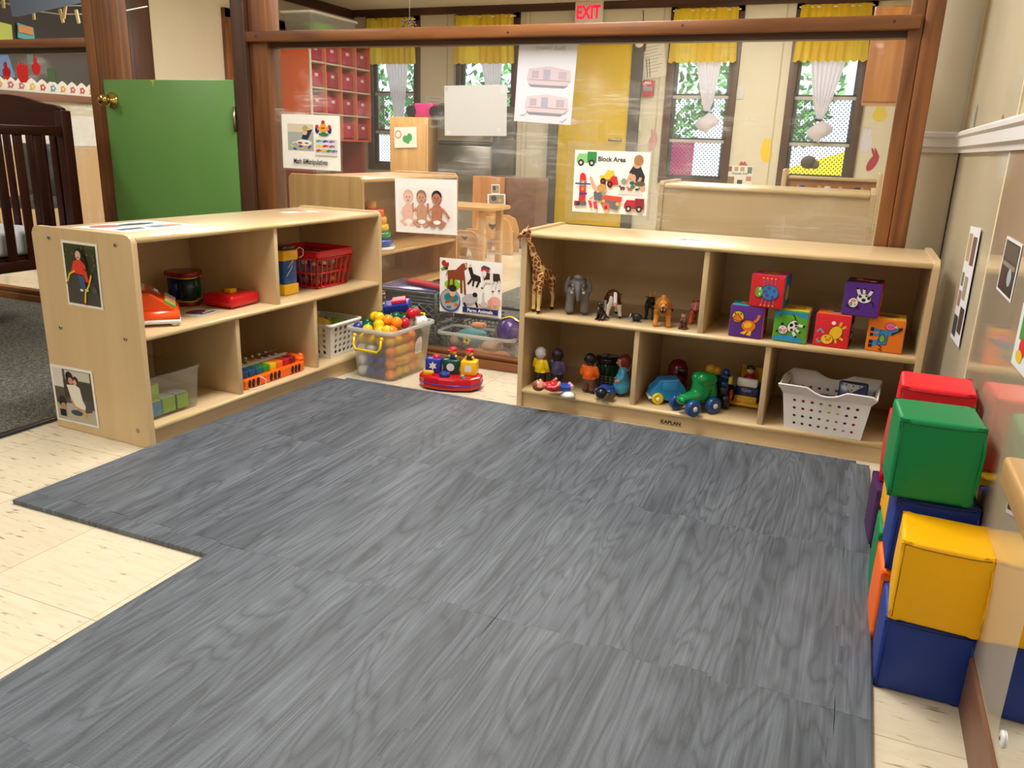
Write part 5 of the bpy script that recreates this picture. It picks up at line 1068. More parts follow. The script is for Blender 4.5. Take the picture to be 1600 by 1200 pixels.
b = MB(); b.lathe([(0, 0.070), (0.018, 0.070), (0.019, 0.095), (0.010, 0.106), (0, 0.107)], (0, 0.015, 0), 'a01c20:g', 16); b.ell((0, 0.015, 0.118), (0.013, 0.013, 0.013), 'e8b090:g'); b.ell((0, 0.017, 0.126), (0.0145, 0.0145, 0.010), '1c5038:g'); b.obj('driver', t)
for y in (0.0, 0.06):
    wheel(t, (0.038, y, 0.014), 0.014, 0.008, '181818', 'c8c8c8'); wheel(t, (-0.038, y, 0.014), 0.014, 0.008, '181818', 'c8c8c8', ax=(-1, 0, 0))
# white laundry style basket
p = (-0.002, 2.584, ZB_); t = thing('storage_basket', 'white flared basket with rows of round holes in right shelf', 'basket', p, radians(-4))
bw, bd, bh = 0.252, 0.185, 0.118
holed_basket(t, bw, bd, bh, 0.88, 8, 4, 5, 0.0045, 'eeeaea:g', my=0.022)
b = MB()   # flared scooped lip
def lipf(u, v):
    s = u*4; k = int(s) % 4; f = s-int(s); R = 0.018*v; W, Dp = bw/2, bd/2
    c4 = [(-W, -Dp), (W, -Dp), (W, Dp), (-W, Dp)]; a, e = c4[k], c4[(k+1) % 4]; x, y = a[0]+(e[0]-a[0])*f, a[1]+(e[1]-a[1])*f
    n = [(0, -1), (1, 0), (0, 1), (-1, 0)][k]; cn = max(0, 1-min(f, 1-f)*6)
    dip = 0.0
    if k in (0, 2): q = abs(f-0.5)/0.2; dip = -0.020*max(0, 1-q*q) if q < 1 else 0
    up = (0.028 if k in (0, 2) else 0.030)*v
    return Vector((x*(1+0.10*v), y*(1+0.16*v), bh-0.001+dip*(0.2+0.8*v)+up*(0.6+0.4*(1-abs(f-0.5)*2 if k % 2 else 1))))
b.grid(lipf, 96, 3, 'eeeaea:g', closed_u=True); b.grid(lambda u, v: lipf(u, v) + Vector((0, 0, -0.003)), 96, 3, 'e4e0e0:g', closed_u=True)
pr = [lipf(i/96, 1.0) for i in range(96)]; b.tube(pr, 0.003, 'f2efee:g', 6, closed=True); b.obj('flared_lip', t)
RMp = Matrix.Translation(p) @ Matrix.Rotation(radians(-4), 4, 'Z')
for (x, y, z, dd, cc, lb, nm) in ((-0.070, 0.01, 0.050, (0.06, 0.10, 0.080), 'a01420', 'dark red block in the white basket of the right shelf', 'building_brick'), (-0.008, 0.01, 0.050, (0.05, 0.10, 0.080), '7c9c14', 'olive green block in the white basket of right shelf', 'building_brick'), (0.07, 0.055, 0.030, (0.05, 0.04, 0.05), 'c83048', 'pinkish red block deep in the white basket', 'building_brick'), (-0.065, -0.058, 0.033, (0.07, 0.014, 0.05), '2c7050', 'teal piece seen through the left holes of the basket', 'building_brick'), (0.025, -0.058, 0.036, (0.045, 0.016, 0.055), 'e8c030', 'yellow piece seen through the middle holes of the basket', 'building_brick'), (0.078, -0.058, 0.032, (0.035, 0.014, 0.045), 'c81c60', 'crimson piece seen through the right holes of the basket', 'building_brick')):
    b = MB(); b.box((0, 0, 0), dd, cc+':g', 0.006); q = RMp @ Vector((x, y, z)); tag(b.obj(nm, None, q, (0, 0, radians(-4))), lb, 'block')
q = RMp @ Vector((0.066, -0.012, 0.118)); t = thing('shape_box', 'navy blue shape box with a grey triangle face in the basket', 'toy', q, rot=(radians(-18), 0, radians(-4)))
b = MB(); b.box((0, 0, 0), (0.082, 0.050, 0.080), '141c50:g', 0.006); b.obj('case', t)
b = MB(); b.poly([(-0.030, 0.032, 0.0006), (-0.004, 0.004, 0.0006), (0.030, 0.030, 0.0006)], 'a8a8ac', frame((0, -0.0253, 0), (1, 0, 0), (0, 0, 1)))
for x, y in ((-0.020, 0.027), (0, 0.026), (0.018, 0.026), (-0.003, 0.012)): b.ell((x, -0.0262, y), (0.0025, 0.0006, 0.0025), '181828')
b.obj('face_plate', t)
# ================================================================== SHEETS ON THE CLEAR PARTITION (front face at y = 2.917)
YP = 2.9155
def pane_sheet(name, label, cat, tl, tr, bl, shapes, paper='f6f4f0', lam=0.0, y=YP):
    mt, w, h = quad_frame(aty(*tl, y), aty(*tr, y), aty(*bl, y)); return sheet(name, label, cat, w, h, mt, shapes, paper, lam, 0.0005)
def truck(x, y, s, c1, c2, wh='282828'):
    return [('p', c1, [(x-0.12*s, y), (x+0.02*s, y), (x+0.02*s, y+0.14*s), (x-0.09*s, y+0.14*s), (x-0.12*s, y+0.07*s)]), ('r', c2, x+0.02*s, y, x+0.14*s, y+0.17*s), ('e', wh, x-0.06*s, y, 0.04*s, 0.052*s), ('e', wh, x+0.08*s, y, 0.04*s, 0.052*s), ('e', 'c8c8c0', x-0.06*s, y, 0.018*s, 0.024*s), ('e', 'c8c8c0', x+0.08*s, y, 0.018*s, 0.024*s)]
def beast(x, y, s, c, leg=None, flip=1, neck=0.5):
    leg = leg or c
    q = [('l', leg, [(x+dx*s*flip, y), (x+dx*s*flip, y-0.14*s)], 0.035*s) for dx in (-0.10, -0.05, 0.06, 0.11)]
    q += [('e', c, x, y+0.03*s, 0.15*s, 0.085*s), ('p', c, [(x+0.06*s*flip, y), (x+0.14*s*flip, y+0.02*s), (x+0.20*s*flip, y+(0.10+0.22*neck)*s), (x+0.12*s*flip, y+(0.10+0.22*neck)*s)][::flip]), ('e', c, x+0.18*s*flip, y+(0.10+0.22*neck)*s, 0.07*s, 0.045*s, -25*flip)]
    return q
sh = truck(0.15, 0.80, 1.05, '8cc87c', '2c8c48') + [('t', '30303c', 'Block Area', 0.50, 0.835, 0.105, 1.0)]
sh += [('r', 'dcdcdc', 0.62, 0.34, 0.97, 0.97)][:0] + [('r', 'd8d8d6', 0.62, 0.32, 0.93, 0.55)]
sh += [('p', '2a2c34', [(0.76, 0.56), (0.94, 0.50), (0.95, 0.62), (0.88, 0.79), (0.80, 0.80), (0.74, 0.68)]), ('l', 'd8a080', [(0.77, 0.66), (0.72, 0.52), (0.70, 0.48)], 0.035), ('l', 'd8a080', [(0.90, 0.60), (0.86, 0.50), (0.80, 0.44)], 0.035), ('e', 'd8a080', 0.80, 0.58, 0.035, 0.07), ('e', 'd8a080', 0.92, 0.45, 0.04, 0.07, 30), ('e', '5a5a44', 0.89, 0.50, 0.07, 0.04), ('e', 'd8a080', 0.84, 0.80, 0.05, 0.06), ('e', 'a87c50', 0.855, 0.87, 0.062, 0.085)]
sh += [('e', '8c9c8c', 0.68, 0.53, 0.035, 0.05), ('e', '1c6070', 0.79, 0.51, 0.035, 0.03), ('e', '407c50', 0.80, 0.45, 0.03, 0.03)] + beast(0.67, 0.42, 0.22, '6a4030', None, -1, 0.2) + beast(0.77, 0.41, 0.2, 'b06040', None, -1, 0.2) + beast(0.86, 0.41, 0.16, '3a3a3a', None, 1, 0.2)
sh += [('p', 'e8c040', [(0.35, 0.60), (0.42, 0.62), (0.46, 0.70), (0.55, 0.69), (0.54, 0.62), (0.50, 0.55), (0.37, 0.55)]), ('p', 'c83030', [(0.49, 0.55), (0.53, 0.61), (0.59, 0.60), (0.61, 0.47), (0.52, 0.47), (0.46, 0.52)]), ('e', '281c1c', 0.405, 0.515, 0.038, 0.055), ('e', '281c1c', 0.50, 0.475, 0.038, 0.055), ('e', 'a83030', 0.405, 0.515, 0.018, 0.025), ('e', 'a83030', 0.50, 0.475, 0.018, 0.025)]
sh += [('r', 'c83038', 0.09, 0.16, 0.175, 0.58), ('e', 'd82830', 0.13, 0.58, 0.04, 0.06), ('r', '8a8c90', 0.10, 0.42, 0.165, 0.52), ('e', 'f0c030', 0.135, 0.47, 0.022, 0.028), ('e', 'f08030', 0.135, 0.38, 0.024, 0.03), ('r', '2c4ca0', 0.03, 0.45, 0.24, 0.475), ('r', '2c4ca0', 0.10, 0.29, 0.20, 0.32), ('r', 'a03040', 0.03, 0.10, 0.10, 0.18), ('r', '606468', 0.11, 0.11, 0.20, 0.17), ('r', '303438', 0.06, 0.11, 0.11, 0.17)]
sh += [('l', 'e0a890', [(0.24, 0.56), (0.28, 0.46), (0.33, 0.38)], 0.04), ('e', 'e0a890', 0.24, 0.56, 0.02, 0.025), ('p', '60686c', [(0.29, 0.34), (0.36, 0.36), (0.42, 0.28), (0.38, 0.20), (0.30, 0.22)]), ('e', 'e0a890', 0.35, 0.38, 0.035, 0.05), ('e', 'c89858', 0.40, 0.41, 0.065, 0.065), ('l', 'e0a890', [(0.30, 0.26), (0.24, 0.22)], 0.03), ('p', 'd83848', [(0.22, 0.20), (0.26, 0.19), (0.29, 0.09), (0.25, 0.08)]), ('p', 'd83848', [(0.29, 0.18), (0.34, 0.18), (0.36, 0.06), (0.31, 0.07)])]
sh += [('p', '6c6c70', [(0.40, 0.14), (0.62, 0.06), (0.66, 0.22), (0.40, 0.26)]), ('p', 'e84838', [(0.41, 0.23), (0.43, 0.30), (0.68, 0.28), (0.67, 0.20)]), ('e', 'f0b830', 0.43, 0.20, 0.02, 0.025), ('e', 'f0b830', 0.62, 0.165, 0.024, 0.03), ('e', 'd86058', 0.47, 0.12, 0.05, 0.065), ('e', '9c2020', 0.47, 0.10, 0.02, 0.03)]
sh += truck(0.83, 0.10, 1.0, 'b02838', '8c2430')
pane_sheet('block_area_poster', 'laminated poster reading Block Area with toy trucks and building children', 'poster', (899, 234), (1017, 238), (894, 330), sh, 'f8f5ee', 0.030)
# math & manipulatives
sh = [('r', 'd8d0b8', 0.10, 0.62, 0.55, 0.83), ('r', 'a8b0ac', 0.10, 0.34, 0.55, 0.68), ('p', '20284c', [(0.34, 0.56), (0.44, 0.53), (0.54, 0.74), (0.46, 0.72), (0.38, 0.68)]), ('e', 'e0b898', 0.40, 0.68, 0.045, 0.05), ('e', 'c0a468', 0.41, 0.75, 0.052, 0.055), ('e', 'f0ece8', 0.38, 0.49, 0.14, 0.055)]
random.seed(2)
for k in range(13): sh.append(('e', random.choice(['e8d020', '2c4ca8', 'd02838', '2c8c48', 'e8e0d8', 'd02838']), random.uniform(0.14, 0.50), random.uniform(0.37, 0.50), 0.035, 0.016, random.uniform(-40, 40)))
sh += [('e', '24247c', 0.62, 0.74, 0.035, 0.07), ('e', '24247c', 0.83, 0.74, 0.035, 0.07), ('e', 'd03040', 0.62, 0.80, 0.03, 0.03), ('e', 'd03040', 0.83, 0.80, 0.03, 0.03), ('l', 'f0a030', [(0.63, 0.74), (0.725, 0.82), (0.82, 0.74)], 0.03), ('e', 'f0a030', 0.725, 0.77, 0.055, 0.10), ('e', 'c03030', 0.725, 0.875, 0.03, 0.035), ('e', '2c7c40', 0.73, 0.655, 0.085, 0.03), ('r', '2c7c40', 0.70, 0.65, 0.76, 0.70), ('e', '202020', 0.71, 0.77, 0.012, 0.014), ('e', '202020', 0.74, 0.77, 0.012, 0.014), ('r', 'dcdcdc', 0.585, 0.27, 0.96, 0.57)]
for k, cc in enumerate(('5ca080', '2c4ca8', '9060a0', 'e8d030', 'd03838', 'a060a0', 'd83038', 'e8c020', '308c60', '6080c0')): x, y = 0.64+0.11*(k % 3 if k < 6 else (k-6)*0.8), 0.53-0.085*(k//3 if k < 6 else 2); sh += [('e', cc, x, y, 0.04, 0.022, 10), ('p', cc, [(x+0.03, y), (x+0.06, y+0.022), (x+0.06, y-0.022)][::-1])]
sh += [('t', '30303c', 'Math &Manipulatives', 0.5, 0.10, 0.135, 0.70)]
pane_sheet('math_poster', 'laminated poster reading Math and Manipulatives on the clear partition', 'poster', (438, 178), (529, 181), (443, 262), sh, 'f8f5ee', 0.009)
# blank
pane_sheet('blank_paper', 'blank grey paper sheet taped to the clear partition', 'paper', (693, 134), (791, 132), (695, 212), [('p', 'b8b6b2', [(0.01, 0.97), (0.08, 0.97), (0.03, 0.86)]), ('r', 'd4d2ce', 0.90, 0.84, 0.98, 0.97), ('r', 'd8d6d2', 0.03, 0.03, 0.10, 0.10), ('e', 'd4d2ce', 0.88, 0.12, 0.03, 0.04)], 'cac8c4')
# mirrored sheet: seen from its back
bus = lambda y, c: [('p', '8c8c98', [(0.20, y+0.04), (0.26, y), (0.84, y), (0.90, y+0.04)]), ('p', c, [(0.18, y+0.08), (0.24, y+0.03), (0.86, y+0.03), (0.94, y+0.08), (0.92, y+0.22), (0.56, y+0.26), (0.20, y+0.22)]), ('r', 'b8a8b4', 0.26, y+0.11, 0.38, y+0.20), ('r', 'a8a8bc', 0.46, y+0.10, 0.58, y+0.22), ('r', 'b8a8b4', 0.72, y+0.11, 0.86, y+0.20), ('l', 'b09a98', [(0.22, y+0.09), (0.92, y+0.09)], 0.01)]
o = pane_sheet('paper_sheet', 'white sheet with faint mirrored Black History heading and two picture frames', 'paper', (804, 63), (895, 66), (803, 189), bus(0.44, 'ccbcc4') + bus(0.10, 'd4c2c8') + [('e', 'dedce0', 0.16, 0.12, 0.06, 0.03, 30), ('e', 'dedce0', 0.86, 0.08, 0.07, 0.035, 40)], 'd8d8e0')
mt, w, h = quad_frame(aty(804, 63, YP), aty(895, 66, YP), aty(803, 189, YP)); b = MB()
b.text('Black History', 0, 0, h*0.075, 'b4b2b8', mt @ Matrix.Translation((w*0.55, h*0.90, 0.0007)) @ Matrix.Diagonal((-1, 1, 1, 1)), bold=0.0003)
b.bm.transform(mt.inverted()); b.obj('mirrored_heading', o)
# farm animals
sh = [('e', 'b03028', 0.07, 0.90, 0.04, 0.06, 20), ('e', 'a83028', 0.12, 0.86, 0.025, 0.07, -20), ('e', '2c3c28', 0.09, 0.81, 0.045, 0.03), ('e', '7ca838', 0.05, 0.79, 0.03, 0.03), ('e', '8ccc28', 0.21, 0.52, 0.13, 0.10)]
sh += [('p', '8c4424', [(0.13, 0.78), (0.26, 0.80), (0.36, 0.92), (0.44, 0.95), (0.445, 0.84), (0.40, 0.80), (0.42, 0.62), (0.13, 0.62)]), ('l', '7c3818', [(0.16, 0.66), (0.14, 0.44)], 0.035), ('l', '7c3818', [(0.23, 0.66), (0.23, 0.46)], 0.03), ('l', '8c4424', [(0.35, 0.66), (0.36, 0.38)], 0.04), ('l', '8c4424', [(0.40, 0.66), (0.42, 0.36)], 0.035), ('l', 'a89c70', [(0.13, 0.78), (0.11, 0.68)], 0.02), ('l', 'e8dcc8', [(0.415, 0.94), (0.43, 0.86)], 0.016)]
sh += [('p', '20181a', [(0.46, 0.86), (0.52, 0.88), (0.55, 0.76), (0.66, 0.72), (0.67, 0.62), (0.52, 0.64), (0.49, 0.76)]), ('l', '20181a', [(0.52, 0.66), (0.46, 0.56)], 0.03), ('l', '20181a', [(0.56, 0.66), (0.54, 0.53)], 0.03), ('l', '20181a', [(0.65, 0.66), (0.60, 0.52)], 0.03), ('l', 'c88840', [(0.49, 0.88), (0.50, 0.93)], 0.015)]
sh += [('r', 'c82838', 0.67, 0.82, 0.80, 0.89), ('p', '404850', [(0.66, 0.88), (0.71, 0.93), (0.80, 0.90), (0.82, 0.86)]), ('p', '40201c', [(0.70, 0.80), (0.96, 0.80), (0.98, 0.66), (0.72, 0.64)]), ('r', 'e4e0e0', 0.81, 0.63, 0.86, 0.80), ('e', 'e8e4e4', 0.72, 0.78, 0.035, 0.06), ('e', 'e0a0a0', 0.72, 0.72, 0.02, 0.02), ('e', 'e4e0e0', 0.80, 0.65, 0.08, 0.03), ('l', 'e4e0e0', [(0.75, 0.66), (0.69, 0.53)], 0.03), ('l', 'e4e0e0', [(0.83, 0.66), (0.86, 0.49)], 0.03), ('l', 'e4e0e0', [(0.91, 0.66), (0.90, 0.56)], 0.03), ('l', 'e4e0e0', [(0.96, 0.68), (0.96, 0.51)], 0.03), ('e', '181414', 0.865, 0.475, 0.02, 0.012), ('e', '181414', 0.96, 0.50, 0.02, 0.012), ('e', '181414', 0.69, 0.52, 0.02, 0.012)]
sh += [('e', '1c50a8', 0.18, 0.23, 0.17, 0.22), ('e', 'b0a8a0', 0.18, 0.245, 0.155, 0.195), ('e', '10808c', 0.20, 0.28, 0.12, 0.09), ('e', 'e0b090', 0.22, 0.38, 0.05, 0.075), ('e', '281c18', 0.22, 0.46, 0.065, 0.065), ('l', 'a05828', [(0.10, 0.18), (0.18, 0.22), (0.24, 0.30)], 0.04), ('e', '3880a0', 0.16, 0.10, 0.04, 0.03), ('e', 'c86848', 0.28, 0.16, 0.035, 0.03)]
sh += [('e', 'bcb8c0', 0.50, 0.30, 0.13, 0.09, 15), ('e', '181414', 0.585, 0.38, 0.04, 0.045), ('l', '181414', [(0.41, 0.22), (0.44, 0.14)], 0.035), ('l', '181414', [(0.60, 0.24), (0.63, 0.16)], 0.035), ('l', 'c8ccc8', [(0.72, 0.44), (0.71, 0.34), (0.73, 0.26)], 0.03), ('e', 'c0c4c0', 0.74, 0.22, 0.06, 0.05, -20), ('e', 'e87030', 0.67, 0.20, 0.03, 0.012, -40), ('e', 'e8a898', 0.90, 0.30, 0.09, 0.085), ('e', 'e09888', 0.83, 0.27, 0.04, 0.06), ('l', 'e09888', [(0.86, 0.24), (0.87, 0.13)], 0.035), ('l', 'e8a898', [(0.96, 0.26), (0.95, 0.17)], 0.03), ('l', 'e09888', [(0.80, 0.22), (0.81, 0.17)], 0.03)]
sh += [('r', '14246c', 0.39, 0.045, 0.955, 0.145), ('t', 'f8f8f8', 'Farm Animals', 0.67, 0.062, 0.085, 1.10)]
pane_sheet('farm_poster', 'square poster reading Farm Animals low on the clear partition', 'poster', (687, 402), (785, 411), (687, 486), sh)
# babies
def baby(x, skin, hair, d=0, dark='b07868'):
    q = [('l', skin, [(x-0.06, 0.24), (x-0.13, 0.20), (x-0.07, 0.155)], 0.055), ('l', skin, [(x+0.06, 0.24), (x+0.13, 0.21), (x+0.06, 0.155)], 0.055), ('e', skin, x-0.06, 0.145, 0.035, 0.03), ('e', skin, x+0.05, 0.145, 0.035, 0.03)]
    q += [('p', skin, [(x-0.085, 0.47), (x-0.05, 0.53), (x+0.05, 0.53), (x+0.085, 0.47), (x+0.075, 0.24), (x+0.055, 0.20), (x-0.055, 0.20), (x-0.075, 0.24)]), ('e', 'f6f2f0', x, 0.215, 0.06, 0.04), ('l', dark, [(x-0.082, 0.46), (x-0.070, 0.30)], 0.006), ('l', dark, [(x+0.082, 0.46), (x+0.070, 0.30)], 0.006)]
    q += [('l', skin, [(x-0.085, 0.47), (x-0.11, 0.36), (x-0.07, 0.26)] if not d else [(x-0.085, 0.46), (x-0.14, 0.42), (x-0.145, 0.56)], 0.036), ('l', skin, [(x+0.085, 0.47), (x+0.12, 0.36), (x+0.16, 0.30)] if d != 2 else [(x+0.085, 0.47), (x+0.15, 0.38), (x+0.20, 0.30)], 0.036), ('l', dark, [(x-0.02, 0.40), (x+0.02, 0.395)], 0.005)]
    q += [('e', skin, x, 0.54, 0.03, 0.04), ('e', hair, x, 0.685, 0.082, 0.115)] + [('e', skin, x-0.002, 0.650, 0.066, 0.095), ('e', skin, x-0.068, 0.65, 0.014, 0.022), ('e', skin, x+0.066, 0.65, 0.014, 0.022), ('e', '402820', x-0.026, 0.662, 0.010, 0.011), ('e', '402820', x+0.022, 0.662, 0.010, 0.011), ('e', dark, x-0.002, 0.630, 0.010, 0.010), ('e', 'b05848', x-0.002, 0.597, 0.020, 0.010)]
    return q
sh = [('r', 'f2ecea', 0.06, 0.12, 0.94, 0.84)] + baby(0.22, 'ecc0ac', 'e2b4a0', 0, 'd09484') + baby(0.44, 'cc9a7c', '94745c', 1, 'a87058') + baby(0.69, 'bc7c5c', '241c1c', 2, '94583c')
pane_sheet('babies_photo', 'photo sheet of three seated babies in nappies on the partition', 'photo', (617, 278), (714, 281), (619, 362), sh, 'f6f2ee')
# ================================================================== BALL BIN AND ITS BALLS
BM = Matrix.Translation((-1.624, 2.668, 0)) @ Matrix.Rotation(radians(58), 4, 'Z')    # long side runs left-right towards the right shelf
# the bin: narrow handled end towards the camera left, long side facing the camera right
fl, fc, fr = atz(556, 584), atz(621, 594), atz(668, 572)
c0 = Vector((-1.618, 2.655, 0)); ang = radians(-4)
t = thing('storage_bin', 'translucent plastic bin of balls with yellow handle beside left shelf', 'bin', c0, ang)
BWD, BDP, BHT = 0.205, 0.290, 0.200
def rrect(W, D, R, n=5):
    out = []
    for cx, cy, a0 in ((W-R, D-R, 0), (-W+R, D-R, pi/2), (-W+R, -D+R, pi), (W-R, -D+R, 1.5*pi)):
        for k in range(n): a = a0+k*pi/2/(n-1); out.append((cx+R*cos(a), cy+R*sin(a)))
    return out
def bin_shell(t, w, d, h, tp, mat, rimmat, R=0.03, th=0.0025, nm='bin_wall', rimw=0.010):
    V = lambda f, e, z: [Vector((x, y, z)) for x, y in rrect(w/2*f-e, d/2*f-e, R)]
    b = MB(); b.rings([V(tp*0.96, 0, 0), V(tp, 0, 0.008), V(1, 0, h)], mat, True, False); b.obj(nm, t)
    b = MB(); o = V(1, -rimw, h-0.012); o2 = V(1, -rimw, h); i2 = V(1, 0.0, h+0.001); i1 = V(1, 0, h-0.006); b.rings([i1, o, o2, i2, i1], rimmat, False, False); b.obj('rim', t)
bin_shell(t, BWD, BDP, BHT, 0.86, 'frosted_plastic', 'frosted_rim')
b = MB(); z = 0.168; yy = -BDP/2-0.012
b.tube([(-0.062, yy, z), (-0.062, yy-0.006, z-0.03), (-0.050, yy-0.010, z-0.046), (0.050, yy-0.010, z-0.046), (0.062, yy-0.006, z-0.03), (0.062, yy, z)], 0.0048, 'f4cc10:g', 10)
for x in (-0.062, 0.062): b.ell((x, yy+0.003, z+0.004), 0.008, 'f4cc10:g', None, 12, 8)
b.obj('handle', t)
b = MB(); b.tube([(-0.05, BDP/2+0.008, 0.200), (-0.045, BDP/2+0.020, 0.214), (0.045, BDP/2+0.020, 0.214), (0.05, BDP/2+0.008, 0.200)], 0.0048, 'f4cc10:g', 10); b.obj('handle', t)
b = MB(); mt = frame((BWD/2*0.965+0.001, 0.035, 0.085), (0, 1, 0), (0.05, 0, 1)); b.poly([(-0.022, 0, 0), (0.022, 0, 0), (0.022, 0.058, 0), (0.012, 0.066, 0), (-0.008, 0.060, 0), (-0.022, 0.045, 0)], 'e8e8e6', mt)
for k in range(7): b.poly([(-0.016+0.005*k, 0.006, 0.0004), (-0.0145+0.005*k, 0.006, 0.0004), (-0.0145+0.005*k, 0.042, 0.0004), (-0.016+0.005*k, 0.042, 0.0004)], '9a9a9a', mt)
b.obj('printed_sticker', t)
BR = 0.021; RB2 = Matrix.Translation(c0) @ Matrix.Rotation(ang, 4, 'Z')
COLS = dict(y=('f4c818', 'yellow'), g=('0c5c40', 'dark green'), r=('c81830', 'red'), o=('ff9424', 'orange'), w=('f0f0ee', 'white'), b=('24409c', 'blue'))
top_balls = [('b', -0.085, -0.12, 0.195), ('g', -0.052, -0.095, 0.200), ('g', -0.075, -0.070, 0.205), ('y', -0.030, -0.128, 0.195), ('y', -0.042, -0.060, 0.232), ('g', -0.068, 0.005, 0.222), ('g', -0.010, -0.030, 0.222), ('y', 0.012, -0.108, 0.215), ('y', 0.030, -0.128, 0.197), ('y', 0.000, -0.090, 0.240), ('o', 0.032, -0.070, 0.230),
             ('y', 0.062, -0.122, 0.200), ('g', 0.030, -0.010, 0.232), ('o', 0.075, -0.070, 0.226), ('o', 0.078, -0.110, 0.198), ('r', 0.085, -0.028, 0.218), ('g', 0.050, 0.020, 0.222), ('r', 0.080, 0.030, 0.245), ('r', 0.070, 0.075, 0.240), ('w', 0.090, 0.065, 0.208), ('w', 0.088, 0.105, 0.205), ('g', -0.010, 0.110, 0.245), ('g', 0.035, 0.120, 0.238), ('g', -0.075, 0.060, 0.222), ('r', 0.02, 0.06, 0.212)]
cnt = {}
ball_me = {}
for k, (cc, x, y, z) in enumerate(top_balls):
    if cc not in ball_me:
        b = MB(); b.ell((0, 0, 0), BR, COLS[cc][0]+':g', None, 24, 16); o = b.obj('play_ball'); ball_me[cc] = o; first = True
    else: o = ball_me[cc].copy(); COL.objects.link(o)
    o.location = RB2 @ Vector((x*0.92, y*0.92, z-0.004)); cnt[cc] = cnt.get(cc, 0)+1
    xs_ = 'left' if x < -0.03 else ('right' if x > 0.05 else 'middle'); ys_ = 'front' if y < -0.08 else ('back' if y > 0.04 else 'centre')
    tag(o, '%s ball at the %s %s of the heap in the translucent bin' % (COLS[cc][1], ys_, xs_), 'ball', 'plastic balls in the translucent bin')
random.seed(21)
low = ['y', 'y', 'y', 'y', 'o', 'o', 'y', 'o', 'w', 'w', 'y', 'b', 'b', 'b', 'y', 'w', 'y', 'b', 'b', 'o', 'o', 'y', 'g', 'r', 'w', 'b', 'y', 'b', 'w', 'o', 'y', 'o', 'g', 'r', 'b', 'g']
k = 0
for lz_ in range(4):
    for iy in range(5):
        for ix in range(4):
            if lz_ < 4 and (ix in (0, 3) or iy == 0 or lz_ == 3):
                x = -0.063+0.042*ix; y = -0.10+0.046*iy; z = 0.024+0.043*lz_
                cc = ('w' if ix == 0 and lz_ < 3 else ('b' if lz_ < 2 and ix < 3 else ('y' if (ix+iy) % 3 else 'o'))) if lz_ < 3 else ('y' if iy < 2 else 'o')
                if random.random() < 0.2: cc = random.choice('ygow')
                o = ball_me[cc].copy(); COL.objects.link(o); o.location = RB2 @ Vector((x+random.uniform(-.002, .002), y, z+0.001))
                tag(o, '%s ball in the bin, %s layer, %s, %s' % (COLS[cc][1], ('bottom', 'second', 'third', 'fourth')[lz_], ('front end', 'nearer front', 'middle', 'nearer back', 'back end')[iy], ('left', 'centre left', 'centre right', 'right')[ix]), 'ball', 'plastic balls in the translucent bin')
t = thing('toy_boat', 'blue and red plastic wedge toy on the heap of balls', 'toy', RB2 @ Vector((0.0, 0.045, 0.248)), rot=(radians(12), radians(-10), radians(25)))
b = MB(); b.prism([(-0.055, -0.028), (0.045, -0.036), (0.052, 0.026), (-0.048, 0.030)], 0.030, '24389c:g', bev=0.004); b.obj('hull', t)
b = MB(); b.prism([(-0.020, -0.022), (0.040, -0.024), (0.036, 0.020), (-0.016, 0.020)], 0.014, 'e03050:g', Matrix.Translation((0, 0, 0.030)), bev=0.003); b.obj('deck', t)
# ================================================================== RED POP-UP TOY
tl_, tr_ = atz(655, 600, 0.02), atz(748, 608, 0.02)
t = thing('pop_up_toy', 'red pop-up toy base with three coloured boxes and little figures', 'toy', (-1.318, 2.575, 0.0), radians(13))
pts = [(-0.115, 0.045), (-0.118, -0.005), (-0.090, -0.045), (-0.030, -0.062), (0.030, -0.062), (0.090, -0.045), (0.118, -0.005), (0.115, 0.045), (0.095, 0.062), (-0.095, 0.062)]
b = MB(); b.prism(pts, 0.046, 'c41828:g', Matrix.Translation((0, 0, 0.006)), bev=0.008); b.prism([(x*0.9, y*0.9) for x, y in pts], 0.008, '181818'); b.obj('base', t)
b = MB(); b.tube([(x*1.004, y*1.006, 0.026) for x, y in pts], 0.0022, '2c3c9c:g', 6, closed=True); b.obj('blue_line', t)
def box_part(x, col, shape):
    b = MB(); b.box((x, 0.026, 0.080), (0.060, 0.052, 0.056), col+':g', 0.006, seg=3); o = b.obj('pop_up_box', t)
    mt = frame((x, -0.0004, 0.080), (1, 0, 0), (0, 0, 1)); b = MB()
    if shape == 'star': P = [(0.017*(1 if k % 2 == 0 else 0.55)*cos(k*pi/6+pi/6), 0.017*(1 if k % 2 == 0 else 0.55)*sin(k*pi/6+pi/6)) for k in range(12)]
    elif shape == 'circle': P = [(0.015*cos(k*pi/10), 0.015*sin(k*pi/10)) for k in range(20)]
    else: P = rrect(0.013, 0.013, 0.004)
    b.poly([(p[0], p[1], 0) for p in P], 'e4e4e2:g', mt); b.obj('shape_window', o)
box_part(-0.068, '2438a0', 'star'); box_part(0.0, '0c4a38', 'circle'); box_part(0.068, 'f4c010', 'square')
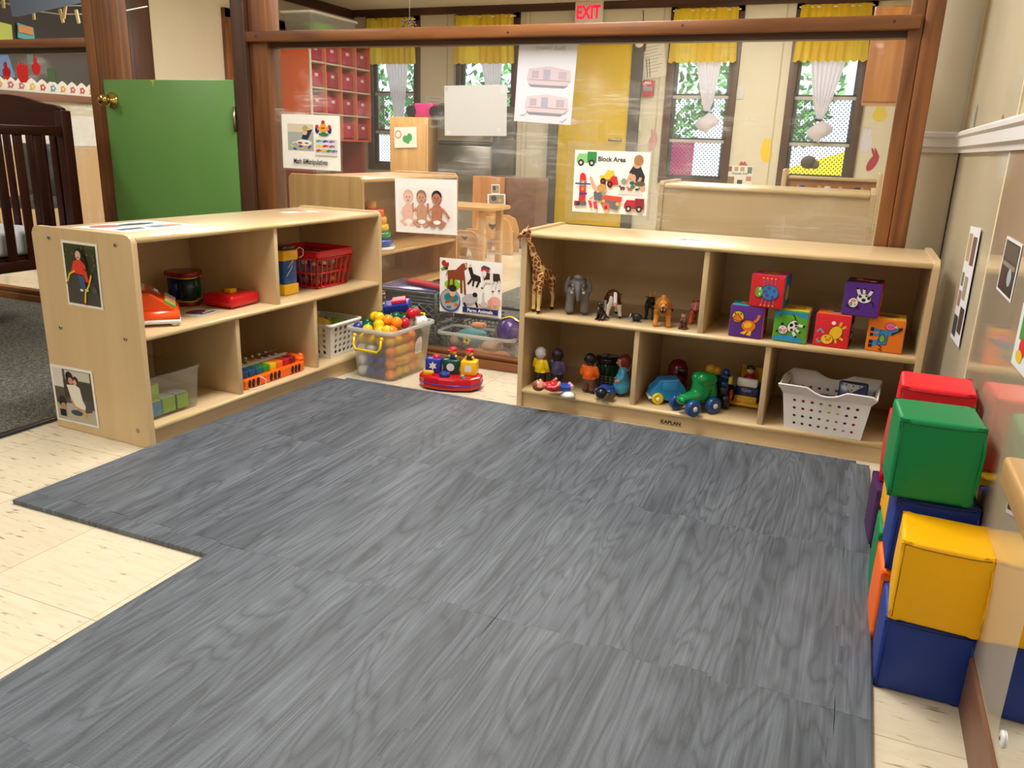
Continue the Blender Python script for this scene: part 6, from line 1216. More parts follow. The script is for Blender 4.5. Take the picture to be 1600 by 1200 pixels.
def pop(x, z0, head, body, full=True):
    if full:
        b = MB(); b.lathe([(0.012, 0), (0.013, 0.012), (0.008, 0.020)], (x, 0.026, z0), body+':g', 16); b.ell((x-0.013, 0.018, z0+0.011), 0.0055, 'f4c050:g', None, 10, 8); b.ell((x+0.013, 0.018, z0+0.011), 0.0055, 'f4c050:g', None, 10, 8); b.obj('figure_body', t)
        b = MB(); b.ell((x, 0.024, z0+0.027), 0.0135, 'f4b850:g'); b.ell((x-0.005, 0.0115, z0+0.029), (0.0015, 0.001, 0.002), '181010'); b.ell((x+0.004, 0.0115, z0+0.029), (0.0015, 0.001, 0.002), '181010'); b.ell((x-0.001, 0.0105, z0+0.023), (0.003, 0.0015, 0.0028), '3a1010'); b.obj('figure_head', t)
        z0 += 0.034
    b = MB(); b.ell((x, 0.026, z0), (0.0155, 0.0155, 0.012), 'd01830:g'); b.ell((x-0.006, 0.016, z0-0.002), (0.012, 0.008, 0.003), 'd01830:g'); b.obj('red_cap', t)
pop(-0.060, 0.108, '', '', False); pop(0.004, 0.108, '', '2438a0'); pop(0.068, 0.108, '', '1c2450')
b = MB(); b.box((-0.078, -0.026, 0.060), (0.034, 0.018, 0.018), 'f4b018:g', 0.004); b.ell((-0.064, -0.028, 0.062), 0.009, 'f4b018:g'); b.obj('yellow_knob', t)
b = MB(); b.lathe([(0, 0.05), (0.020, 0.05), (0.020, 0.066), (0.014, 0.069), (0.012, 0.065), (0, 0.064)], (-0.014, -0.030, 0), '1c3c8c:g', 24); b.obj('blue_dial', t)
b = MB(); b.ell((0.058, -0.030, 0.052), (0.018, 0.012, 0.006), '385c48:g'); b.ell((0.054, -0.030, 0.058), (0.008, 0.007, 0.006), '8ca894:g'); b.obj('green_lever', t)
# ================================================================== SOFT VINYL BLOCKS BY THE WALL
SB = 0.142
def soft(label, x, y, z, col, rz=0.0, rx=0.0, ry=0.0, s=SB, sz=None, squash=0.0):
    sz = sz or s; n = 14; b = MB(); m = 'vinyl_' + col
    def P(u, v, ax, sg):
        a, c = u*2-1, v*2-1
        p = [0, 0, 0]; o = [i for i in range(3) if i != ax]; p[ax] = sg; p[o[0]] = a; p[o[1]] = c
        r = Vector((p[0]*s/2, p[1]*s/2, p[2]*sz/2))
        pil = (0.006 if ax == 1 else 0.0035 if ax == 0 else 0.002)*(1-a*a)*(1-c*c); r[ax] += sg*pil                       # puffed faces
        k = abs(a)**8*abs(c)**8; r[ax] -= sg*0.004*k                        # soft corners
        e = max(abs(a), abs(c)); 
        return r
    for ax in range(3):
        for sg in (-1, 1):
            b.grid(lambda u, v: P(u if sg*(1 if ax != 1 else -1) > 0 else 1-u, v, ax, sg), n, n, m)
    bmesh.ops.remove_doubles(b.bm, verts=b.bm.verts, dist=0.0004)
    bmesh.ops.recalc_face_normals(b.bm, faces=b.bm.faces)
    es = [e for e in b.bm.edges if len(e.link_faces) == 2 and e.calc_face_angle(0) > 0.8]
    bmesh.ops.bevel(b.bm, geom=es, offset=0.007, segments=3, affect='EDGES', profile=0.6)
    for f in b.bm.faces: f.smooth = True
    t = thing('soft_block', label, 'soft block', (x, y, z), rot=(rx, ry, rz), group='soft vinyl blocks stacked by the wall')
    b.obj('vinyl_cover', t)
    b = MB(); h = s/2+0.0006; hz = sz/2; q = s/2-0.006
    dk = dict(red='8c1020', green='005030', blue='101c50', yellow='8c6400', orange='a04810', purple='2c1038')[col]
    for zz in (hz-0.006,): b.tube([(-q, -h+0.0014, zz), (-q*0.5, -h-0.0012, zz-0.0012), (0, -h-0.0016, zz-0.0015), (q*0.5, -h-0.0012, zz-0.0012), (q, -h+0.0014, zz)], 0.0010, dk, 5)
    b.obj('stitched_seam', t)
    b = MB(); b.tube([(-q, -h+0.0014, hz-0.006), (-q-0.0002, -h-0.0006, 0), (-q, -h+0.0014, -hz+0.006)], 0.0010, dk, 5); b.obj('stitched_seam', t)
    b = MB(); b.tube([(s/2-0.004, -s/2+0.004, hz-0.004), (s/2+0.0005, -s/2+0.001, hz*0.4), (s/2-0.0005, -s/2+0.001, -hz*0.3), (s/2-0.004, -s/2+0.004, -hz+0.006)], 0.0028, m if False else 'vinyl_'+col, 6); b.obj('corner_piping', t)
    return t
hs = SB/2; xb = 0.2055
soft('dark blue soft block on the floor, nearest the camera', xb+0.002, 1.345+hs, 0.069, 'blue', 0, s=0.136, sz=0.136)
soft('bright yellow soft block resting on the nearest blue block', 0.213, 1.335+hs, 0.1385+0.073, 'yellow', radians(-3), rx=radians(-1), s=0.136, sz=0.144)
soft('orange soft block on the floor under a blue one', 0.200, 1.495+hs, 0.0745, 'orange', radians(2), s=0.136, sz=0.146)
soft('blue soft block under the big green one', 0.204, 1.497+hs, 0.150+0.0745, 'blue', radians(1), s=0.134, sz=0.146)
soft('large green soft block on top of the middle stack', 0.183, 1.480+hs, 0.302+0.0745, 'green', radians(3), s=0.136, sz=0.146)
soft('green soft block on the floor behind the orange one', 0.199, 1.66+hs, 0.0745, 'green', radians(0), s=0.134, sz=0.146)
soft('yellow soft block in the middle of the third stack', 0.204, 1.68+hs, 0.150+0.0745, 'yellow', radians(2), s=0.134, sz=0.146)
soft('red soft block at the top of the third stack', 0.197, 1.705+hs, 0.302+0.0745, 'red', radians(-2), s=0.134, sz=0.146)
soft('purple soft block on the floor nearest the right shelf', 0.194, 1.90+hs, 0.0745, 'purple', radians(4), s=0.134, sz=0.146)
soft('red soft block on the purple one by the shelf', 0.204, 1.95+hs, 0.150+0.0745, 'red', radians(-2), s=0.134, sz=0.146)
# ================================================================== RIGHT WALL ITEMS
def wall_sheet(name, label, cat, tl, tr, bl, shapes, paper='ecebea', x=XR-0.0045, lam=0.0):
    mt, w, h = quad_frame(atx(*tl, x), atx(*tr, x), atx(*bl, x)); return sheet(name, label, cat, w, h, mt, shapes, paper, lam, 0.0005)
wall_sheet('wall_chart', 'tall narrow photo chart on the right wall beside the shelf corner', 'poster', (1521, 358), (1538, 362), (1485, 525), [('r', 'b89c70', 0.08, 0.70, 0.42, 0.94), ('r', '6c4c48', 0.52, 0.68, 0.88, 0.92), ('r', '7c8068', 0.08, 0.48, 0.30, 0.60), ('r', 'a89c7c', 0.42, 0.38, 0.72, 0.58), ('r', 'b07c70', 0.08, 0.30, 0.34, 0.44), ('r', '4c3830', 0.54, 0.10, 0.92, 0.32), ('r', '3c3c38', 0.08, 0.04, 0.46, 0.22)], 'e8e8ec')
wall_sheet('wall_photo', 'dark photo print with white border taped on the right wall', 'photo', (1573, 368), (1597, 382), (1557, 451), [('r', '3a342c', 0.06, 0.05, 0.94, 0.95), ('r', '544c40', 0.10, 0.62, 0.90, 0.92), ('r', '8c8474', 0.10, 0.50, 0.90, 0.58), ('e', 'a8b4c0', 0.66, 0.36, 0.12, 0.16), ('r', '6c2028', 0.30, 0.12, 0.40, 0.44)], 'eceaea')
wall_sheet('wall_poster', 'bright laminated poster cut off by the right edge of view', 'poster', (1603, 478), (1660, 520), (1580, 566), [('r', '4c9c3c', 0.10, 0.45, 0.95, 0.92), ('e', 'd83028', 0.25, 0.35, 0.10, 0.16), ('e', 'e8c830', 0.2, 0.2, 0.10, 0.10), ('e', '3c6cb0', 0.5, 0.25, 0.1, 0.12)], 'e4ecec')
wall_sheet('wall_poster', 'small dark and yellow poster low on the wall behind the wooden bar', 'poster', (1578, 768), (1640, 800), (1572, 800), [('r', '3c2430', 0.03, 0.2, 0.30, 0.98), ('r', 'c8c488', 0.35, 0.2, 0.97, 0.98), ('r', '4c5c6c', 0.5, 0.25, 0.56, 0.7)], 'c8b8cc')
for (q, col, lb) in (((1522, 190), ('5a8c84', 'c07468'), 'green and red painted handprint on the wall above the chair rail'), ((1567, 183), ('c83c38', 'c83c38'), 'small red painted handprint on wall above the chair rail')):
    c = atx(*q, XR-0.0008); s = 0.8 if col[0][0] == '5' else 0.45; mt = frame(c, (0, -1, 0), (0, 0, 1)); b = MB()
    b.art([('e', col[1], 0.55, 0.45, 0.2, 0.5), ('e', col[0], 0.45, 0.5, 0.2, 0.5, 8)] if s == 0.8 else [('p', col[0], [(0.3, 0.0), (0.7, 0.0), (0.9, 0.5), (1.0, 0.95), (0.75, 0.7), (0.6, 1.0), (0.5, 0.7), (0.25, 0.9), (0.3, 0.5), (0.0, 0.6)])], 0.05*s*2, 0.08*s*1.4, mt @ Matrix.Translation((-0.03, -0.04, -0.0003))); tag(b.obj('handprint'), lb, 'handprint')
# mirror with round screw, wooden grab bar
t = thing('wall_mirror', 'low acrylic wall mirror with rounded corner and screw at lower right', 'mirror', (XR-0.0045, 0.0, 0))
b = MB(); P = [(-1.10, 0.46), (-1.10, 0.16)] + [(-1.10+0.03-0.03*cos(a), 0.16-0.03*sin(a)) for a in (0.4, 0.8, 1.2, 1.57)] + [(-0.2, 0.13), (-0.2, 0.46)]
b.prism(P, 0.003, 'mirror', frame((0, 0, 0), (0, -1, 0), (0, 0, 1))); b.obj('mirror_sheet', t)
b = MB(); b.lathe([(0, 0), (0.012, 0), (0.011, 0.003), (0.004, 0.0045), (0.003, 0.003), (0, 0.003)], (-0.003, 1.066, 0.156), 'e4e4e4:g', 20, ax=(-1, 0, 0)); b.ell((-0.007, 1.066, 0.156), (0.001, 0.003, 0.003), '2a2a2a'); b.obj('screw_cap', t)
pb = atx(1575, 745, 0.205)
t = thing('grab_bar', 'rounded maple grab bar sticking out along the right wall', 'grab bar', (0.212, 1.035, 0.535))
b = MB(); b.box((0, -0.45, 0), (0.030, 0.90, 0.036), 'maple_y', 0.006, seg=3); b.obj('bar', t)
b = MB(); b.box((0.038, -0.25, 0), (0.054, 0.03, 0.03), 'maple_x', 0.002); b.obj('bracket', t)
# ================================================================== THINGS JUST BEHIND THE CLEAR PARTITION
def crate(name, label, loc, rz, w, d, h, col, group=None):
    t = thing(name, label, 'crate', loc, rz, group); b = MB(); m = col+':g'; th = 0.004
    for s in range(4):
        W, Dp = w/2, d/2; c4 = [(-W, -Dp), (W, -Dp), (W, Dp), (-W, Dp)]; a, e = Vector(c4[s]), Vector(c4[(s+1) % 4]); L = (e-a).length; dv = (e-a)/L
        P = lambda u, z: (a.x+dv.x*u, a.y+dv.y*u, z)
        for z0 in (0.006, h*0.28, h*0.62, h*0.72, h*0.82, h*0.92, h-0.006):
            if z0 in (h*0.72, h*0.82) and s % 2 == 0:
                b.tube([P(0, z0), P(L*0.10, z0)], 0.004, m, 4); b.tube([P(L*0.55, z0), P(L, z0)], 0.004, m, 4)
            else: b.tube([P(0, z0), P(L, z0)], 0.0035 if z0 < h-0.01 else 0.007, m, 4)
        n = 7
        for i in range(-2, n):
            u0, u1 = L*i/n, L*(i+2.4)/n
            for (p, q) in ((u0, u1), (u1, u0)):
                z0, z1 = 0.006, h*0.62
                # clip to the side
                def cl(ua, za, ub, zb):
                    if ua < 0: za = za+(zb-za)*(0-ua)/(ub-ua); ua = 0
                    if ua > L: za = za+(zb-za)*(L-ua)/(ub-ua); ua = L
                    return ua, za
                A = cl(p, z0, q, z1); B = cl(q, z1, p, z0)
                if abs(A[1]-B[1]) > 0.01: b.tube([P(*A), P(*B)], 0.003, m, 4)
        b.tube([(a.x, a.y, 0), (a.x, a.y, h)], 0.007, m, 6)
    b.obj('lattice_sides', t); b = MB(); b.box((0, 0, 0.005), (w-0.01, d-0.01, 0.006), m); b.obj('crate_floor', t); return t
crate('milk_crate', 'grey plastic milk crate with purple lid, top of the stack behind glass', (-1.748, 3.10, 0.137), 0, 0.31, 0.26, 0.135, '50545a')
crate('milk_crate', 'lower dark grey milk crate under the one with the purple lid', (-1.748, 3.10, 0.001), 0, 0.31, 0.26, 0.130, '44484e')
crate('milk_crate', 'dark milk crate standing behind the farm poster', (-1.43, 3.235, 0.001), 0, 0.29, 0.26, 0.165, '3c4046')
b = MB(); b.box((0, 0, 0.006), (0.27, 0.22, 0.012), '40387c:g', 0.004); tag(b.obj('purple_lid', None, (-1.748, 3.10, 0.262)), 'purple plastic panel lying in the top milk crate', 'lid')
b = MB(); b.box((0, 0, 0), (0.24, 0.19, 0.10), '20244c:g', 0.01); tag(b.obj('storage_box', None, (-1.748, 3.10, 0.206)), 'dark blue box inside the top milk crate', 'box')
b = MB(); b.box((0, 0, 0), (0.22, 0.17, 0.045), 'b8a430:g', 0.008); tag(b.obj('storage_box', None, (-1.748, 3.10, 0.036)), 'yellow box inside the lower milk crate', 'box')
b = MB(); b.prism([(-0.11, -0.03), (0.12, -0.02), (0.12, 0.02), (-0.10, 0.03)], 0.018, 'c81c30:f', bev=0.008); tag(b.obj('red_mat', None, (-1.70, 3.08, 0.2755), (0, 0, radians(-22))), 'red padded strip lying across the purple crate lid', 'pad')
# clear tub with soft toys
TB = Vector((-1.392, 3.005, 0.002)); t = thing('storage_tub', 'clear plastic tub of soft toys behind the glass', 'tub', (TB.x, TB.y, 0.0))
TB.z = 0.0
bin_shell(t, 0.335, 0.150, 0.122, 0.9, 'clear_plastic', 'frosted_rim', 0.025, nm='tub_wall', rimw=0.008)
for (x, y, z, r, cc, lb, nm) in ((-0.045, 0.0, 0.098, (0.066, 0.050, 0.034), '5cb0c0:f', 'light blue plush toy on top in the clear tub', 'plush_toy'), (0.03, -0.01, 0.032, (0.105, 0.045, 0.022), 'f08c30:f', 'orange plush carrot low in the clear tub', 'plush_toy'), (-0.03, 0.035, 0.140, (0.035, 0.025, 0.014), 'f09868:f', 'peach round toy behind the light blue plush', 'plush_toy'), (-0.115, 0.0, 0.075, (0.03, 0.04, 0.03), 'd0b098:f', 'cream plush toy at the left of the clear tub', 'plush_toy'), (0.05, 0.0, 0.068, (0.05, 0.04, 0.022), 'd0a890:f', 'beige plush toy in the middle of the clear tub', 'plush_toy')):
    b = MB(); b.ell((0, 0, 0), r, cc, (0, 0, 0.1)); b.ell((r[0]*0.6, 0, r[2]*0.4), (r[0]*0.35, r[1]*0.6, r[2]*0.5), cc)
    if '5cb0' in cc:
        for k in range(5): b.ell((0.012*cos(k*1.256), -0.0505, -0.008+0.012*sin(k*1.256)), (0.007, 0.003, 0.007), 'f0d040')
    tag(b.obj(nm, None, (TB.x+x, TB.y+y, TB.z+z)), lb, 'soft toy')
t = thing('play_ball', 'green, yellow and purple segmented ball in the clear tub', 'ball', (-1.262, 3.0, 0.142), rot=(0.1, 0.5, 0.2))
RBA = 0.058
for (nm, a0, a1, cc) in (('green_half', 0, pi, '6cb020'), ('purple_half', pi, 2*pi, '4c2c80')):
    b = MB(); b.grid(lambda u, v: Vector((RBA*cos(a0+(a1-a0)*u)*sin(pi*v) * (1-0.05*abs(sin(4*(a0+(a1-a0)*u)))), RBA*sin(a0+(a1-a0)*u)*sin(pi*v)*(1-0.05*abs(sin(4*(a0+(a1-a0)*u)))), RBA*cos(pi*v))), 24, 14, cc+':g'); b.obj(nm, t)
b = MB()
b.grid(lambda u, v: Vector(((RBA+0.003)*cos(2*pi*u), (0.010*(v-0.5)*2+0.005*sin(2*pi*u*7))*1.0, (RBA+0.003)*sin(2*pi*u))), 70, 1, 'f4c818:g'); b.obj('yellow_band', t)
# ================================================================== FAR ROOM FURNITURE
def simple_unit(name, label, loc, rz, L, D, H, m='maple', shelves=(0.3,), back=True):
    t = thing(name, label, 'shelf', loc, rz); tk = 0.02
    for x in (0, L-tk):
        b = MB(); b.prism([(0, 0), (D, 0), (D, H-0.02), (D-0.02, H), (0.02, H), (0, H-0.02)], tk, m+'_z', frame((x, 0, 0), (0, 1, 0), (0, 0, 1)), bev=0.003); b.obj('end_panel', t)
    MB().bb(tk, L-tk, 0, D, H-0.03, H-0.01, m+'_x', 0.005).obj('top', t)
    for z in shelves: MB().bb(tk, L-tk, 0.005, D-0.01, z, z+0.018, m+'_x', 0.005).obj('shelf_board', t)
    MB().bb(tk, L-tk, 0.02, D-0.01, 0.03, 0.048, m+'_x').obj('bottom_board', t)
    if back: MB().bb(tk, L-tk, D-0.01, D-0.003, 0.0, H-0.03, m+'_x').obj('back_panel', t)
    return t
# birch unit behind right shelf: its back panel faces the camera
t = thing('toy_shelf', 'tall birch shelf unit seen from behind, beyond the right partition', 'shelf', (-0.755, 3.30, 0))
for x in (0, 0.79):
    b = MB(); b.prism([(0, 0), (0.36, 0), (0.36, 0.75), (0.34, 0.765), (0.02, 0.765), (0, 0.75)], 0.02, 'birch_z', frame((x, 0, 0), (0, 1, 0), (0, 0, 1)), bev=0.003); b.obj('end_panel', t)
MB().bb(0.02, 0.79, 0, 0.36, 0.735, 0.755, 'birch_edge', 0.008).obj('top', t); MB().bb(0.02, 0.79, 0.012, 0.018, 0.0, 0.735, 'birch_x').obj('back_panel', t)
MB().bb(0.02, 0.79, 0.02, 0.35, 0.36, 0.378, 'birch_x').obj('shelf_board', t); MB().bb(0.02, 0.79, 0.02, 0.35, 0.04, 0.058, 'birch_x').obj('bottom_board', t)
# maple unit at left behind the glass (runs away from the camera, open to the right)
t = simple_unit('toy_shelf', 'orange-brown maple toy shelf running away behind the glass on the left', (-2.44, 3.72, 0), radians(90), 1.13, 0.48, 0.695, 'maple', (0.257,), back=False)
MB().bb(0.02, 1.11, 0.47, 0.477, 0.0, 0.665, 'cdb98c').obj('back_panel', t)
p = Vector((-2.585, 4.02, 0.2762)); t = thing('ring_stacker', 'rainbow stacking toy on the maple shelf behind the partition', 'toy', p)
for k, (cc, r) in enumerate((('1c4ca8', 0.125), ('0c8c50', 0.115), ('e8b818', 0.105), ('e8a018', 0.095), ('e85028', 0.080), ('f0b020', 0.035))):
    b = MB(); b.lathe([(0, 0), (r*0.92, 0), (r, 0.012), (r, 0.030), (r*0.92, 0.040), (0, 0.040)], (0, 0, 0.022+0.042*k), cc+':g', 28); b.obj('ring', t)
b = MB(); b.cyl((0.0, 0, 0), (0.0, 0, 0.020), 0.14, 0.14, 'ecebe6:g', 28); b.obj('base', t)
p = Vector((-2.66, 3.84, 0.0)); t = thing('toy_abacus', 'wooden abacus with dark blue and red beads behind the partition', 'toy', (-2.66, 3.805, 0.2762), radians(2))
b = MB()
for x in (-0.075, 0.075): b.box((x, 0, 0.17), (0.022, 0.04, 0.34), 'dark_trim_z', 0.010)
b.box((0, 0, 0.32), (0.15, 0.02, 0.02), 'dark_trim_x', 0.003); b.box((0, 0, 0.01), (0.17, 0.08, 0.02), 'dark_trim_x', 0.003); b.obj('frame', t)
for k, cc in enumerate(('1c2c50', '701828', 'b0a890', '2c6040')):
    b = MB(); z = 0.27-0.05*k; b.cyl((-0.07, 0, z), (0.07, 0, z), 0.002, 0.002, 'steel', 8)
    for i in range(6): b.lathe([(0.003, -0.009), (0.016, -0.004), (0.016, 0.004), (0.003, 0.009)], (-0.05+0.02*i, 0, z), cc+':g', 12, ax=(1, 0, 0))
    b.obj('bead_row', t)
# elephant shaped wooden chairs and light table
def elephant_chair(label, loc, rz, s=1.0, rnd=False):
    t = thing('elephant_chair', label, 'chair', loc, rz, 'elephant shaped wooden chairs')
    out = [(-0.16, 0), (-0.16, 0.18), (-0.13, 0.27), (-0.06, 0.31), (0.08, 0.31), (0.14, 0.28), (0.17, 0.20), (0.18, 0.0), (0.09, 0), (0.08, 0.09), (0.04, 0.13), (-0.02, 0.13), (-0.06, 0.09), (-0.07, 0)]
    for y in (-0.13, 0.11):
        b = MB(); b.prism([(x*s, z*s) for x, z in out], 0.018, 'maple_z', frame((0, y*s, 0), (1, 0, 0), (0, 0, 1)), bev=0.003); o = b.obj('side_panel', t)
    b = MB(); mt = frame((0, -0.1305*s-0.018, 0), (1, 0, 0), (0, 0, 1)); b.poly([(x*s, z*s, 0.0003) for x, z in ((0.0, 0.20), (0.035, 0.235), (0.03, 0.255), (0.0, 0.245), (-0.03, 0.255), (-0.035, 0.235))], '5a4028', mt); b.obj('heart_cutout', t)
    MB().bb(-0.13*s, 0.14*s, -0.13*s, 0.11*s, 0.165*s, 0.18*s, 'maple_x').obj('seat', t); MB().bb(-0.145*s, -0.13*s, -0.13*s, 0.11*s, 0.165*s, 0.29*s, 'maple_z').obj('backrest', t)
    return t
elephant_chair('small elephant shaped wooden chair with a heart cut-out', (atz(733, 402).x, atz(733, 402).y, 0), radians(6), 0.72)
elephant_chair('larger elephant shaped wooden chair behind the small one', (atz(775, 394).x, atz(775, 394).y, 0), radians(10), 1.0)

tz = aty(760, 322, 5.45)
t = thing('play_table', 'light maple table with rounded end behind the glass', 'table', (tz.x-0.36, 5.45, 0))
b = MB(); b.prism(rrect(0.50, 0.22, 0.12), 0.024, 'maple_x', Matrix.Translation((0, 0, tz.z-0.02)), bev=0.005); b.obj('tabletop', t)
for x in (-0.40, 0.40):
    for y in (-0.15, 0.15): MB().box((x, y, (tz.z-0.02)/2), (0.045, 0.045, tz.z-0.021), 'maple_z', 0.006).obj('leg', t)
# fridge, cabinets
t = thing('refrigerator', 'grey refrigerator with black sides beyond the blank paper', 'refrigerator', (-3.47, 7.27, 0))
MB().box((0, 0.02, 0.62), (0.56, 0.50, 1.24), '2a2a2e', 0.01).obj('body', t)
b = MB(); b.box((0, -0.25, 0.44), (0.56, 0.04, 0.86), '8a847c:t', 0.012); b.obj('lower_door', t); b = MB(); b.box((0, -0.25, 1.065), (0.56, 0.04, 0.33), '8a847c:t', 0.012); b.obj('freezer_door', t)
b = MB(); b.box((0, -0.262, 0.885), (0.54, 0.03, 0.028), '1c1c1e', 0.008); b.obj('door_gap_grip', t)
t = thing('wooden_cabinet', 'tall maple cabinet with a taped drawing, under the radio', 'cabinet', (-4.07, 7.20, 0))
MB().box((0, 0, 0.555), (0.42, 0.36, 1.11), 'maple_z', 0.004).obj('body', t); MB().box((0.0, -0.185, 0.56), (0.39, 0.012, 0.98), 'maple_z', 0.003).obj('door', t)
mt, w, h = quad_frame(aty(616, 199, 7.0), aty(651, 198, 7.0), aty(617, 231, 7.0))
sheet('child_drawing', 'child drawing with a red face and green shape on the cabinet', 'drawing', w, h, mt, [('e', 'd85048', 0.18, 0.65, 0.15, 0.2), ('e', 'e8dcd0', 0.18, 0.65, 0.11, 0.15), ('e', '3c9c50', 0.50, 0.42, 0.13, 0.18), ('e', '3c9c50', 0.68, 0.50, 0.12, 0.2), ('e', '3c9c50', 0.60, 0.28, 0.08, 0.1)], 'e4e0d4')
t = thing('radio', 'pink and black radio on top of the tall maple cabinet', 'radio', (-3.95, 7.15, 1.1105))
b = MB(); b.box((0, 0, 0.065), (0.20, 0.12, 0.13), 'b8306c:g', 0.01); b.obj('case', t)
for x in (-0.13, 0.12): b = MB(); b.cyl((x, -0.07, 0.055), (x, 0.06, 0.055), 0.052, 0.052, '201c24:g', 20); b.obj('speaker', t)
t = thing('small_cabinet', 'low orange-brown cabinet with two photos taped on its door', 'cabinet', (-3.03, 6.85, 0))
MB().box((0.12, 0, 0.305), (0.60, 0.30, 0.61), 'panelling', 0.004).obj('body', t); MB().box((-0.03, -0.16, 0.305), (0.31, 0.02, 0.61), 'oak_panel', 0.004).obj('door', t)
for (a, c_, d_, lb) in (((768, 288), (781, 288), (768, 303), 'tiny colourful photo on the low cabinet door'), ((762, 303), (790, 303), (762, 320), 'dark photo of a child on the low cabinet door')):
    mt, w, h = quad_frame(aty(*a, 6.675), aty(*c_, 6.675), aty(*d_, 6.675)); sheet('photo_print', lb, 'photo', w, h, mt, [('r', '8c8478', 0.08, 0.1, 0.92, 0.9), ('e', '3c2c28', 0.35, 0.6, 0.16, 0.25), ('e', 'd8a040', 0.7, 0.4, 0.1, 0.15)], 'e8e8e8')
# red cubby with bins
CX = -5.55; yA = atx(482, 72, CX).y; yB_ = atx(578, 75, CX).y; zt = atx(500, 72, CX).z+0.10; zb_ = atx(578, 222, CX).z
t = thing('cubby_cabinet', 'orange cubby cabinet full of red bins on the far left wall', 'cabinet', (CX, yA, 0)); Lc = yB_-yA; dx = -0.62
MB().bb(dx, 0, 0, 0.02, 0.0 if False else zb_, zt, 'orange_paint').obj('side_panel', t); MB().bb(dx, 0, Lc-0.02, Lc, zb_, zt, 'orange_paint').obj('side_panel', t)
MB().bb(dx, 0, 0, Lc, zt-0.02, zt, 'orange_paint').obj('top_panel', t); MB().bb(dx, 0, 0, Lc, zb_, zb_+0.02, 'orange_paint').obj('bottom_panel', t); MB().bb(dx, dx+0.02, 0, Lc, zb_, zt, '8c3020').obj('back_panel', t)
MB().bb(dx, 0, 0, Lc, 0, zb_-0.001, '5a2c1c').obj('plinth', t) if False else None
rows_z = [zb_+0.02+(zt-zb_-0.02)*k/4 for k in range(5)]
for z in rows_z[1:4]: MB().bb(dx+0.02, 0.004, 0.02, Lc-0.02, z-0.008, z+0.008, 'd8c8b0').obj('shelf_board', t)
for k in range(1, 4): MB().bb(dx+0.02, 0.0, Lc*k/4-0.008, Lc*k/4+0.008, zb_+0.02, zt-0.02, 'e08058').obj('divider', t)
MB().bb(-0.004, 0.012, 0, 0.025, zb_, zt, 'e8d8c0').obj('edge_strip', t)
for k in (0.1, Lc-0.1): MB().bb(dx+0.1, -0.05, k-0.03, k+0.03, 0, zb_, '8c3020').obj('leg', t)
for r in range(4):
    for c_ in range(4):
        cw = Lc/4; y = cw*c_+cw/2; z0 = rows_z[r]+0.009; hh = (rows_z[1]-rows_z[0])
        b = MB(); b.box((0, 0, hh*0.34), (0.30, cw*0.78, hh*0.68), 'c03050:g' if (r+c_) % 3 else 'b02844:g', 0.02)
        b.poly([(0.151, -0.03, hh*0.42), (0.151, 0.03, hh*0.42), (0.151, 0.03, hh*0.54), (0.151, -0.03, hh*0.54)], 'e0d8d0')
        tag(b.obj('storage_bin', None, (CX-0.17, yA+y, z0)), 'red bin in the orange cubby, %s row, %s from the left' % (('bottom', 'third', 'second', 'top')[r], ('first', 'second', 'third', 'fourth')[c_]), 'bin', 'red bins in the orange cubby')
t = thing('storage_tub', 'clear tub with white lid and green contents on top of the orange cubby', 'tub', (CX-0.20, yA+Lc*0.42, zt+0.001))
bin_shell(t, 0.40, Lc*0.72, 0.22, 0.86, 'frosted_plastic', 'frosted_rim', 0.04, nm='tub_wall')
b = MB(); b.prism(rrect(0.215, Lc*0.375, 0.04), 0.022, 'ecebe8:g', Matrix.Translation((0, 0, 0.215)), bev=0.006); b.obj('lid', t)
b = MB(); b.box((0.02, -0.05, 0.085), (0.22, 0.28, 0.14), '8cd828', 0.02); tag(b.obj('green_bag', None, (CX-0.20, yA+Lc*0.42, zt+0.001)), 'lime green bag inside the clear lidded tub', 'bag')
b = MB(); b.ell((0, 0, 0.05), (0.10, 0.14, 0.05), '181418:f'); b.ell((0.02, 0.08, 0.04), (0.08, 0.1, 0.04), '201c20:f'); tag(b.obj('black_bundle', None, (CX-0.22, yA+Lc*0.90, zt+0.001)), 'black bundle beside the lidded tub on the cubby', 'bundle')
# back wall fittings
YW = YB-0.001
def bw(px, py, y=YB): return aty(px, py, y)
a = bw(902, 4); c_ = bw(943, 34); t = thing('exit_sign', 'white EXIT sign with red letters above the yellow door', 'sign', ((a.x+c_.x)/2, YB-0.06, (a.z+c_.z)/2-0.01))
MB().box((0, 0.02, 0), (abs(c_.x-a.x), 0.06, 0.225), 'e4e0d4', 0.01).obj('housing', t)
b = MB(); b.text('EXIT', 0, -0.065, 0.19, 'exit_red', frame((0, -0.0115, 0), (1, 0, 0), (0, 0, 1)), z=0.001, bold=0.006, sx=0.72); b.obj('lettering', t)
def wallthing(name, label, cat, px, py, w, h, d, col, extra=None):
    c = bw(px, py); t = thing(name, label, cat, (c.x, YB, c.z)); MB().box((0, -d/2, 0), (w, d, h), col, min(w, h, d)*0.15).obj('plate', t)
    if extra: extra(t)
    return t
def fx(t):
    b = MB(); b.text('FIRE', 0, 0.045, 0.04, 'f0e8e0', frame((0, -0.061, 0), (1, 0, 0), (0, 0, 1)), bold=0.001); b.obj('lettering', t)
    b = MB(); b.box((0, -0.066, -0.005), (0.10, 0.012, 0.05), '8c8c8c:g', 0.004); b.obj('pull_handle', t)
wallthing('fire_alarm', 'red FIRE pull station on the far wall right of the yellow door', 'fire alarm', 1014, 139, 0.13, 0.17, 0.06, 'b01c28:g', fx)
def sx_(t): b = MB(); b.ell((0, -0.06, 0.0), (0.05, 0.03, 0.04), 'e8e0d4:g'); b.obj('strobe_lamp', t)
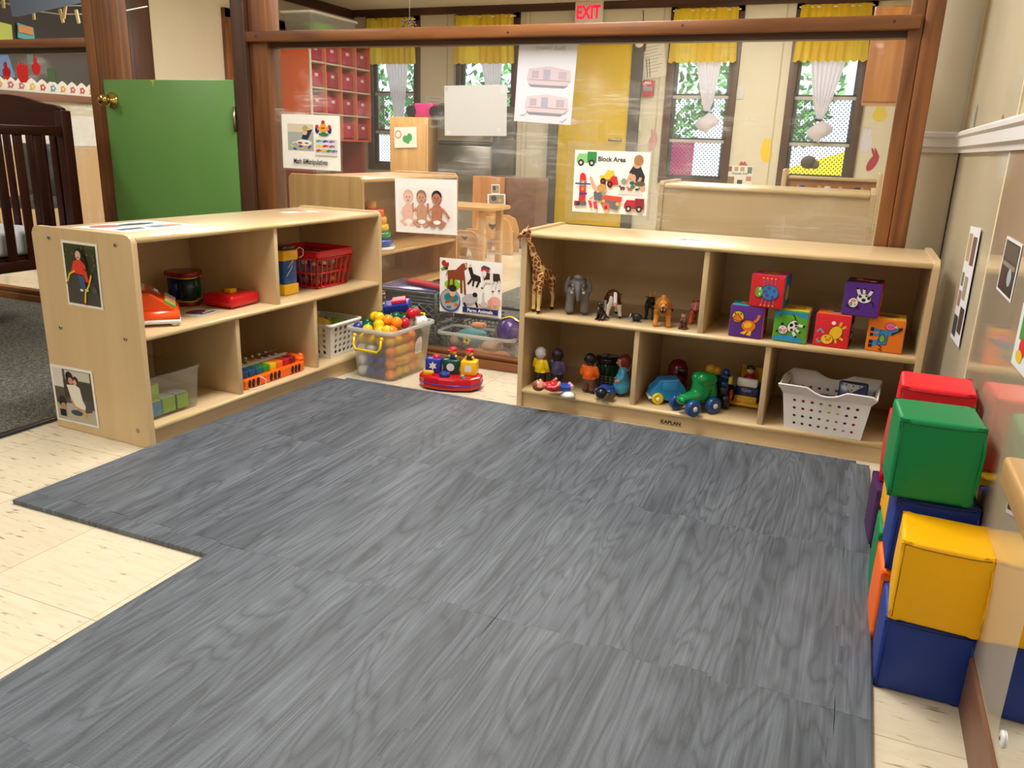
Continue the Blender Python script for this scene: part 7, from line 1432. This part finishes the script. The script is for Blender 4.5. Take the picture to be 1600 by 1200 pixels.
wallthing('alarm_strobe', 'dark red alarm strobe high beside the yellow door', 'alarm', 1001, 70, 0.13, 0.13, 0.05, '6a1420:g', sx_)
def swx(t): b = MB(); b.box((0, -0.012, 0), (0.012, 0.012, 0.03), 'c8c0ac', 0.002); b.obj('toggle', t)
wallthing('light_switch', 'cream light switch plate between the door and window', 'switch', 996, 196, 0.08, 0.13, 0.01, 'd8d0b8', swx)
wallthing('light_switch', 'dark edged switch plate right of the second window from right', 'switch', 1156, 145, 0.08, 0.13, 0.01, 'c8c8c8', swx)
b = MB(); c = bw(714, 25); b.cyl((c.x, YB-0.02, 0.9), (c.x, YB-0.02, 2.36), 0.013, 0.013, '9a9c9c:g', 10); tag(b.obj('conduit_pipe'), 'thin grey vertical conduit left of the second yellow curtain', 'pipe')
b = MB(); c = bw(1006, 10); b.tube([(c.x, YB-0.006, 2.34), (c.x+0.01, YB-0.006, 2.2), (c.x-0.02, YB-0.006, 2.05), (c.x-0.01, YB-0.006, 1.95)], 0.004, '4a4038', 5); tag(b.obj('wire'), 'thin dark wire hanging down to the red alarm strobe', 'wire')
def bsheet(name, label, cat, tl, tr, bl, shapes, paper, y=YB-0.006): mt, w, h = quad_frame(aty(*tl, y), aty(*tr, y), aty(*bl, y)); return sheet(name, label, cat, w, h, mt, shapes, paper, 0, 0.001)
lines = lambda n, c='8a8478': [('l', c, [(0.1, 0.9-0.8*k/n), (0.85-(k*7 % 3)*0.12, 0.9-0.8*k/n)], 0.02) for k in range(n)]
bsheet('notice_sheet', 'handwritten notice left of the fire alarm on far wall', 'notice', (985, 84), (1007, 85), (984, 126), lines(7), 'd8d0b8')
bsheet('notice_sheet', 'larger handwritten notice with a ladder sketch above the fire alarm', 'notice', (1008, 70), (1043, 62), (1008, 125), lines(9) + [('l', '3a3a3a', [(0.12, 0.05), (0.16, 0.6)], 0.03), ('l', '3a3a3a', [(0.24, 0.05), (0.28, 0.6)], 0.03)], 'dcd6c4', YB-0.010)
bsheet('notice_sheet', 'small notice on the far wall just left of the refrigerator', 'notice', (664, 149), (692, 151), (664, 184), lines(5) + [('r', '404040', 0.4, 0.05, 0.8, 0.25)], 'd8d4c4')
bsheet('area_poster', 'Dramatic Area poster with small pictures on the far wall', 'poster', (1137, 258), (1178, 259), (1134, 290), [('t', '505058', 'Dramatic Area', 0.5, 0.56, 0.16, 0.8), ('r', '8c5040', 0.05, 0.70, 0.18, 0.95), ('r', 'a89070', 0.28, 0.72, 0.42, 0.93), ('r', 'b09878', 0.50, 0.72, 0.66, 0.93), ('r', '5c7058', 0.78, 0.62, 0.95, 0.93), ('r', '8c7048', 0.05, 0.10, 0.30, 0.45), ('r', 'c07c70', 0.75, 0.25, 0.95, 0.48), ('r', '3c3c44', 0.42, 0.08, 0.62, 0.3)], 'dcdad0')
for (q, col, sx2, sz2, rot, lb) in (((1020, 219), 'c8888c', 0.06, 0.13, -15, 'pink painted handprint below the light switch'), ((1198, 235), 'e8c020', 0.075, 0.14, 12, 'yellow painted handprint between the two right windows'), ((1354, 219), 'd0ccd4', 0.07, 0.13, 5, 'pale grey handprint in the far right corner'), ((1364, 250), 'a8283c', 0.05, 0.13, -25, 'dark red handprint in the far right corner'), ((1375, 177), 'd8c040', 0.08, 0.09, 0, 'yellow handprint below the wall cabinet'), ((1161, 258), 'b03040', 0.06, 0.04, 0, 'red round mark above the Dramatic Area poster')):
    c = bw(*q); b = MB(); mt = frame((c.x-sx2, YB-0.002, c.z-sz2), (1, 0, 0), (0, 0, 1)); b.art([('e', col, 0.5, 0.4, 0.42, 0.36, rot), ('e', col, 0.35-rot/200, 0.75, 0.13, 0.22, -rot), ('e', col, 0.62-rot/200, 0.76, 0.12, 0.22, -rot)], sx2*2, sz2*2, mt); tag(b.obj('handprint'), lb, 'handprint')
# curtains
WN = ['leftmost far window', 'second far window from the left', 'window beside the yellow door', 'rightmost far window']
for i, (x0, x1) in enumerate(WINS):
    xa, xb_ = x0-0.05, x1+0.05; zt_, zv = 2.33, 1.80
    t = thing('yellow_valance', 'gathered yellow valance curtain on the ' + WN[i], 'curtain', ((xa+xb_)/2, YB-0.085, zt_), 0, 'yellow valances on the far windows')
    wv = xb_-xa
    b = MB(); b.grid(lambda u, v: Vector(((u-0.5)*wv*(0.94+0.07*v), -0.012-0.016*sin(u*55+i)*(0.5+0.6*v)-0.008*sin(u*23+2*i), -(zt_-zv)*v - (0.008*sin(u*55) if v > 0.99 else 0))), 110, 8, 'yellow_cloth'); b.obj('gathered_cloth', t)
    MB().cyl((-wv/2, 0, -0.02), (wv/2, 0, -0.02), 0.008, 0.008, 'e8e0d0', 10).obj('rod', t)
    kx, kz = ((-5.50, 1.05), (-4.20, 1.25), (-1.66, 1.30), (-0.50, 1.24))[i]
    t = thing('sheer_curtain', 'knotted white sheer curtain hanging on the ' + WN[i], 'curtain', (0, YB-0.028, 0), 0, 'white knotted curtains on the far windows')
    wtop = (0.44, 0.40, 0.40, 0.50)[i]; cxm = (kx*0.4+(x0+x1)/2*0.6)
    def cf(u, v):
        w_ = wtop*(1-v)**0.75+0.05*v; cx_ = cxm+(kx-cxm)*v
        return Vector((cx_+(u-0.5)*w_, -0.012-0.010*sin(u*44)*(1-v*0.5), 2.30+(kz-2.30)*v))
    b = MB(); b.grid(cf, 70, 14, 'white_cloth'); b.obj('hanging_cloth', t)
    b = MB(); b.grid(lambda u, v: Vector((kx+0.115*sin(pi*v)*cos(2*pi*u)*(1+0.12*sin(u*40))+0.03*v, -0.03+0.05*sin(pi*v)*sin(2*pi*u), kz-0.01-0.20*v+0.02*cos(2*pi*u))), 40, 10, 'white_cloth', closed_u=True); b.obj('gathered_puff', t)
    b = MB(); b.tube([(kx-0.035, -0.012, kz), (kx, -0.045, kz-0.005), (kx+0.035, -0.012, kz-0.01), (kx, 0.004, kz)], 0.012, '1c1a1c', 8, closed=True); b.obj('hair_tie', t)
# things hanging and standing near the right end
t = thing('wall_cabinet', 'oak veneer wall cabinet hanging beyond the right partition post', 'cabinet', (0.10, 6.2, 1.235))
MB().bb(-0.185, 0.175, 0, 0.35, 0, 0.60, 'oak_panel', 0.004).obj('body', t); MB().bb(-0.180, 0.17, -0.018, -0.001, 0.01, 0.59, 'oak_panel', 0.003).obj('door', t)
t = thing('coat_rack', 'low birch coat shelf with cross rail and pegs beyond the partition', 'rack', (-0.13, 4.10, 0))
for x in (-0.21, 0.20): b = MB(); b.box((x, 0, 0.41), (0.022, 0.10, 0.82), 'birch_z', 0.008); b.obj('post', t)
MB().bb(-0.20, 0.19, -0.02, 0.02, 0.775, 0.79, 'birch_x', 0.004).obj('top_rail', t); MB().bb(-0.20, 0.19, 0.0, 0.012, 0.55, 0.775, 'oak_panel').obj('back_board', t)
for k in range(4): b = MB(); b.cyl((-0.14+0.09*k, 0, 0.735), (-0.14+0.09*k, -0.05, 0.742), 0.007, 0.010, 'maple_y'); b.obj('peg', t)
for (x, cols, lb, cat) in ((-0.13, ('1c6ca8', '1c2848', 'a82030'), 'blue, navy and red cloth bundle hanging on the coat rack', 'clothing'), (-0.015, ('e4e2e2', 'd8d4d4', 'e4e2e2'), 'white cloth hanging in the middle of the coat rack', 'clothing'), (0.115, ('28282c', '4c4c50', 'e08028'), 'black, grey and orange bag hanging on the coat rack', 'bag')):
    b = MB(); b.grid(lambda u, v: Vector((0.012*cos(2*pi*u)*(1+3.2*v)*(1+0.15*sin(6*pi*u)), -0.045+0.02*sin(2*pi*u)*(0.6+v), 0.75-0.14*v)), 24, 6, cols[0]+':f', closed_u=True); b.ell((-0.03, -0.045, 0.65), (0.022, 0.02, 0.05), cols[1]+':f'); b.ell((0.032, -0.045, 0.65), (0.014, 0.02, 0.05), cols[2]+':f')
    if 'bag' == cat: b.box((0.0, -0.075, 0.70), (0.028, 0.004, 0.035), 'e8e8e4', 0.001)
    tag(b.obj('cloth_bundle', None, (-0.13+x, 4.10, 0)), lb, cat)
b = MB(); b.ell((0, 0, 0.03), (0.035, 0.03, 0.03), '6a6058:f'); b.ell((0.03, 0, 0.02), (0.02, 0.02, 0.02), '7a7068:f'); tag(b.obj('plush_toy', None, (-0.245, 4.10, 0.822)), 'small grey plush toy sitting on the coat rack rail', 'soft toy')
# beaded ornament hanging from the ceiling
c = aty(640, 38, 5.2); t = thing('hanging_ornament', 'dark beaded tassel ornament hanging on a thin thread', 'ornament', (c.x, c.y, c.z))
b = MB(); b.cyl((0, 0, 0), (0, 0, CEIL-c.z), 0.0012, 0.0012, 'e0e0e0', 6); b.obj('thread', t)
b = MB(); random.seed(4)
for k in range(11):
    a = k*2*pi/11; r = 0.055+0.01*(k % 3)
    for j in range(7): f = j/6; b.ell((r*sin(f*pi*0.55)*cos(a), r*sin(f*pi*0.55)*sin(a), 0.03*cos(f*pi*0.8)-0.02*f), 0.0052, ('181c2c', '40406c', '181820', '7c2840')[(k+j) % 4]+':g', None, 8, 6)
b.obj('beads', t)
# ================================================================== LEFT: WINDOW BOARD, CLOTHESLINE, CRIB
bt = thing('dark_window_board', 'dark board standing in for the unlit room behind the left wall window, with flower border', 'board', (XL+0.012, 0, 0))
MB().bb(0, 0.01, 2.95, 5.72, 1.16, 2.02, 'dark_room_tone').obj('dark_room_sheet', bt)  # dark sheet in place of the unlit room behind the window glass
b = MB(); n = 24
for k in range(n):
    y = 3.5+2.2*k/n; w2 = 2.2/n
    P = [(y, 1.162), (y+w2, 1.162), (y+w2, 1.235), (y+w2*0.75, 1.255), (y+w2*0.5, 1.268), (y+w2*0.25, 1.255), (y, 1.235)]
    b.poly([(0.014, p[0], p[1]) for p in P], 'eeece8')
    cc = ('d02840', 'e8c020', 'c83020', '60a0c0', 'f0a020', 'd84060')[k % 6]
    for q in range(5): a = q*1.2566; b.poly([(0.0155, y+w2/2+0.026*cos(a+t2)*0.5+0.016*cos(a), 1.205+0.026*sin(a+t2)*0.5+0.016*sin(a)) for t2 in (0, 1.2, 2.4, 3.6, 4.8)], cc)
    b.poly([(0.017, y+w2/2+0.010*cos(q), 1.205+0.010*sin(q)) for q in (0, 1.2, 2.4, 3.6, 4.8)], 'f0e8d0')
    b.poly([(0.0152, y+w2*0.1, 1.178), (0.0152, y+w2*0.45, 1.180), (0.0152, y+w2*0.4, 1.192)], '3c8c50')
b.obj('flower_border', bt)
def cut(px, py, shape, col, lb, s=1.0, nm='paper_cutout', wall=False):
    b = MB()
    if wall: mt = frame(atx(px, py, XL+0.035), (0, 1, 0), (0, 0, 1))
    else: mt = frame(aty(px, py, 2.9455), (1, 0, 0), (0, 0, 1)); s *= 0.54
    b.prism([(x*s, y*s) for x, y in shape], 0.001, col, mt, sm=False); o = b.obj(nm); tag(o, lb, 'paper cut-out'); return o
apple = [(0, -0.10), (0.05, -0.07), (0.08, -0.01), (0.07, 0.03), (0.03, 0.05), (0.035, 0.10), (0.0, 0.12), (-0.035, 0.09), (-0.03, 0.04), (-0.07, 0.02), (-0.07, -0.04), (-0.03, -0.08)]
tulip = [(-0.05, -0.12), (0.05, -0.12), (0.09, -0.06), (0.10, 0.08), (0.06, 0.06), (0.05, 0.10), (0.02, 0.07), (0, 0.11), (-0.03, 0.07), (-0.05, 0.10), (-0.06, 0.06), (-0.10, 0.08), (-0.09, -0.06)]
cut(10, 112, apple, 'e81c24', 'red paper apple at the left end of the left clear pane', 0.75); cut(35, 112, tulip, 'e81c24', 'red paper tulip in the middle of the left clear pane', 0.78); cut(56, 105, apple, 'e81c24', 'red paper apple right of the tulip on the clear pane', 0.75)
sq = [(-0.07, -0.08), (0.06, -0.09), (0.07, 0.08), (-0.06, 0.09)]
cut(80, 117, sq, '5c7c54', 'green paper square on the left clear pane', 0.7); cut(47, 87, [(-0.05, -0.08), (0.05, -0.08), (0.045, 0.08), (-0.055, 0.08)], '8ca8a0', 'pale green paper card high on the left clear pane', 0.8); cut(8, 92, [(-0.12, -0.14), (0.10, -0.16), (0.02, 0.14), (-0.12, 0.14)], '8cb0e8', 'light blue paper shape at the left of the clear pane')
cut(8, 53, sq, 'b0bc50', 'yellow green paper card above the partition rail', 0.9, wall=True); cut(40, 51, [(-0.08, -0.05), (0.08, -0.06), (0.08, 0.05), (-0.07, 0.07)], '4ca0a8', 'teal and tan paper book cut-out above the partition rail', 0.9, wall=True)
b = MB(); b.prism([(-0.055, -0.02), (0.07, -0.03), (0.065, 0.03), (-0.055, 0.03)], 0.001, 'c08850', frame(atx(39, 47, XL+0.045), (0, 1, 0), (0, 0, 1))); tag(b.obj('paper_cutout'), 'tan paper strip stuck over the teal book cut-out', 'paper cut-out')
# clothesline in the far-left room
def line_pts(px): return [aty(x, y, 4.2) for x, y in px]
for nm, P, lb in (('clothesline', [(-60, -8), (5, 4), (30, 12), (62, 18), (92, 22), (140, 22), (180, 20), (230, 10)], 'lower white clothesline with wooden pegs at the upper left'), ('clothesline', [(-60, 2), (60, 8), (124, 9), (174, 9), (205, -6)], 'upper white clothesline beside the brown post')):
    b = MB(); b.tube(line_pts(P), 0.0035, 'd8d4cc', 6); tag(b.obj(nm), lb, 'line')
PG = [((5, 2), 6, 'first wooden peg on the clothesline, left of the blue paper'), ((52, 20), 0, 'wooden peg just under the blue grey paper'), ((96, 25), -12, 'wooden peg right of the blue grey paper'), ((101, 19), 22, 'slanted wooden peg crossing the other one'), ((121, 26), -10, 'wooden peg left of the big brown post'), ((180, 17), -4, 'wooden peg right of the big brown post')]
for (q, a, lb) in PG:
    c = aty(*q, 4.18); t = thing('clothes_peg', lb, 'clothes peg', c, rot=(0, radians(a), 0), group='wooden clothes pegs')
    for s_ in (-1, 1): b = MB(); b.box((0.006*s_, 0, 0), (0.010, 0.012, 0.085), 'd0b480', 0.002); b.obj('peg_half', t)
mt, w, h = quad_frame(aty(12, -12, 4.15), aty(124, -14, 4.15), aty(20, 26, 4.15)); b = MB(); b.prism([(0, 0), (w*0.08, -0.0), (w, h*0.55), (w*0.97, h*1.3), (-w*0.05, h*1.3)], 0.002, '7c8ca4', mt); tag(b.obj('blue_paper'), 'blue grey sheet of paper hanging on the clothesline', 'paper')
# crib
cr = thing('crib', 'dark espresso wooden crib with slatted sides behind the left shelf', 'crib', (-3.33, 2.72, 0))
def slat(nm, x0, x1, y0, y1, z0, z1, m='espresso_z'): return MB().bb(x0, x1, y0, y1, z0, z1, m, 0.004).obj(nm, cr)
for (x, y) in ((-0.055, -0.055),): pass
slat('post', -0.045, 0.005, -0.045, 0.005, 0.12, 0.965); slat('post', -0.76, -0.71, -0.045, 0.005, 0.12, 0.965); slat('post', -0.045, 0.005, -1.345, -1.295, 0.12, 0.965); slat('post', -0.76, -0.71, -1.345, -1.295, 0.12, 0.965)
for yh in (-0.035, -1.335):
    b = MB(); n = 16; P = [(-0.755, 0.885)] + [(0.0, 0.885), (0.0, 0.955), (-0.01, 0.975), (-0.04, 0.985)] + [(-0.09-0.585*k/n, 0.985+0.045*sin(pi*k/n)) for k in range(n+1)] + [(-0.72, 0.985), (-0.75, 0.972), (-0.755, 0.955)]
    b.prism(P, 0.028, 'espresso_x', frame((0, yh+0.028, 0), (1, 0, 0), (0, 0, 1)), bev=0.005); b.obj('arched_headboard', cr)
    for k in range(8): slat('slat', -0.115-0.078*k, -0.075-0.078*k, yh+0.006, yh+0.022, 0.33, 0.89)
    slat('end_rail', -0.71, -0.045, yh, yh+0.028, 0.28, 0.335, 'espresso_x')
for xs_, nm in ((-0.035, 'near'), (-0.745, 'far')):
    slat('side_rail', xs_, xs_+0.03, -1.30, -0.045, 0.855, 0.895, 'espresso_y'); slat('side_rail', xs_, xs_+0.03, -1.30, -0.045, 0.28, 0.325, 'espresso_y')
    for k in range(13): slat('slat', xs_+0.008, xs_+0.022, -0.14-0.093*k-0.04, -0.14-0.093*k, 0.32, 0.86)
for (x, y) in ((-0.02, -0.02), (-0.735, -0.02), (-0.02, -1.32), (-0.735, -1.32)):
    b = MB(); b.cyl((x, y, 0.05), (x, y, 0.125), 0.012, 0.022, '141414:g'); b.cyl((x-0.012, y, 0.0335), (x+0.012, y, 0.0335), 0.025, 0.025, '101010:g'); b.obj('caster', cr)
b = MB(); b.box((-3.71, 2.05, 0.39), (0.62, 1.20, 0.11), 'dcdce4:f', 0.03, seg=3)
for (y, z, cc) in ((2.20, 0.40, '7cb070'), (2.32, 0.38, 'd8a088'), (2.55, 0.40, '7cb070'), (2.0, 0.38, 'd8b080')): b.ell((-3.400, y, z), (0.002, 0.035, 0.03), cc)
tag(b.obj('crib_mattress'), 'white crib mattress with faint green and orange print', 'mattress')
b = MB(); b.box((-3.71, 2.05, 0.325), (0.66, 1.24, 0.015), 'espresso_y'); o = b.obj('mattress_base', cr); o.location = (3.33, -2.72, 0)
t = thing('black_chair', 'dark chair with padded back standing behind the crib slats', 'chair', (-5.0, 3.75, 0), radians(20))
b = MB(); b.box((0, 0.18, 0.62), (0.36, 0.05, 0.34), '1c2028:f', 0.02); b.obj('backrest', t); b = MB(); b.box((0, 0, 0.42), (0.38, 0.38, 0.06), '1c2028:f', 0.02); b.obj('seat', t)
for x in (-0.16, 0.16):
    for y in (-0.16, 0.16): MB().cyl((x, y, 0), (x, y, 0.40), 0.012, 0.012, '8a8a8a:g', 10).obj('leg', t)
# small green leaf shape seen right of the crib
b = MB(); c = atx(148, 338, -6.0); b.ell((0, 0, 0), (0.03, 0.06, 0.09), '1c9040:g'); 
t = tag(b.obj('green_toy', None, (-5.0, 4.6, 0.09)), 'small green toy on the floor beyond the half door', 'toy')
# ================================================================== OUTSIDE
b = MB(); b.bb(-12, 8, YB+0.15, YB+14, -0.3, -0.05, 'a8a89c'); o = struct(b.obj('ground'))
random.seed(9)
leafm = MB()
for k, (x, y, s) in enumerate(((-10.6, 17.0, 1.0), (-7.4, 16.0, 1.0), (-4.2, 17.0, 1.1), (-1.6, 15.8, 0.9), (1.2, 17.0, 1.1))):
    t = thing('garden_tree', 'leafy green tree outside, ' + ('beyond the far left of the windows', 'behind the leftmost window', 'behind the yellow door', 'behind the window beside the door', 'behind the rightmost window')[k], 'tree', (x, y, -0.05), 0, 'trees outside the windows')
    MB().cyl((0, 0, 0), (0, 0, 2.0), 0.12, 0.08, '5a4632', 12).obj('trunk', t)
    b = MB()
    for j in range(1500):
        th_, ph_ = random.uniform(0, 6.283), random.uniform(-1, 1); rr = 1.25*s*random.uniform(0.5, 1.0)**0.4; c = Vector((rr*cos(th_)*sqrt(1-ph_*ph_), rr*sin(th_)*sqrt(1-ph_*ph_), 2.5+1.5*ph_*rr))
        e1 = Vector((random.gauss(0, 1), random.gauss(0, 1), random.gauss(0, 1))).normalized(); e2 = e1.orthogonal().normalized()
        b.poly([c+e1*0.10, c+e2*0.05, c-e1*0.10, c-e2*0.05], ('4c8a3c', '7cb868', '3c7030')[j % 3])
    b.obj('crown', t)
b = MB(); b.bb(-12, 6, 13.6, 13.7, -0.05, 1.0, 'e8e8ee'); tag(b.obj('bright_backdrop'), 'pale panel added outside to whiten the lower window panes', 'backdrop')  # pale panel added to give the lower panes their whitish brightness
t = thing('play_house', 'yellow roofed garden playhouse outside the rightmost window', 'playhouse', (-0.75, 11.4, -0.05))
MB().bb(-0.5, 0.5, 0, 0.5, 0, 0.7, 'e8e8ec').obj('wall', t); b = MB(); b.prism([(-0.6, 0.62), (0.5, 0.62), (0.5, 1.0)], 0.5, 'f0d020:g', frame((0, 0.5, 0), (1, 0, 0), (0, 0, 1))); b.obj('roof', t)
t = thing('climbing_frame', 'pink and turquoise climbing frame outside the far windows', 'climbing frame', (0.15, 12.2, -0.05))
for x, cc in ((-0.35, '60d0c8'), (0.0, 'f04c9c'), (0.3, 'f04c9c')): MB().bb(x-0.05, x+0.05, 0, 0.1, 0, 1.5, cc).obj('upright', t)
for z in (0.5, 0.95, 1.4): MB().bb(-0.1, 0.35, 0, 0.08, z, z+0.08, 'f04c9c').obj('rung', t)
t = thing('pink_panel', 'pink play panel outside the window beside the yellow door', 'panel', (-2.22, 11.0, -0.05)); MB().bb(-0.2, 0.12, 0, 0.05, 0, 1.05, 'f02c90').obj('board', t)
